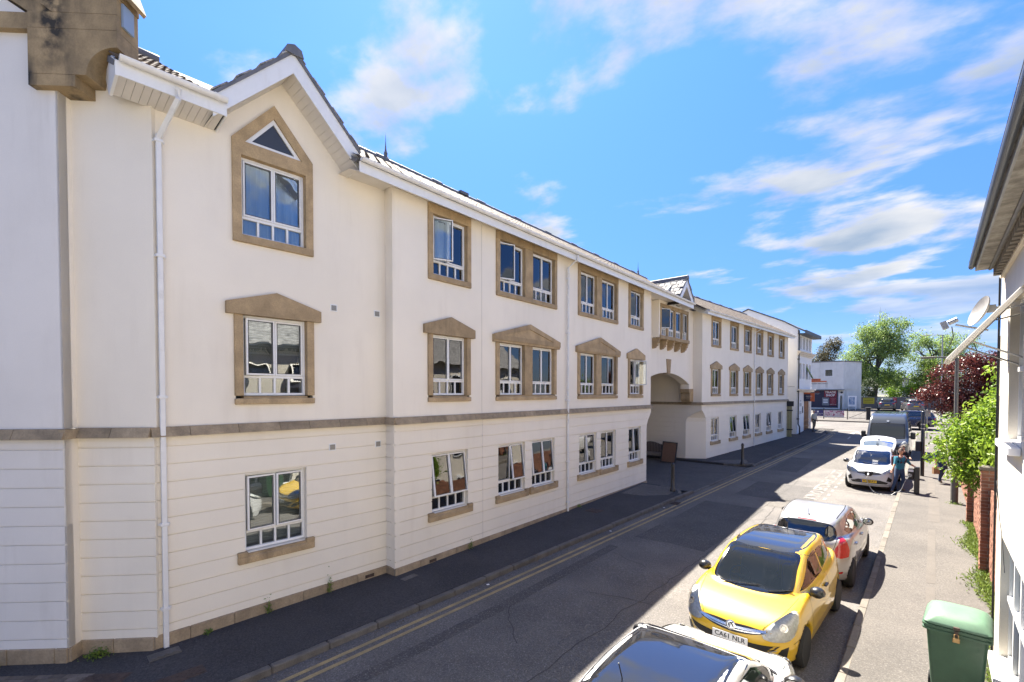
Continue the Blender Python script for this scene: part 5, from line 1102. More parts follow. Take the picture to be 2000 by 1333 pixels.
# house in the next garden, out of the frame but mirrored in the windows opposite
NH = thing('garden_house', 'pale house behind the garden wall mirrored in the window panes opposite', 'house', (9, 22, gz(22)))
s = MB(); s.box(6.5, 14, 13.5, 33, 0, 6.4); s.obj('wall', m_house, NH); s = MB(); s.prism([(6.1, 6.4), (10.2, 9.6), (14.4, 6.4)], 13.2, 33.3); s.obj('roof', m_slate, NH)
for k in range(6):
    for z in (1.0, 4.0): s = MB(); s.box(6.42, 6.5, 15 + k * 3, 16.3 + k * 3, z, z + 1.5); w_ = s.obj('window', m_upvc, NH); s = MB(); s.box(6.40, 6.419, 15.1 + k * 3, 16.2 + k * 3, z + .1, z + 1.4); s.obj('pane', m_frit if 'm_frit' in globals() else m_black, w_)
# ------------------------------------------------------------------ vehicles
def paint(name, col, rough=.28, metal=0, coat=1.0): return mat(name, col, rough, .06, 2.5, metal=metal, coat=coat)
def catmull(P, n=5, closed=True):
    P = np.array(P, float); m = len(P); out = []
    for i in range(m if closed else m - 1):
        p0, p1, p2, p3 = (P[(i - 1) % m], P[i], P[(i + 1) % m], P[(i + 2) % m]) if closed else (P[max(i - 1, 0)], P[i], P[i + 1], P[min(i + 2, m - 1)])
        for k in range(n):
            t = k / n; out.append(.5 * ((2 * p1) + (-p0 + p2) * t + (2 * p0 - 5 * p1 + 4 * p2 - p3) * t * t + (-p0 + 3 * p1 - 3 * p2 + p3) * t ** 3))
    if not closed: out.append(P[-1])
    return np.array(out)
def poly_sdf(Q, poly):
    d = np.full(len(Q), 1e9); ins = np.zeros(len(Q), bool); B = np.roll(poly, -1, 0)
    for a, b in zip(poly, B):
        e = b - a; L2 = e @ e + 1e-12; w = Q - a; t = np.clip(w @ e / L2, 0, 1); r = w - t[:, None] * e; d = np.minimum(d, (r * r).sum(1))
        c = (a[1] > Q[:, 1]) != (b[1] > Q[:, 1])
        if c.any(): ins ^= c & (Q[:, 0] < (b[0] - a[0]) * (Q[:, 1] - a[1]) / (b[1] - a[1] + 1e-12) + a[0])
    return np.where(ins, -1, 1) * np.sqrt(d)
def smax(a, b, k): h = np.clip(.5 - .5 * (b - a) / k, 0, 1); return b + (a - b) * h + k * h * (1 - h)
def smin(a, b, k): return -smax(-a, -b, k)
def car_field(sp):
    low = catmull(sp['low']); pl = catmull(sp['plan'], 6, False); pl = np.vstack([pl, pl[::-1] * [1, -1]])
    gh = catmull(sp['gh']) if 'gh' in sp else None
    if gh is not None: gp = catmull(sp['gplan'], 6, False); gp = np.vstack([gp, gp[::-1] * [1, -1]])
    iz, iv = zip(*sp['inset']); k = sp.get('k', .09)
    def comb(S, P, G, GP_, X, Y, Z):
        f = smax(S, P + np.interp(Z, iz, iv), k)
        if G is not None: f = smin(f, smax(G, GP_ + sp['tumble'] * (Z - sp['zb']), sp.get('kg', .09)), .035)
        for ax in sp['axles']: f = np.maximum(f, -np.maximum(np.sqrt((X - ax) ** 2 + (Z - sp['wr']) ** 2) - sp['ra'], sp['wi'] - np.abs(Y)))
        return f
    def grid(xs, ys, zs):
        X, Z = np.meshgrid(xs, zs, indexing='ij'); q = np.stack([X.ravel(), Z.ravel()], 1); S = poly_sdf(q, low).reshape(X.shape)[:, None, :]; G = poly_sdf(q, gh).reshape(X.shape)[:, None, :] if gh is not None else None
        X2, Y2 = np.meshgrid(xs, ys, indexing='ij'); q = np.stack([X2.ravel(), Y2.ravel()], 1); P = poly_sdf(q, pl).reshape(X2.shape)[:, :, None]; GP_ = poly_sdf(q, gp).reshape(X2.shape)[:, :, None] if gh is not None else None
        return comb(S, P, G, GP_, xs[:, None, None], ys[None, :, None], zs[None, None, :])
    def pt(V):
        xz = V[:, [0, 2]]; xy = V[:, [0, 1]]
        return comb(poly_sdf(xz, low), poly_sdf(xy, pl), poly_sdf(xz, gh) if gh is not None else None, poly_sdf(xy, gp) if gh is not None else None, V[:, 0], V[:, 1], V[:, 2])
    return grid, pt
def surf_nets(f, xs, ys, zs, h):
    s = f < 0; nx, ny, nz = f.shape; acc = np.zeros((nx - 1, ny - 1, nz - 1, 3)); cnt = np.zeros((nx - 1, ny - 1, nz - 1))
    def c(dx, dy, dz): return (slice(dx, nx - 1 + dx), slice(dy, ny - 1 + dy), slice(dz, nz - 1 + dz))
    cs = [(i, j, k) for i in (0, 1) for j in (0, 1) for k in (0, 1)]
    for a in cs:
        for ax in range(3):
            if a[ax]: continue
            b = list(a); b[ax] = 1; fa, fb = f[c(*a)], f[c(*b)]; cr = (fa < 0) != (fb < 0); t = np.where(cr, fa / np.where(cr, fa - fb, 1), 0)
            for d in range(3): acc[..., d] += cr * (a[d] + (t if d == ax else 0))
            cnt += cr
    idx = -np.ones(cnt.shape, int); w = cnt > 0; idx[w] = np.arange(w.sum()); g = np.argwhere(w); V = np.array([xs[0], ys[0], zs[0]]) + (g + acc[w] / cnt[w][:, None]) * h
    F = []
    for ax in range(3):
        o1, o2 = [(1, 2), (2, 0), (0, 1)][ax]; sl = [slice(None)] * 3; a = list(sl); b = list(sl); a[ax] = slice(0, -1); b[ax] = slice(1, None)
        cr = s[tuple(a)] != s[tuple(b)]; e = np.argwhere(cr); e = e[(e[:, o1] > 0) & (e[:, o2] > 0) & (e[:, o1] < cnt.shape[o1]) & (e[:, o2] < cnt.shape[o2])]
        flip = s[tuple(a)][tuple(e.T)]
        def at(d1, d2): q = e.copy(); q[:, o1] += d1; q[:, o2] += d2; return idx[tuple(q.T)]
        q = np.stack([at(-1, -1), at(0, -1), at(0, 0), at(-1, 0)], 1); q[~flip] = q[~flip][:, ::-1]; F.append(q)
    return V, np.vstack(F)
def inset_poly(pts, d):
    c = pts.mean(0); v = pts - c; l = np.linalg.norm(v, axis=1)[:, None]; return c + v * np.clip(1 - d / l, .05, 1)
class Car:
    def __init__(s, name, label, cat, sp, x, y, hd, body_m, res=.032, zoff=0):
        s.T = thing(name, label, cat, (x, y, gz(y) + zoff), 0); s.sp = sp
        slope = math.atan((gz(y + .5) - gz(y - .5)))
        s.M = Matrix.Translation((x, y, gz(y) + zoff)) @ Matrix.Rotation(rad(hd), 4, 'Z') @ Matrix.Rotation(-slope * math.sin(rad(hd)), 4, 'Y')
        key = sp['id'], res
        if key not in _cache:
            grid, pt = car_field(sp); lo = np.array(sp['low']); x0, x1 = lo[:, 0].min() - .15, lo[:, 0].max() + .15; w = max(p[1] for p in sp['plan']) + .12; zt = max([p[1] for p in sp['low']] + [p[1] for p in sp.get('gh', [])]) + .12
            xs = np.arange(x0, x1, res); ys = np.arange(-w, w + res, res); zs = np.arange(.02, zt, res); V, F = surf_nets(grid(xs, ys, zs), xs, ys, zs, res)
            for _ in range(2):
                e = .004; f0 = pt(V); g = np.stack([pt(V + np.eye(3)[i] * e) - f0 for i in range(3)], 1) / e; n2 = (g * g).sum(1) + 1e-6; st = (f0 / n2)[:, None] * g; l = np.linalg.norm(st, axis=1)[:, None]; V = V - st * np.minimum(1, res * .6 / (l + 1e-9))
            _cache[key] = V, F, BVHTree.FromPolygons([tuple(v) for v in V], [tuple(int(i) for i in q) for q in F])
        s.V, s.F, s.bvh = _cache[key]; s.body_m = body_m; s.holes = []
    def finish(s, smooth=50):
        F = s.F; C = s.V[F].mean(1); n = np.cross(s.V[F[:, 1]] - s.V[F[:, 0]], s.V[F[:, 2]] - s.V[F[:, 1]]); n /= np.linalg.norm(n, axis=1)[:, None] + 1e-9
        keep = np.ones(len(F), bool)
        for P, ax, ay, d in s.holes:
            q = np.stack([C @ ax, C @ ay], 1); keep &= ~((poly_sdf(q, inset_poly(P, .035)) < 0) & (np.abs(n @ d) > .12) & ((n @ d) < 0))
        me = bpy.data.meshes.new('body'); me.from_pydata([tuple(v) for v in s.V], [], [tuple(int(i) for i in q) for q in F[keep]]); me.materials.append(s.body_m); me.shade_smooth(); me.set_sharp_from_angle(angle=rad(smooth)); me.validate()
        return link(bpy.data.objects.new('body', me), s.T, s.M)
    def basis(s, d):
        d = Vector(d).normalized(); up = Vector((0, 0, 1)) if abs(d.z) < .9 else Vector((1, 0, 0)); ax = d.cross(up).normalized(); return d, ax, d.cross(ax).normalized()
    def hit(s, p, d, off):
        r = s.bvh.ray_cast(Vector(p) - d * 4, d)
        if r[0] is None:
            r = s.bvh.find_nearest(Vector(p))
        n = r[1]; n = n if n.dot(d) < 0 else -n
        return r[0] + n * off
    def shell(s, name, pts, d, m, off=.004, border=None, bw=.045, hole=False, mirror=False, n=44, rings=6, smooth_c=True, parent=None, round_=4):
        res = []
        for sg in ((1, -1) if mirror else (1,)):
            q = [(p[0], p[1] * sg, p[2]) for p in pts]; dd, ax, ay = s.basis((d[0], d[1] * sg, d[2]))
            P = np.array([(Vector(p).dot(ax), Vector(p).dot(ay)) for p in q]); P = catmull(P, round_) if smooth_c else P
            seg = np.linalg.norm(np.roll(P, -1, 0) - P, axis=1); L_ = np.concatenate([[0], np.cumsum(seg)]); tt = np.linspace(0, L_[-1], n, endpoint=False)
            if smooth_c: PP = np.vstack([P, P[:1]]); P = np.stack([np.interp(tt, L_, PP[:, i]) for i in (0, 1)], 1)
            else:
                PP = np.vstack([P, P[:1]]); tt = np.unique(np.concatenate([tt, L_[:-1]])); P = np.stack([np.interp(tt, L_, PP[:, i]) for i in (0, 1)], 1)
            if hole: s.holes.append((P, np.array(ax), np.array(ay), np.array(dd)))
            c = P.mean(0); mb = MB(); m_ = len(P); dep = np.mean([Vector(p).dot(dd) for p in q]); lv = [P]
            if border: lv.append(inset_poly(P, bw))
            base = lv[-1]
            for k in range(1, rings): lv.append(c + (base - c) * (1 - k / rings))
            for r in lv:
                for p in r: mb.v.append(tuple(s.hit(ax * p[0] + ay * p[1] + dd * dep, dd, off)))
            ctr = len(mb.v); mb.v.append(tuple(s.hit(ax * c[0] + ay * c[1] + dd * dep, dd, off)))
            for i in range(len(lv) - 1):
                for k in range(m_): mb.f.append((i * m_ + k, i * m_ + (k + 1) % m_, (i + 1) * m_ + (k + 1) % m_, (i + 1) * m_ + k)); mb.m.append(1 if border and i == 0 else 0)
            for k in range(m_): mb.f.append(((len(lv) - 1) * m_ + k, (len(lv) - 1) * m_ + (k + 1) % m_, ctr)); mb.m.append(0)
            # rim edge so the panel has thickness
            b = len(mb.v)
            for p in lv[0]: mb.v.append(tuple(s.hit(ax * p[0] + ay * p[1] + dd * dep, dd, -.004)))
            for k in range(m_): mb.f.append((k, (k + 1) % m_, b + (k + 1) % m_, b + k)); mb.m.append(1 if border else 0)
            res.append(mb.obj(name, [m] + ([border] if border else []), parent or s.T, s.M, 45))
        return res
    def strip(s, name, pts, d, m, w=.008, off=.002, mirror=False, n=24, closed=False):
        for sg in ((1, -1) if mirror else (1,)):
            P = catmull([(p[0], p[1] * sg, p[2]) for p in pts], 6, closed); dd = Vector((d[0], d[1] * sg, d[2])).normalized(); mb = MB(); k0 = None
            for i in range(len(P)):
                t = Vector(P[min(i + 1, len(P) - 1)] - P[max(i - 1, 0)]); t = t - dd * t.dot(dd); sd_ = t.cross(dd).normalized() * w / 2
                a, b = s.hit(Vector(P[i]) + sd_, dd, off), s.hit(Vector(P[i]) - sd_, dd, off); mb.v += [tuple(a), tuple(b)]
                if i: k = len(mb.v); mb.f.append((k - 4, k - 3, k - 1, k - 2)); mb.m.append(0)
            mb.obj(name, m, s.T, s.M)
    def part(s, name, mb, m, smooth=None, parent=None, M=None): return mb.obj(name, m, parent or s.T, s.M @ M if M is not None else s.M, smooth)
    def wheels(s, rim_m, r=None, spokes=5, w=.2, y=None):
        r = r or s.sp['wr']; y = y or max(p[1] for p in s.sp['plan']) - .105
        tp = [(r * .66, -w / 2), (r * .9, -w / 2), (r * .98, -w / 2 + .025), (r, -w / 4), (r, w / 4), (r * .98, w / 2 - .025), (r * .9, w / 2), (r * .66, w / 2)]
        tm = meshof(('tyre', r, w), lambda: MB().lathe(tp, 26, None, 'Y').mesh('tyre', m_rubber, 40))
        def rim():
            b = MB(); b.lathe([(r * .62, -w / 2 + .02), (r * .70, -w / 2), (r * .70, w / 2 - .008), (r * .62, w / 2 - .012), (r * .60, w / 2 - .05), (r * .60, -w / 2 + .05)], 24, None, 'Y')
            b.lathe([(r * .2, w / 2 - .05), (r * .2, w / 2 - .02), (r * .1, w / 2 - .012), (0, w / 2 - .012)], 12, None, 'Y')
            for k in range(spokes):
                T = Matrix.Rotation(2 * PI * k / spokes, 4, 'Y'); b.box(-r * .09, r * .09, w / 2 - .06, w / 2 - .022, r * .12, r * .66, T)
            b.mi = 1; b.lathe([(0, w / 2 - .09), (r * .62, w / 2 - .09)], 20, None, 'Y'); return b.mesh('rim', [rim_m, m_blackp], 40)
        rm = meshof(('rim', r, w, spokes, rim_m.name), rim)
        for ax in s.sp['axles']:
            for sg in (1, -1):
                M = s.M @ Matrix.Translation((ax, sg * y, r)) @ (Matrix() if sg > 0 else Matrix.Rotation(PI, 4, 'Z'))
                wo = inst('wheel', tm, s.T, M); inst('rim', rm, wo, M)
    def mirrors(s, x, y, z, m, sx=.2, m2=None):
        for sg in (1, -1):
            b = MB(); loft(b, [[(x - .02 + dx, sg * (y + .10 + sy * a), z + c * hh) for a, c in [(math.cos(t), math.sin(t)) for t in np.linspace(0, 2 * PI, 12, endpoint=False)]] for dx, sy, hh in ((-.05, .10, .075), (-.02, .115, .09), (.05, .10, .08), (.10, .05, .045))])
            b.tube([(x, sg * (y - .05), z - .06), (x, sg * (y + .06), z - .03)], .03, 6); o = s.part('wing_mirror', b, m, 60)
            b = MB(); b.add([(x - .072, sg * (y + .10 + .085 * a), z + .062 * c) for a, c in [(math.cos(t), math.sin(t)) for t in np.linspace(0, 2 * PI, 12, endpoint=False)]], [tuple(range(12))]); s.part('mirror_glass', b, m_mirror, None, o)
    def plate(s, txt, x, z, front, col, tcol=None, yaw=0, eu=False, tilt=0):
        M = Matrix.Translation((x, 0, z)) @ (Matrix.Rotation(rad(90), 4, 'Z') if front else Matrix.Rotation(rad(-90), 4, 'Z')) @ Matrix.Rotation(rad(90 + tilt), 4, 'X')
        b = MB(); b.box(-.26, .26, -.056, .056, -.008, .002); b.mi = 1
        if eu: b.box(-.259, -.22, -.055, .055, .0021, .003)
        p = s.part('number_plate', b, [col, m_eu], None, None, M)
        text('plate_text', txt, .098, m_blackp, p, s.M @ M @ Matrix.Translation((.015 if eu else 0, 0, .004)), .001, spacing=1.02, bold=.0015)
    def cabin(s, xf, xr, w, zf=.62, dash=True, rhd=True, m=None):
        m = m or m_seat
        b = MB(); b.box(xr, xf, -w, w, .3, .36); s.part('cabin_floor', b, m_blackp)
        for sg in (1, -1):
            for xx in (xf - .95, xr + .55):
                b = MB(); b.box(xx - .25, xx + .25, sg * .36 - .24, sg * .36 + .24, .42, zf - .04, bev=.05); T = Matrix.Translation((xx - .26, 0, zf - .08)) @ Matrix.Rotation(rad(-14), 4, 'Y'); b.box(-.07, .07, sg * .36 - .23, sg * .36 + .23, 0, .52, T, .05); b.box(-.05, .05, sg * .36 - .13, sg * .36 + .13, .54, .72, T, .04); s.part('seat', b, m, 40)
        if dash:
            b = MB(); b.prism([(xf - .35, .55), (xf - .38, .80), (xf - .1, .90), (xf + .28, .92), (xf + .3, .55)], -w, w); s.part('dashboard', b, m_dash, 40)
            sy = -.36 if rhd else .36; b = MB(); T = Matrix.Translation((xf - .5, sy, .90)) @ Matrix.Rotation(rad(62), 4, 'Y'); ring_ = [(.175 * math.cos(t), .175 * math.sin(t), 0) for t in np.linspace(0, 2 * PI, 25)]; b.tube(ring_, .014, 6, T, False); b.box(-.02, .02, -.17, .17, -.02, .01, T); b.tube([(0, 0, 0), (0, 0, -.2)], .03, 6, T); s.part('steering_wheel', b, m_blackp, 40)
    def wiper(s, pts, d, r=.009):
        b = MB(); b.tube([s.hit(Vector(p), Vector(d).normalized(), .022) for p in pts], r, 5); s.part('wiper', b, m_blackp)
m_seat = mat('dark_seat_cloth', (.20, .20, .21), .9); m_dash = mat('dashboard_plastic', (.34, .34, .345), .7); m_mirror = mat('mirror_glass', (.6, .62, .65), .03, metal=1.0)
m_eu = mat('plate_blue_band', (.01, .05, .3), .5); m_pl_w = mat('plate_white', (.75, .75, .72), .4); m_pl_y = mat('plate_yellow', (.75, .48, .02), .4)
m_cglass = glass_mat('car_glass', (.86, .90, .90), 1.95); m_dglass = glass_mat('tinted_car_glass', (.14, .16, .17), 2.0); m_frit = mat('black_glass_edge', (.006, .006, .007), .08, coat=.5)
m_lens = glass_mat('lamp_lens', (.92, .93, .92), 1.45); m_chrome = mat('chrome', (.70, .70, .70), .24, metal=1.0); m_silver = mat('alloy_silver', (.42, .42, .43), .35, metal=.7)
m_redl = mat('red_lamp_lens', (.40, .012, .012), .12, coat=1); m_gap = mat('panel_gap', (.008, .008, .008), .9); m_lampin = mat('lamp_reflector', (.85, .86, .86), .25, .25, 30)
m_grille = mat('dark_grille', (.01, .01, .011), .45)
def headlamp(c, pts, d, n=3):
    c.shell('lamp_reflector', pts, d, m_lampin, .003, mirror=True, n=30, rings=4)
    sh = c.shell('headlamp', pts, d, m_lens, .022, border=m_lens, bw=.015, mirror=True, n=36)
    for sg, o in zip((1, -1), sh):
        cx = np.mean([p[0] for p in pts]), np.mean([p[1] for p in pts]) * sg, np.mean([p[2] for p in pts]); dd = Vector((d[0], d[1] * sg, d[2])).normalized(); h = c.hit(Vector(cx), dd, .004)
        b = MB(); b.lathe([(.055, 0), (.06, .008), (.035, .012), (.03, .006), (0, .006)], 16, Matrix.Translation(h) @ (-dd).to_track_quat('Z', 'Y').to_matrix().to_4x4()); c.part('bulb_ring', b, m_chrome, 40, o)
INS = [(.15, .09), (.25, .03), (.45, .0), (.62, .0), (.80, .015), (.95, .045), (1.1, .09), (1.3, .16)]
# --- yellow three door hatchback, facing the camera
SPY = dict(id='corsa', low=[(1.99, .50), (1.965, .62), (1.88, .74), (1.62, .87), (1.25, .965), (.9, 1.01), (0, 1.03), (-.8, 1.06), (-1.5, 1.10), (-1.85, 1.06), (-1.95, .85), (-1.99, .6), (-1.96, .35), (-1.85, .22), (-1.2, .18), (1.2, .18), (1.8, .19), (1.96, .27), (1.99, .38)],
    gh=[(1.26, .90), (.98, 1.08), (.62, 1.29), (.28, 1.44), (-.1, 1.495), (-.7, 1.50), (-1.25, 1.46), (-1.62, 1.36), (-1.82, 1.18), (-1.93, .95), (-1.7, .8), (.8, .8)],
    plan=[(2.0, 0), (1.985, .3), (1.93, .52), (1.80, .70), (1.55, .82), (1.1, .862), (.3, .868), (-.8, .868), (-1.4, .85), (-1.75, .77), (-1.93, .58), (-1.985, .3), (-2.0, 0)],
    gplan=[(1.33, 0), (1.27, .35), (1.08, .62), (.7, .735), (.2, .765), (-.6, .765), (-1.2, .735), (-1.65, .63), (-1.88, .40), (-1.93, 0)],
    inset=INS, tumble=.34, zb=1.0, axles=(1.17, -1.34), wr=.31, ra=.355, wi=.52, kg=.10)
m_yellow = paint('yellow_car_paint', (.66, .41, .018), .3)
Y = Car('yellow_hatchback', 'yellow three door hatchback with black roof and black mirrors', 'car', SPY, -2.17, 9.62, -92.5, m_yellow)
ws = [(1.02, -.60, 1.02), (1.17, -.3, 1.0), (1.20, 0, 1.0), (1.17, .3, 1.0), (1.02, .60, 1.02), (.62, .595, 1.25), (.24, .55, 1.43), (.29, .3, 1.45), (.30, 0, 1.455), (.29, -.3, 1.45), (.24, -.55, 1.43), (.62, -.595, 1.25)]
Y.shell('windscreen', ws, (-.55, 0, -.83), m_cglass, .004, m_frit, .05, True, n=64)
Y.shell('roof_panel', [(.24, .57, 1.5), (.27, 0, 1.5), (.24, -.57, 1.5), (-.5, -.65, 1.5), (-1.2, -.60, 1.5), (-1.42, -.34, 1.5), (-1.45, 0, 1.5), (-1.42, .34, 1.5), (-1.2, .60, 1.5), (-.5, .65, 1.5)], (0, 0, -1), mat('black_roof_paint', (.018, .02, .024), .10, coat=1), .004, n=60, rings=8)
Y.shell('side_window', [(.86, .8, 1.04), (.5, .8, 1.21), (.18, .8, 1.36), (-.1, .8, 1.40), (-.34, .8, 1.40), (-.38, .8, 1.05)], (0, -1, 0), m_cglass, .003, m_frit, .03, True, True, smooth_c=False)
Y.shell('quarter_window', [(-.46, .8, 1.07), (-.42, .8, 1.39), (-.75, .8, 1.38), (-1.1, .8, 1.29), (-1.36, .8, 1.14)], (0, -1, 0), m_cglass, .003, m_frit, .03, True, True, smooth_c=False)
Y.shell('rear_window', [(-1.72, .55, 1.22), (-1.62, .3, 1.38), (-1.62, -.3, 1.38), (-1.72, -.55, 1.22), (-1.88, -.5, 1.05), (-1.9, 0, 1.03), (-1.88, .5, 1.05)], (.9, 0, -.45), m_dglass, .004, m_frit, .05, True)
headlamp(Y, [(1.93, .46, .60), (1.90, .44, .68), (1.72, .56, .80), (1.42, .72, .905), (1.40, .78, .87), (1.58, .82, .73), (1.74, .74, .60), (1.86, .58, .565)], (-.72, -.45, -.5))
Y.shell('grille', [(1.98, -.50, .70), (1.98, -.3, .615), (1.98, 0, .575), (1.98, .3, .615), (1.98, .50, .70), (1.9, .25, .705), (1.9, 0, .69), (1.9, -.25, .705)], (-1, 0, -.15), m_grille, .006, n=50)
Y.strip('grille_bar', [(1.98, -.49, .705), (1.98, -.25, .67), (1.98, 0, .655), (1.98, .25, .67), (1.98, .49, .705)], (-1, 0, -.15), m_chrome, .035, .018)
Y.strip('grille_bar', [(1.98, -.42, .672), (1.98, -.25, .635), (1.98, 0, .615), (1.98, .25, .635), (1.98, .42, .672)], (-1, 0, -.15), m_chrome, .014, .016)
Y.shell('lower_intake', [(2, -.66, .52), (2, -.3, .49), (2, .3, .49), (2, .66, .52), (2, .50, .36), (2, .36, .28), (2, -.36, .28), (2, -.50, .36)], (-1, 0, 0), m_grille, .005, n=50, smooth_c=False)
Y.shell('fog_recess', [(1.9, .58, .31), (1.9, .72, .47), (1.8, .79, .50), (1.8, .76, .34), (1.85, .66, .27)], (-.85, -.5, 0), m_grille, .005, mirror=True, smooth_c=False)
Y.strip('bumper_blade', [(1.98, -.62, .455), (1.98, -.46, .40), (1.98, -.40, .36)], (-1, 0, 0), m_silver, .012, .012, mirror=True)
em = Y.hit(Vector((2, 0, .66)), Vector((-1, 0, 0)), .012)
b = MB(); T = Matrix.Translation(em) @ Matrix.Rotation(rad(75), 4, 'Y'); b.lathe([(.066, 0), (.072, .012), (.060, .016), (.056, .008), (0, .008)], 24, T); eo = Y.part('badge', b, m_chrome, 40)
b = MB(); b.tube([T @ Vector(p) for p in ((-.04, .03, .016), (-.01, -.03, .016), (.012, -.035, .016), (.0, .0, .016), (.03, -.02, .016), (.045, -.01, .016))], .008, 6); b.tube([T @ Vector(p) for p in ((-.035, -.005, .016), (-.0, .03, .016), (.02, .04, .016))], .007, 6); Y.part('badge_emblem', b, m_blackp, None, eo)
Y.plate('CA61 NLR', 2.0, .49, True, m_pl_w, tilt=-4)
Y.strip('panel_gap', [(1.93, -.5, .70), (1.93, 0, .685), (1.93, .5, .70)], (-1, 0, -.4), m_gap, .008); Y.strip('panel_gap', [(1.90, .44, .70), (1.6, .62, .9), (1.2, .70, .96), (1.05, .72, 1.0)], (0, 0, -1), m_gap, .009, mirror=True)
Y.strip('panel_gap', [(.82, .9, 1.0), (.80, .9, .7), (.72, .9, .3)], (0, -1, 0), m_gap, .008, mirror=True); Y.strip('panel_gap', [(-.42, .9, 1.02), (-.46, .9, .7), (-.5, .9, .4), (-.4, .9, .27), (.6, .9, .26)], (0, -1, 0), m_gap, .008, mirror=True)
Y.strip('panel_gap', [(1.7, .9, .52), (1.52, .9, .55)], (-.5, -1, 0), m_gap, .007, mirror=True)
b = MB(); [b.box(-.30, -.14, sg * .855 - .02, sg * .855 + .03, .87, .90, bev=.008) for sg in (1, -1)]
for sg in (1, -1): b = MB(); b.box(-.30, -.12, sg * .862 - .02, sg * .862 + .02, .86, .89, bev=.008); Y.part('door_handle', b, m_black)
Y.mirrors(.72, .80, 1.03, m_black); Y.wheels(mat('dark_alloy', (.05, .05, .055), .3, metal=.5), spokes=7); Y.cabin(.95, -1.4, .62)
Y.wiper([(1.16, -.45, 1.0), (1.12, -.1, 1.02), (1.06, .15, 1.05)], (-.5, 0, -.85)); Y.wiper([(1.14, .30, 1.0), (1.05, .5, 1.03), (.98, .62, 1.05)], (-.5, 0, -.85))
b = MB(); b.tube([(-1.2, 0, 1.46), (-1.32, 0, 1.68)], .005, 5); b.lathe([(.025, 1.46), (.015, 1.49), (0, 1.5)], 8, Matrix.Translation((-1.2, 0, 0))); Y.part('aerial', b, m_blackp)
for sg in (1, -1): b = MB(); b.box(-1.62, -1.5, sg * .865 - .005, sg * .865 + .005, .99, 1.0); 
Y.shell('fuel_cap', [(-1.2, .9, .98), (-1.05, .9, .98), (-1.05, .9, .84), (-1.2, .9, .84)], (0, 1, 0), m_yellow, .003, n=20) if False else None
Y.finish()
# --- silver five door hatchback, seen from behind
SPF = dict(id='fiesta', low=[(1.97, .50), (1.95, .62), (1.86, .72), (1.6, .84), (1.25, .93), (.9, .98), (0, 1.0), (-.8, 1.04), (-1.5, 1.09), (-1.80, 1.05), (-1.90, .86), (-1.97, .62), (-1.95, .36), (-1.84, .24), (-1.2, .18), (1.2, .18), (1.8, .19), (1.95, .27), (1.98, .38)],
    gh=[(1.25, .88), (.95, 1.06), (.60, 1.27), (.25, 1.42), (-.1, 1.475), (-.7, 1.48), (-1.3, 1.43), (-1.62, 1.35), (-1.75, 1.20), (-1.86, .98), (-1.6, .8), (.8, .8)],
    plan=[(1.98, 0), (1.965, .3), (1.91, .52), (1.78, .70), (1.5, .82), (1.1, .855), (.3, .86), (-.8, .862), (-1.35, .855), (-1.7, .79), (-1.9, .60), (-1.96, .3), (-1.975, 0)],
    gplan=[(1.30, 0), (1.24, .35), (1.05, .62), (.7, .73), (.2, .76), (-.6, .755), (-1.2, .72), (-1.6, .63), (-1.8, .42), (-1.86, 0)],
    inset=INS, tumble=.34, zb=1.0, axles=(1.16, -1.33), wr=.305, ra=.35, wi=.52, kg=.09)
m_sil = paint('silver_car_paint', (.38, .37, .36), .32, .35)
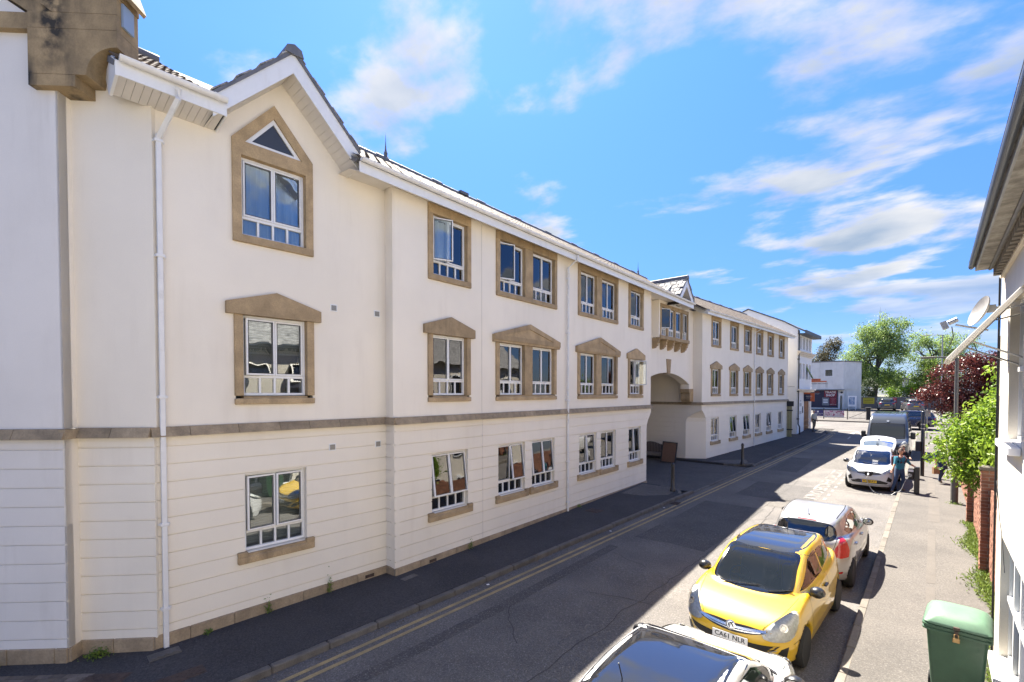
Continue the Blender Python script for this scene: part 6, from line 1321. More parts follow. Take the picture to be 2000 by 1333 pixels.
def hatch5(name, label, sp, x, y, hd, pm, plate=None, rimm=None, res=.034, lamps=True, glass=None):
    c = Car(name, label, 'car', sp, x, y, hd, pm, res); g = glass or m_cglass
    c.shell('windscreen', [(p[0] - .03, p[1], p[2] - .02) for p in ws], (-.55, 0, -.83), g, .004, m_frit, .05, True, n=56)
    c.shell('rear_window', [(-1.74, .57, 1.20), (-1.63, .50, 1.335), (-1.60, .25, 1.365), (-1.60, 0, 1.37), (-1.60, -.25, 1.365), (-1.63, -.50, 1.335), (-1.74, -.57, 1.20), (-1.82, -.52, 1.06), (-1.86, -.25, 1.02), (-1.87, 0, 1.01), (-1.86, .25, 1.02), (-1.82, .52, 1.06)], (.9, 0, -.42), m_dglass, .004, m_frit, .045, True, n=56)
    c.shell('front_side_window', [(.80, .8, 1.03), (.5, .8, 1.19), (.18, .8, 1.34), (-.08, .8, 1.38), (-.16, .8, 1.38), (-.20, .8, 1.03)], (0, -1, 0), g, .003, m_frit, .028, True, True, smooth_c=False)
    c.shell('rear_side_window', [(-.26, .8, 1.04), (-.22, .8, 1.38), (-.6, .8, 1.37), (-.95, .8, 1.30), (-1.24, .8, 1.18), (-1.02, .8, 1.07)], (0, -1, 0), g, .003, m_frit, .028, True, True, smooth_c=False)
    c.shell('tail_lamp', [(-1.60, .70, 1.12), (-1.72, .66, 1.10), (-1.86, .60, .93), (-1.93, .52, .76), (-1.86, .70, .72), (-1.70, .80, .74), (-1.62, .80, .86)], (.72, -.68, -.1), m_redl, .012, mirror=True, smooth_c=False)
    c.strip('panel_gap', [(-1.92, -.46, .70), (-1.95, 0, .67), (-1.92, .46, .70)], (1, 0, 0), m_gap, .01); c.strip('panel_gap', [(-1.74, .60, 1.1), (-1.86, .56, .92), (-1.93, .50, .72)], (1, -.2, -.2), m_gap, .01, mirror=True)
    c.strip('bumper_line', [(-1.96, -.6, .42), (-1.98, 0, .40), (-1.96, .6, .42)], (1, 0, 0), m_gap, .012)
    c.shell('bumper_reflector', [(-1.88, .55, .37), (-1.88, .74, .40), (-1.85, .74, .44), (-1.88, .55, .42)], (.9, -.5, 0), m_redl, .005, mirror=True, n=20, rings=2, smooth_c=False)
    c.shell('rear_diffuser', [(-1.95, -.5, .3), (-1.95, .5, .3), (-1.95, .46, .21), (-1.95, -.46, .21)], (1, 0, 0), m_grille, .004, n=30, smooth_c=False)
    c.strip('brake_lamp', [(-1.58, -.18, 1.40), (-1.585, 0, 1.405), (-1.58, .18, 1.40)], (.7, 0, -.7), m_redl, .02, .008)
    c.strip('roof_seam', [(.18, .50, 1.45), (-.5, .55, 1.48), (-1.3, .52, 1.4)], (0, 0, -1), m_gap, .016, .003, mirror=True)
    c.strip('panel_gap', [(.78, .9, 1.0), (.76, .9, .7), (.70, .9, .3)], (0, -1, 0), m_gap, .008, mirror=True); c.strip('panel_gap', [(-.22, .9, 1.02), (-.24, .9, .7), (-.25, .9, .28)], (0, -1, 0), m_gap, .008, mirror=True); c.strip('panel_gap', [(-1.1, .9, 1.05), (-1.0, .9, .85), (-.92, .9, .62)], (0, -1, 0), m_gap, .008, mirror=True)
    for xx in (0, -.92):
        for sg in (1, -1): b = MB(); b.box(xx - .1, xx + .08, sg * .852 - .02, sg * .852 + .025, .85, .88, bev=.008); c.part('door_handle', b, pm)
    if lamps:
        headlamp(c, [(1.90, .46, .60), (1.86, .44, .68), (1.66, .58, .80), (1.40, .72, .88), (1.42, .78, .84), (1.60, .80, .70), (1.80, .66, .58)], (-.72, -.45, -.5))
        c.shell('grille', [(1.98, -.5, .5), (1.98, .5, .5), (1.98, .4, .32), (1.98, -.4, .32)], (-1, 0, 0), m_grille, .005, n=40)
    if plate: c.plate(plate, -1.975, .54, False, m_pl_y)
    c.mirrors(.72, .79, 1.0, m_black if rimm is None else pm); c.wheels(rimm or m_silver, spokes=5); c.cabin(.95, -1.35, .6)
    b = MB(); b.tube([(-1.3, 0, 1.42), (-1.42, 0, 1.60)], .005, 5); b.lathe([(.025, 1.43), (0, 1.46)], 8, Matrix.Translation((-1.3, 0, 0))); c.part('aerial', b, m_blackp)
    b = MB(); b.tube([c.hit(Vector((-1.86, 0, 1.03)), Vector((1, 0, -.3)).normalized(), .02), c.hit(Vector((-1.84, -.36, 1.06)), Vector((1, 0, -.3)).normalized(), .02)], .01, 5); c.part('rear_wiper', b, m_blackp)
    return c
F_ = hatch5('silver_hatchback', 'silver five door hatchback with high red tail lamps parked behind the yellow car', SPF, -1.99, 13.80, 89, m_sil)
e_ = F_.hit(Vector((-2, .12, .80)), Vector((1, 0, 0)), .008); b = MB(); b.lathe([(0, 0), (.045, 0), (.045, .008), (0, .012)], 16, Matrix.Translation(F_.hit(Vector((-2, 0, .88)), Vector((1, 0, 0)), .004)) @ Matrix.Rotation(rad(-90), 4, 'Y')); F_.part('badge', b, m_chrome, 40)
b = MB(); q_ = [F_.hit(Vector((-2, -.42 + k * .035, .76)), Vector((1, 0, 0)), .004) for k in range(6)]
for p in q_[:5]: b.box(p.x - .006, p.x, p.y, p.y + .02, p.z - .014, p.z + .014)
F_.part('model_lettering', b, m_chrome); F_.finish()
# --- white electric car being charged, tailgate raised
SPZ = dict(id='zoe', low=[(2.03, .50), (2.02, .66), (1.93, .78), (1.66, .93), (1.3, 1.03), (.95, 1.07), (0, 1.08), (-.8, 1.10), (-1.5, 1.13), (-1.86, 1.08), (-1.97, .86), (-2.03, .62), (-2.0, .36), (-1.9, .24), (-1.2, .18), (1.3, .18), (1.85, .19), (2.0, .27), (2.03, .38)],
    gh=[(1.42, .92), (1.08, 1.12), (.70, 1.34), (.32, 1.50), (-.1, 1.56), (-.7, 1.56), (-1.3, 1.50), (-1.62, 1.42), (-1.80, 1.22), (-1.93, 1.0), (-1.6, .8), (.8, .8)],
    plan=[(2.04, 0), (2.02, .3), (1.95, .52), (1.80, .70), (1.5, .82), (1.1, .86), (.3, .865), (-.8, .866), (-1.35, .86), (-1.75, .79), (-1.95, .60), (-2.02, .3), (-2.035, 0)],
    gplan=[(1.45, 0), (1.38, .35), (1.15, .62), (.75, .73), (.2, .76), (-.6, .755), (-1.2, .72), (-1.6, .63), (-1.85, .42), (-1.93, 0)],
    inset=INS, tumble=.34, zb=1.05, axles=(1.23, -1.36), wr=.32, ra=.365, wi=.52, kg=.09)
m_whitec = paint('white_car_paint', (.62, .62, .62), .25)
Z = Car('white_electric_car', 'white electric hatchback plugged in at the nose with its tailgate raised and a yellow plate', 'car', SPZ, -1.80, 26.25, -90.5, m_whitec, .036)
wz = [(1.20, -.60, 1.07), (1.34, -.3, 1.04), (1.37, 0, 1.035), (1.34, .3, 1.04), (1.20, .60, 1.07), (.72, .60, 1.32), (.28, .555, 1.49), (.33, .3, 1.51), (.34, 0, 1.515), (.33, -.3, 1.51), (.28, -.555, 1.49), (.72, -.60, 1.32)]
Z.shell('windscreen', wz, (-.52, 0, -.85), m_cglass, .004, m_frit, .045, True, n=56)
Z.shell('front_side_window', [(1.0, .8, 1.09), (.6, .8, 1.29), (.25, .8, 1.43), (-.08, .8, 1.47), (-.16, .8, 1.47), (-.20, .8, 1.10)], (0, -1, 0), m_dglass, .003, m_frit, .028, True, True, smooth_c=False)
Z.shell('rear_side_window', [(-.26, .8, 1.11), (-.22, .8, 1.47), (-.6, .8, 1.45), (-.95, .8, 1.38), (-1.24, .8, 1.26), (-1.05, .8, 1.14)], (0, -1, 0), m_dglass, .003, m_frit, .028, True, True, smooth_c=False)
headlamp(Z, [(1.96, .36, .74), (1.88, .40, .80), (1.62, .64, .92), (1.42, .76, .97), (1.44, .79, .92), (1.66, .76, .80), (1.84, .60, .73)], (-.72, -.45, -.5))
Z.shell('nose_band', [(2.03, -.42, .745), (2.03, -.15, .70), (2.03, 0, .69), (2.03, .15, .70), (2.03, .42, .745), (1.95, .2, .80), (1.95, 0, .81), (1.95, -.2, .80)], (-1, 0, -.2), m_black, .006, n=44)
Z.shell('lower_intake', [(2.03, -.62, .40), (2.03, -.36, .48), (2.03, .36, .48), (2.03, .62, .40), (2.03, .56, .33), (2.03, -.56, .33)], (-1, 0, 0), m_grille, .005, n=44, smooth_c=False)
Z.shell('fog_recess', [(1.93, .56, .46), (1.93, .64, .64), (1.82, .78, .52), (1.85, .72, .42)], (-.85, -.5, 0), m_grille, .005, mirror=True, smooth_c=False)
Z.strip('bumper_lip', [(2.0, -.66, .30), (2.03, 0, .28), (2.0, .66, .30)], (-1, 0, 0), m_silver, .025, .008)
Z.plate('N-088-KV', 2.045, .42, True, m_pl_y, eu=True, tilt=-3)
b = MB(); b.box(2.03, 2.07, -.13, .10, .64, .82, bev=.03); b.box(2.06, 2.09, .06, .14, .70, .84, bev=.02); fl = Z.part('charge_flap', b, m_blackp); b = MB(); b.tube([(2.06, -.01, .74), (2.14, -.01, .73), (2.17, -.01, .69)], .028, 8); Z.part('charge_plug', b, m_upvc, 40, fl)
Z.strip('panel_gap', [(1.97, -.45, .80), (1.97, 0, .81), (1.97, .45, .80)], (-1, 0, -.5), m_gap, .008); Z.strip('panel_gap', [(1.66, .66, .93), (1.35, .72, 1.03), (1.22, .72, 1.07)], (0, 0, -1), m_gap, .009, mirror=True)
Z.mirrors(.92, .80, 1.07, m_black); Z.wheels(m_silver, spokes=6); Z.cabin(1.1, -1.2, .6, rhd=False)
Z.wiper([(1.34, .3, 1.05), (1.30, -.05, 1.07), (1.2, -.3, 1.11)], (-.5, 0, -.85))
Z.holes.append((np.array([(-.62, 1.43), (.62, 1.43), (.62, .72), (-.62, .72)]) * 1.0, np.array([0, 1., 0]), np.array([0, 0, 1.]), np.array([1., 0, 0])))
Z.finish()
b = MB(); b.tube([(-1.25, 0, 1.5), (-1.36, 0, 1.72)], .006, 5); Z.part('aerial', b, m_blackp)
# raised tailgate: curved shell hinged at the back of the roof
tg = MB(); gl = MB(); nU, nV = 12, 10
def tgp(u, v, off=0):   # u across -1..1, v 0 hinge .. 1 lower edge
    y = u * (.60 + .06 * math.sin(v * PI)); a = -1.60 - .10 * v - .30 * v * v * 0 - .22 * math.sin(v * 1.4); z = 1.46 - .80 * v
    z -= 0; a += .10 * u * u - off; return Vector((a, y, z - .03 * u * u))
T = Matrix.Translation((-1.58, 0, 1.47)) @ Matrix.Rotation(rad(100), 4, 'Y') @ Matrix.Translation((1.58, 0, -1.47))
for mb_, v0, v1, off in ((tg, 0, 1, 0), (gl, .08, .50, .012)):
    us = np.linspace(-.86, .86, nU) if mb_ is gl else np.linspace(-1, 1, nU)
    for i in range(nU - 1):
        for k in range(nV):
            va, vb = v0 + (v1 - v0) * k / nV, v0 + (v1 - v0) * (k + 1) / nV
            q = [T @ tgp(us[i], va, off), T @ tgp(us[i + 1], va, off), T @ tgp(us[i + 1], vb, off), T @ tgp(us[i], vb, off)]
            if mb_ is tg and abs(us[i] + us[i + 1]) < 1.6 and .12 < (va + vb) / 2 < .46: continue
            mb_.quad(*q)
            if mb_ is tg: mb_.quad(*[p + T.to_3x3() @ Vector((.06, 0, 0)) for p in q])
to = Z.part('tailgate', tg, m_whitec, 50); Z.part('rear_glass', gl, m_cglass, 50, to)
b = MB(); p = T @ tgp(0, .62, .012); b.lathe([(0, 0), (.05, 0), (.05, .012), (0, .014)], 12, Matrix.Translation(p) @ Matrix.Rotation(rad(-90 + 100), 4, 'Y')); Z.part('badge', b, m_chrome, 40, to)
for sg in (1, -1): b = MB(); b.tube([Vector((-1.62, sg * .55, 1.2)), T @ Vector((-1.7, sg * .52, 1.15))], .012, 6); Z.part('gas_strut', b, m_blackp)
b = MB(); b.box(-1.98, -1.2, -.5, .5, .62, .66); Z.part('boot_floor', b, m_seat)
# charging cable
cbp = [Z.M @ Vector((2.16, -.01, .70)), Z.M @ Vector((2.22, -.05, .5)), Z.M @ Vector((2.26, .12, .12)), Z.M @ Vector((2.36, .3, .02))]
gp_ = lambda x, y, h=.015: Vector((x, y, gz(y) + h))
cbl = cbp + [gp_(-1.35, 23.75), gp_(-1.1, 23.82), gp_(-.95, 23.9, .13), gp_(-.8, 24.0, .20), Vector((-.66, 24.05, gz(24) + .6)), Vector((-.53, 24.1, gz(24) + .82))]
P = catmull([tuple(p) for p in cbl], 6, False); b = MB(); b.tube([tuple(p) for p in P], .013, 6)
tag(b.obj('charging_cable', mat('pale_cable', (.35, .36, .36), .5)), 'pale charging cable looping from the charging post to the nose of the white car', 'cable')
# --- white car with the dark glass roof in the foreground
SPW = dict(SPZ, id='glassroof', low=[(2.03, .50), (2.02, .66), (1.95, .79), (1.66, .94), (1.3, 1.03), (.95, 1.07)] + SPZ['low'][6:], gh=[(1.24, .95), (1.02, 1.12), (.62, 1.37), (.30, 1.53), (-.1, 1.58), (-.7, 1.58), (-1.3, 1.53), (-1.7, 1.42), (-1.88, 1.2), (-1.97, 1.0), (-1.6, .8), (.8, .8)])
Wc = Car('white_glass_roof_car', 'white car with a large dark glass roof, nearest of the parked cars', 'car', SPW, -1.95, 4.95, 90.5, m_whitec, .03)
m_roofg = mat('dark_roof_glass', (.012, .013, .016), .05, coat=1)
Wc.shell('glass_roof', [(.23, .60, 1.6), (.29, 0, 1.6), (.23, -.60, 1.6), (-.6, -.64, 1.6), (-1.25, -.56, 1.6), (-1.35, 0, 1.6), (-1.25, .6, 1.6), (-.6, .64, 1.6)], (0, 0, -1), m_roofg, .004, n=60, rings=8, smooth_c=False)
Wc.shell('windscreen', [(p[0] + (-.22 if p[0] > 1 else -.08 if p[0] > .6 else .0), p[1], p[2] + .03) for p in wz], (-.52, 0, -.85), m_cglass, .004, m_frit, .045, True, n=56)
Wc.shell('front_side_window', [(1.05, .8, 1.09), (.62, .8, 1.33), (.25, .8, 1.47), (-.08, .8, 1.49), (-.16, .8, 1.49), (-.20, .8, 1.10)], (0, -1, 0), m_cglass, .003, m_frit, .03, True, True, smooth_c=False)
Wc.shell('rear_side_window', [(-.26, .8, 1.11), (-.22, .8, 1.49), (-.6, .8, 1.48), (-.95, .8, 1.42), (-1.3, .8, 1.3), (-1.2, .8, 1.14)], (0, -1, 0), m_cglass, .003, m_frit, .03, True, True, smooth_c=False)
headlamp(Wc, [(1.96, .40, .72), (1.88, .42, .80), (1.62, .64, .93), (1.36, .76, .99), (1.38, .80, .93), (1.66, .77, .78), (1.84, .62, .71)], (-.72, -.45, -.5))
Wc.strip('panel_gap', [(1.66, .66, .93), (1.35, .72, 1.03), (1.22, .72, 1.07)], (0, 0, -1), m_gap, .009, mirror=True)
Wc.shell('cowl_panel', [(1.10, -.64, 1.1), (1.26, 0, 1.1), (1.10, .64, 1.1), (1.0, .64, 1.1), (1.12, 0, 1.1), (1.0, -.64, 1.1)], (-.2, 0, -1), m_blackp, .006, n=50)
Wc.wiper([(1.18, -.5, 1.1), (1.20, -.1, 1.1), (1.12, .2, 1.12)], (-.5, 0, -.85), .012); Wc.wiper([(1.18, .25, 1.1), (1.08, .5, 1.12), (1.0, .6, 1.14)], (-.5, 0, -.85), .012)
Wc.mirrors(.95, .80, 1.08, m_black); Wc.wheels(m_silver); Wc.cabin(1.1, -1.3, .6)
b = MB(); b.tube([(-.9, .22, 1.57), (-.97, .22, 1.75)], .006, 5); Wc.part('aerial', b, m_blackp); Wc.finish()
# --- dark grey high roof van
SPV = dict(id='van', low=[(2.85, .55), (2.82, .80), (2.70, 1.02), (2.42, 1.18), (2.22, 1.30), (1.95, 1.72), (1.66, 2.12), (1.40, 2.38), (1.0, 2.58), (.4, 2.64), (-1, 2.65), (-2.7, 2.62), (-2.86, 2.45), (-2.88, 1.5), (-2.88, .5), (-2.8, .3), (-1.5, .26), (1.5, .26), (2.6, .26), (2.82, .35)],
    plan=[(2.87, 0), (2.84, .4), (2.74, .72), (2.5, .93), (2.1, 1.0), (1.2, 1.02), (-1, 1.03), (-2.6, 1.02), (-2.86, .98), (-2.89, .5), (-2.89, 0)],
    inset=[(.2, .06), (.4, .0), (1.0, .0), (1.3, .02), (2.0, .09), (2.6, .17)], tumble=0, zb=1, axles=(1.75, -1.75), wr=.34, ra=.40, wi=.65, k=.12)
m_vang = paint('van_grey_paint', (.028, .036, .055), .3)
Vn = Car('grey_van', 'dark grey high roofed van parked behind the white electric car near the junction', 'van', SPV, -1.83, 37.6, -90, m_vang, .05)
Vn.shell('windscreen', [(2.30, -.80, 1.28), (2.42, 0, 1.26), (2.30, .80, 1.28), (1.95, .82, 1.72), (1.62, .79, 2.05), (1.66, 0, 2.10), (1.62, -.79, 2.05), (1.95, -.82, 1.72)], (-.8, 0, -.55), m_dglass, .006, m_frit, .06, True, n=48, smooth_c=False)
Vn.shell('cab_window', [(1.9, 1, 1.32), (1.5, 1, 1.95), (.75, 1, 1.98), (.7, 1, 1.32)], (0, -1, 0), m_dglass, .005, m_frit, .05, True, True, smooth_c=False)
Vn.shell('grille', [(2.85, -.5, .95), (2.85, .5, .95), (2.85, .55, .7), (2.85, -.55, .7)], (-1, 0, 0), m_grille, .008, n=30, smooth_c=False); headlamp(Vn, [(2.8, .6, .9), (2.62, .78, 1.12), (2.5, .9, 1.1), (2.66, .86, .85), (2.8, .7, .78)], (-.8, -.5, -.2))
Vn.shell('front_bumper', [(2.84, -.85, .6), (2.84, .85, .6), (2.84, .8, .3), (2.84, -.8, .3)], (-1, 0, 0), m_blackp, .006, n=36, smooth_c=False)
for sg in (1, -1):
    b = MB(); b.box(1.72, 1.86, sg * 1.04, sg * 1.27, 1.22, 1.62, bev=.04); b.box(1.8, 1.85, sg * .96, sg * 1.08, 1.3, 1.4); Vn.part('wing_mirror', b, m_blackp)
b = MB(); h_ = Vn.hit(Vector((1.6, 0, 2.22)), Vector((-.8, 0, -.5)).normalized(), .008); b.lathe([(0, 0), (.085, 0), (.085, .02), (0, .02)], 4, Matrix.Translation(h_) @ Matrix.Rotation(rad(50), 4, 'Y')); Vn.part('badge', b, m_chrome)
for k in range(5): Vn.strip('roof_rib', [(.9, -.6 + .3 * k, 2.7), (-1, -.6 + .3 * k, 2.7), (-2.6, -.6 + .3 * k, 2.7)], (0, 0, -1), m_vang, .05, .015)
Vn.strip('panel_gap', [(2.40, -.85, 1.18), (2.5, 0, 1.17), (2.40, .85, 1.18)], (-.3, 0, -1), m_gap, .012); Vn.strip('panel_gap', [(2.05, 1, 1.3), (2.0, 1, .8), (1.3, 1, .45)], (0, -1, 0), m_gap, .012, mirror=True)
Vn.wiper([(2.36, -.5, 1.28), (2.30, 0, 1.34)], (-.8, 0, -.5), .012); Vn.wheels(m_silver, w=.22, y=.9)
b = MB(); b.box(.6, 1.9, -.8, .8, .5, .62); b.box(2.0, 2.4, -.85, .85, .9, 1.2); Vn.part('dashboard', b, m_dash); Vn.finish()
# --- dark blue estate crossing at the junction, and two cars in the car park
SPS = dict(id='suv', low=[(2.32, .55), (2.30, .75), (2.2, .92), (1.9, 1.03), (1.4, 1.09), (.9, 1.12), (0, 1.13), (-1.2, 1.16), (-2.1, 1.14), (-2.28, .95), (-2.33, .65), (-2.3, .4), (-2.15, .28), (-1.2, .24), (1.4, .24), (2.1, .26), (2.3, .36)],
    gh=[(1.30, 1.0), (.9, 1.25), (.5, 1.50), (.1, 1.63), (-.6, 1.67), (-1.4, 1.63), (-1.9, 1.54), (-2.1, 1.3), (-2.22, 1.1), (-1.9, .9), (.8, .9)],
    plan=[(2.33, 0), (2.3, .35), (2.2, .62), (1.95, .84), (1.4, .92), (0, .93), (-1.4, .925), (-2.0, .86), (-2.25, .66), (-2.33, .3), (-2.34, 0)],
    gplan=[(1.35, 0), (1.25, .45), (.95, .72), (.4, .8), (-.6, .81), (-1.5, .77), (-2.0, .66), (-2.18, .4), (-2.22, 0)],
    inset=[(.15, .06), (.4, .0), (.9, .02), (1.1, .06), (1.5, .12)], tumble=.3, zb=1.1, axles=(1.42, -1.38), wr=.36, ra=.41, wi=.6, kg=.1)
def estate(label, x, y, hd, pm, zoff=0, res=.055, plate=True):
    c = Car('estate_car', label, 'car', SPS, x, y, hd, pm, res, zoff)
    c.shell('windscreen', [(1.05, -.6, 1.14), (1.15, 0, 1.12), (1.05, .6, 1.14), (.3, .58, 1.56), (.3, -.58, 1.56)], (-.5, 0, -.85), m_dglass, .006, m_frit, .05, True, n=36, smooth_c=False)
    c.shell('rear_window', [(-2.0, -.58, 1.5), (-2.0, .58, 1.5), (-2.2, .6, 1.18), (-2.2, -.6, 1.18)], (.9, 0, -.3), m_dglass, .006, m_frit, .05, True, n=32, smooth_c=False)
    c.shell('front_side_window', [(.95, .9, 1.17), (.3, .9, 1.53), (-.3, .9, 1.56), (-.32, .9, 1.18)], (0, -1, 0), m_dglass, .005, m_frit, .03, True, True, n=28, smooth_c=False)
    c.shell('rear_side_window', [(-.4, .9, 1.18), (-.38, .9, 1.56), (-1.3, .9, 1.52), (-1.9, .9, 1.36), (-1.95, .9, 1.25), (-1.2, .9, 1.2)], (0, -1, 0), m_dglass, .005, m_frit, .03, True, True, n=28, smooth_c=False)
    c.shell('tail_lamp', [(-2.1, .78, 1.08), (-2.25, .6, 1.06), (-2.3, .55, .88), (-2.1, .84, .88)], (.7, -.7, 0), m_redl, .01, mirror=True, n=20, rings=3, smooth_c=False); headlamp(c, [(2.22, .5, .86), (2.0, .78, .95), (1.9, .86, .9), (2.1, .8, .76), (2.24, .6, .74)], (-.8, -.5, -.2))
    if plate: c.plate('', -2.35, .78, False, m_pl_y)
    c.mirrors(.85, .86, 1.17, pm); c.wheels(m_silver, spokes=8, w=.22); c.strip('shoulder_trim', [(2.0, .95, .98), (0, .95, 1.02), (-2.0, .95, 1.04)], (0, -1, 0), m_chrome, .02, .006, mirror=True); c.finish(); return c
estate('dark blue estate car crossing the junction beyond the van', -1.75, 56.2, 180, paint('dark_blue_paint', (.012, .018, .06), .25), 0)
estate('dark grey estate car parked with its tail out by the boundary wall', -4.3, 80.5, 95, paint('dark_grey_paint', (.05, .055, .065), .25), .02)
estate('grey car with sun glinting on its glass, half hidden by the copper leaves', -1.6, 79.0, 100, paint('mid_grey_paint', (.12, .12, .13), .25), .02)
# ------------------------------------------------------------------ trees and plants
def leaves_mesh(name, C, size, m, droop=.3, aspect=.45, rng=None, fold=.12):
    rng = rng or RNG; n = len(C); d = rng.normal(size=(n, 3)); d[:, 2] -= droop * 1.5; d /= np.linalg.norm(d, axis=1)[:, None]
    q = rng.normal(size=(n, 3)); w = np.cross(d, q); w /= np.linalg.norm(w, axis=1)[:, None]; nn = np.cross(d, w)
    L_ = size * rng.uniform(.6, 1.25, n)[:, None]; V = np.stack([C, C + d * L_ * .5 + w * L_ * aspect * .5 - nn * L_ * fold, C + d * L_, C + d * L_ * .5 - w * L_ * aspect * .5 - nn * L_ * fold], 1).reshape(-1, 3)
    me = bpy.data.meshes.new(name); me.vertices.add(4 * n); me.vertices.foreach_set('co', V.ravel()); k = np.arange(n)[:, None] * 4
    me.loops.add(6 * n); me.loops.foreach_set('vertex_index', (k + np.array([[0, 1, 2, 0, 2, 3]])).ravel().astype(np.int32)); me.polygons.add(2 * n)
    me.polygons.foreach_set('loop_start', np.arange(0, 6 * n, 3, dtype=np.int32)); me.polygons.foreach_set('loop_total', np.full(2 * n, 3, dtype=np.int32)); me.materials.append(m); me.update(calc_edges=True); return me
def clumps(rng, blobs, ncl, per, rcl, shell=.55):
    out = []; w = np.array([b[3] * b[4] * b[5] for b in blobs]); w = w ** .7; w /= w.sum()
    for i in range(ncl):
        b = blobs[rng.choice(len(blobs), p=w)]; d = rng.normal(size=3); d /= np.linalg.norm(d); r = (shell + (1 - shell) * rng.random()) * rng.uniform(.85, 1.08)
        c = np.array(b[:3]) + d * np.array(b[3:6]) * r; k = int(per * rng.uniform(.5, 1.4)); p = rng.normal(size=(k, 3)) * rcl * np.array([1, 1, .75]) * rng.uniform(.6, 1.3); out.append(c + p)
    return np.vstack(out), None
def tree(name, label, base, trunk_top, blobs, leafm, barkm, ncl=160, per=60, rcl=.35, size=.14, limbs=9, r0=.22, seed=1, group=None, droop=.3, cat='tree', shell=.5, aspect=.45, parts=0):
    rng = np.random.default_rng(seed); rnd = random.Random(seed); t = thing(name, label, cat, base, 0, group); s = MB(); B, T_ = Vector(base), Vector(trunk_top)
    path = [B.lerp(T_, k / 5) + Vector((rnd.uniform(-.1, .1), rnd.uniform(-.1, .1), 0)) * (k > 0) * r0 * 3 for k in range(6)]
    s.tube([tuple(p) for p in path], [r0 * (1.25 - .9 * k / 5) for k in range(6)], 9)
    for k in range(limbs):
        b = blobs[k % len(blobs)]; a = path[2 + k % 4]; d = rng.normal(size=3); d /= np.linalg.norm(d); e = Vector(np.array(b[:3]) + d * np.array(b[3:6]) * .75); m_ = a.lerp(e, .5) + Vector((0, 0, .12 * (e - a).length))
        s.tube([tuple(a), tuple(a.lerp(m_, .6)), tuple(m_), tuple(m_.lerp(e, .6)), tuple(e)], [r0 * .42, r0 * .33, r0 * .25, r0 * .15, r0 * .05], 6)
        for j in range(3):
            d = rng.normal(size=3); f = m_.lerp(e, rnd.uniform(0, .8)); g = f + Vector(d) * .3 * (e - a).length * .5; s.tube([tuple(f), tuple(f.lerp(g, .5) + Vector((0, 0, .05))), tuple(g)], [r0 * .16, r0 * .1, r0 * .03], 5)
    s.obj('trunk', barkm, t, None, 60)
    C, _ = clumps(rng, blobs, ncl, per, rcl, shell)
    if parts:
        dist = ((C - np.array([0, 0, 4.35])) ** 2).sum(1); o = np.argsort(dist); near, C = C[o[:parts]], C[o[parts:]]; lm = []
        for k in range(4): lm.append(leaves_mesh('leaf', np.zeros((1, 3)), size, leafm, droop, aspect, rng))
        for k, p in enumerate(near): inst('leaf', lm[k % 4], t, Matrix.Translation(p) @ Matrix.Rotation(rnd.uniform(0, 6.3), 4, 'Z'))
    o = link(bpy.data.objects.new('crown', leaves_mesh('crown', C, size, leafm, droop, aspect, rng)), t)
    if parts: tag(o, kind='stuff')
    return t
m_bark = mat('grey_bark', (.13, .11, .09), .9, .4, 8, .3, 40, .6, 60); m_bark2 = mat('brown_bark', (.09, .065, .05), .9, .4, 8, .3, 40, .6, 60)
lf_bright = leaf_mat('bright_leaf', (.10, .22, .018), (.23, .36, .035), .5); lf_sun = leaf_mat('sunny_leaf', (.10, .20, .018), (.32, .43, .05), .45); lf_birch = leaf_mat('birch_leaf', (.16, .25, .06), (.33, .43, .15), .5); lf_dark = leaf_mat('dark_leaf', (.03, .055, .02), (.07, .10, .035), .3)
lf_copper = leaf_mat('copper_leaf', (.055, .012, .012), (.20, .055, .045), .3, .35); lf_mid = leaf_mat('mid_leaf', (.11, .18, .03), (.22, .31, .05), .4); lf_brown = leaf_mat('olive_brown_leaf', (.07, .065, .03), (.13, .11, .05), .3)
lf_grass = leaf_mat('grass_blade', (.10, .17, .03), (.22, .28, .06), .4)
tree('leafy_shrub_tree', 'bright green leafy young tree leaning over the brick wall and pavement', (1.75, 17.2, gz(17)), (1.45, 17.0, 3.6),
     [(1.45, 16.4, 3.75, .6, 1.0, .95), (1.0, 16.3, 3.2, .75, .9, .7), (.52, 16.2, 2.95, .6, .6, .42), (.85, 16.0, 2.45, .45, .5, .3), (1.5, 16.2, 4.45, .35, .6, .55), (1.3, 15.6, 3.0, .5, .8, .8), (1.25, 15.9, 2.3, .35, .6, .5), (2.3, 17, 3.6, .8, 1, 1)], lf_sun, m_bark2, 330, 80, .16, .105, 14, .06, 11, droop=.35, shell=.35, parts=300)
tree('copper_tree', 'dark copper leaved tree overhanging the far right pavement', (3.2, 46.5, gz(46)), (2.9, 46.3, 4.6),
     [(1.9, 46, 5.6, 1.9, 1.6, 1.25), (3.6, 46.5, 5.9, 1.7, 1.8, 1.2), (.6, 45.6, 3.75, 1.35, 1.2, 1.05), (1.9, 45.6, 3.5, 1.2, 1.2, 1.3), (3.4, 46, 3.9, 1.5, 1.5, 1.5), (5.2, 47, 5.2, 1.6, 1.6, 1.4), (2.3, 46, 6.7, .5, .5, .4)], lf_copper, m_bark2, 330, 90, .26, .15, 12, .17, 5, shell=.45, aspect=.6)
ZB = gz(90)
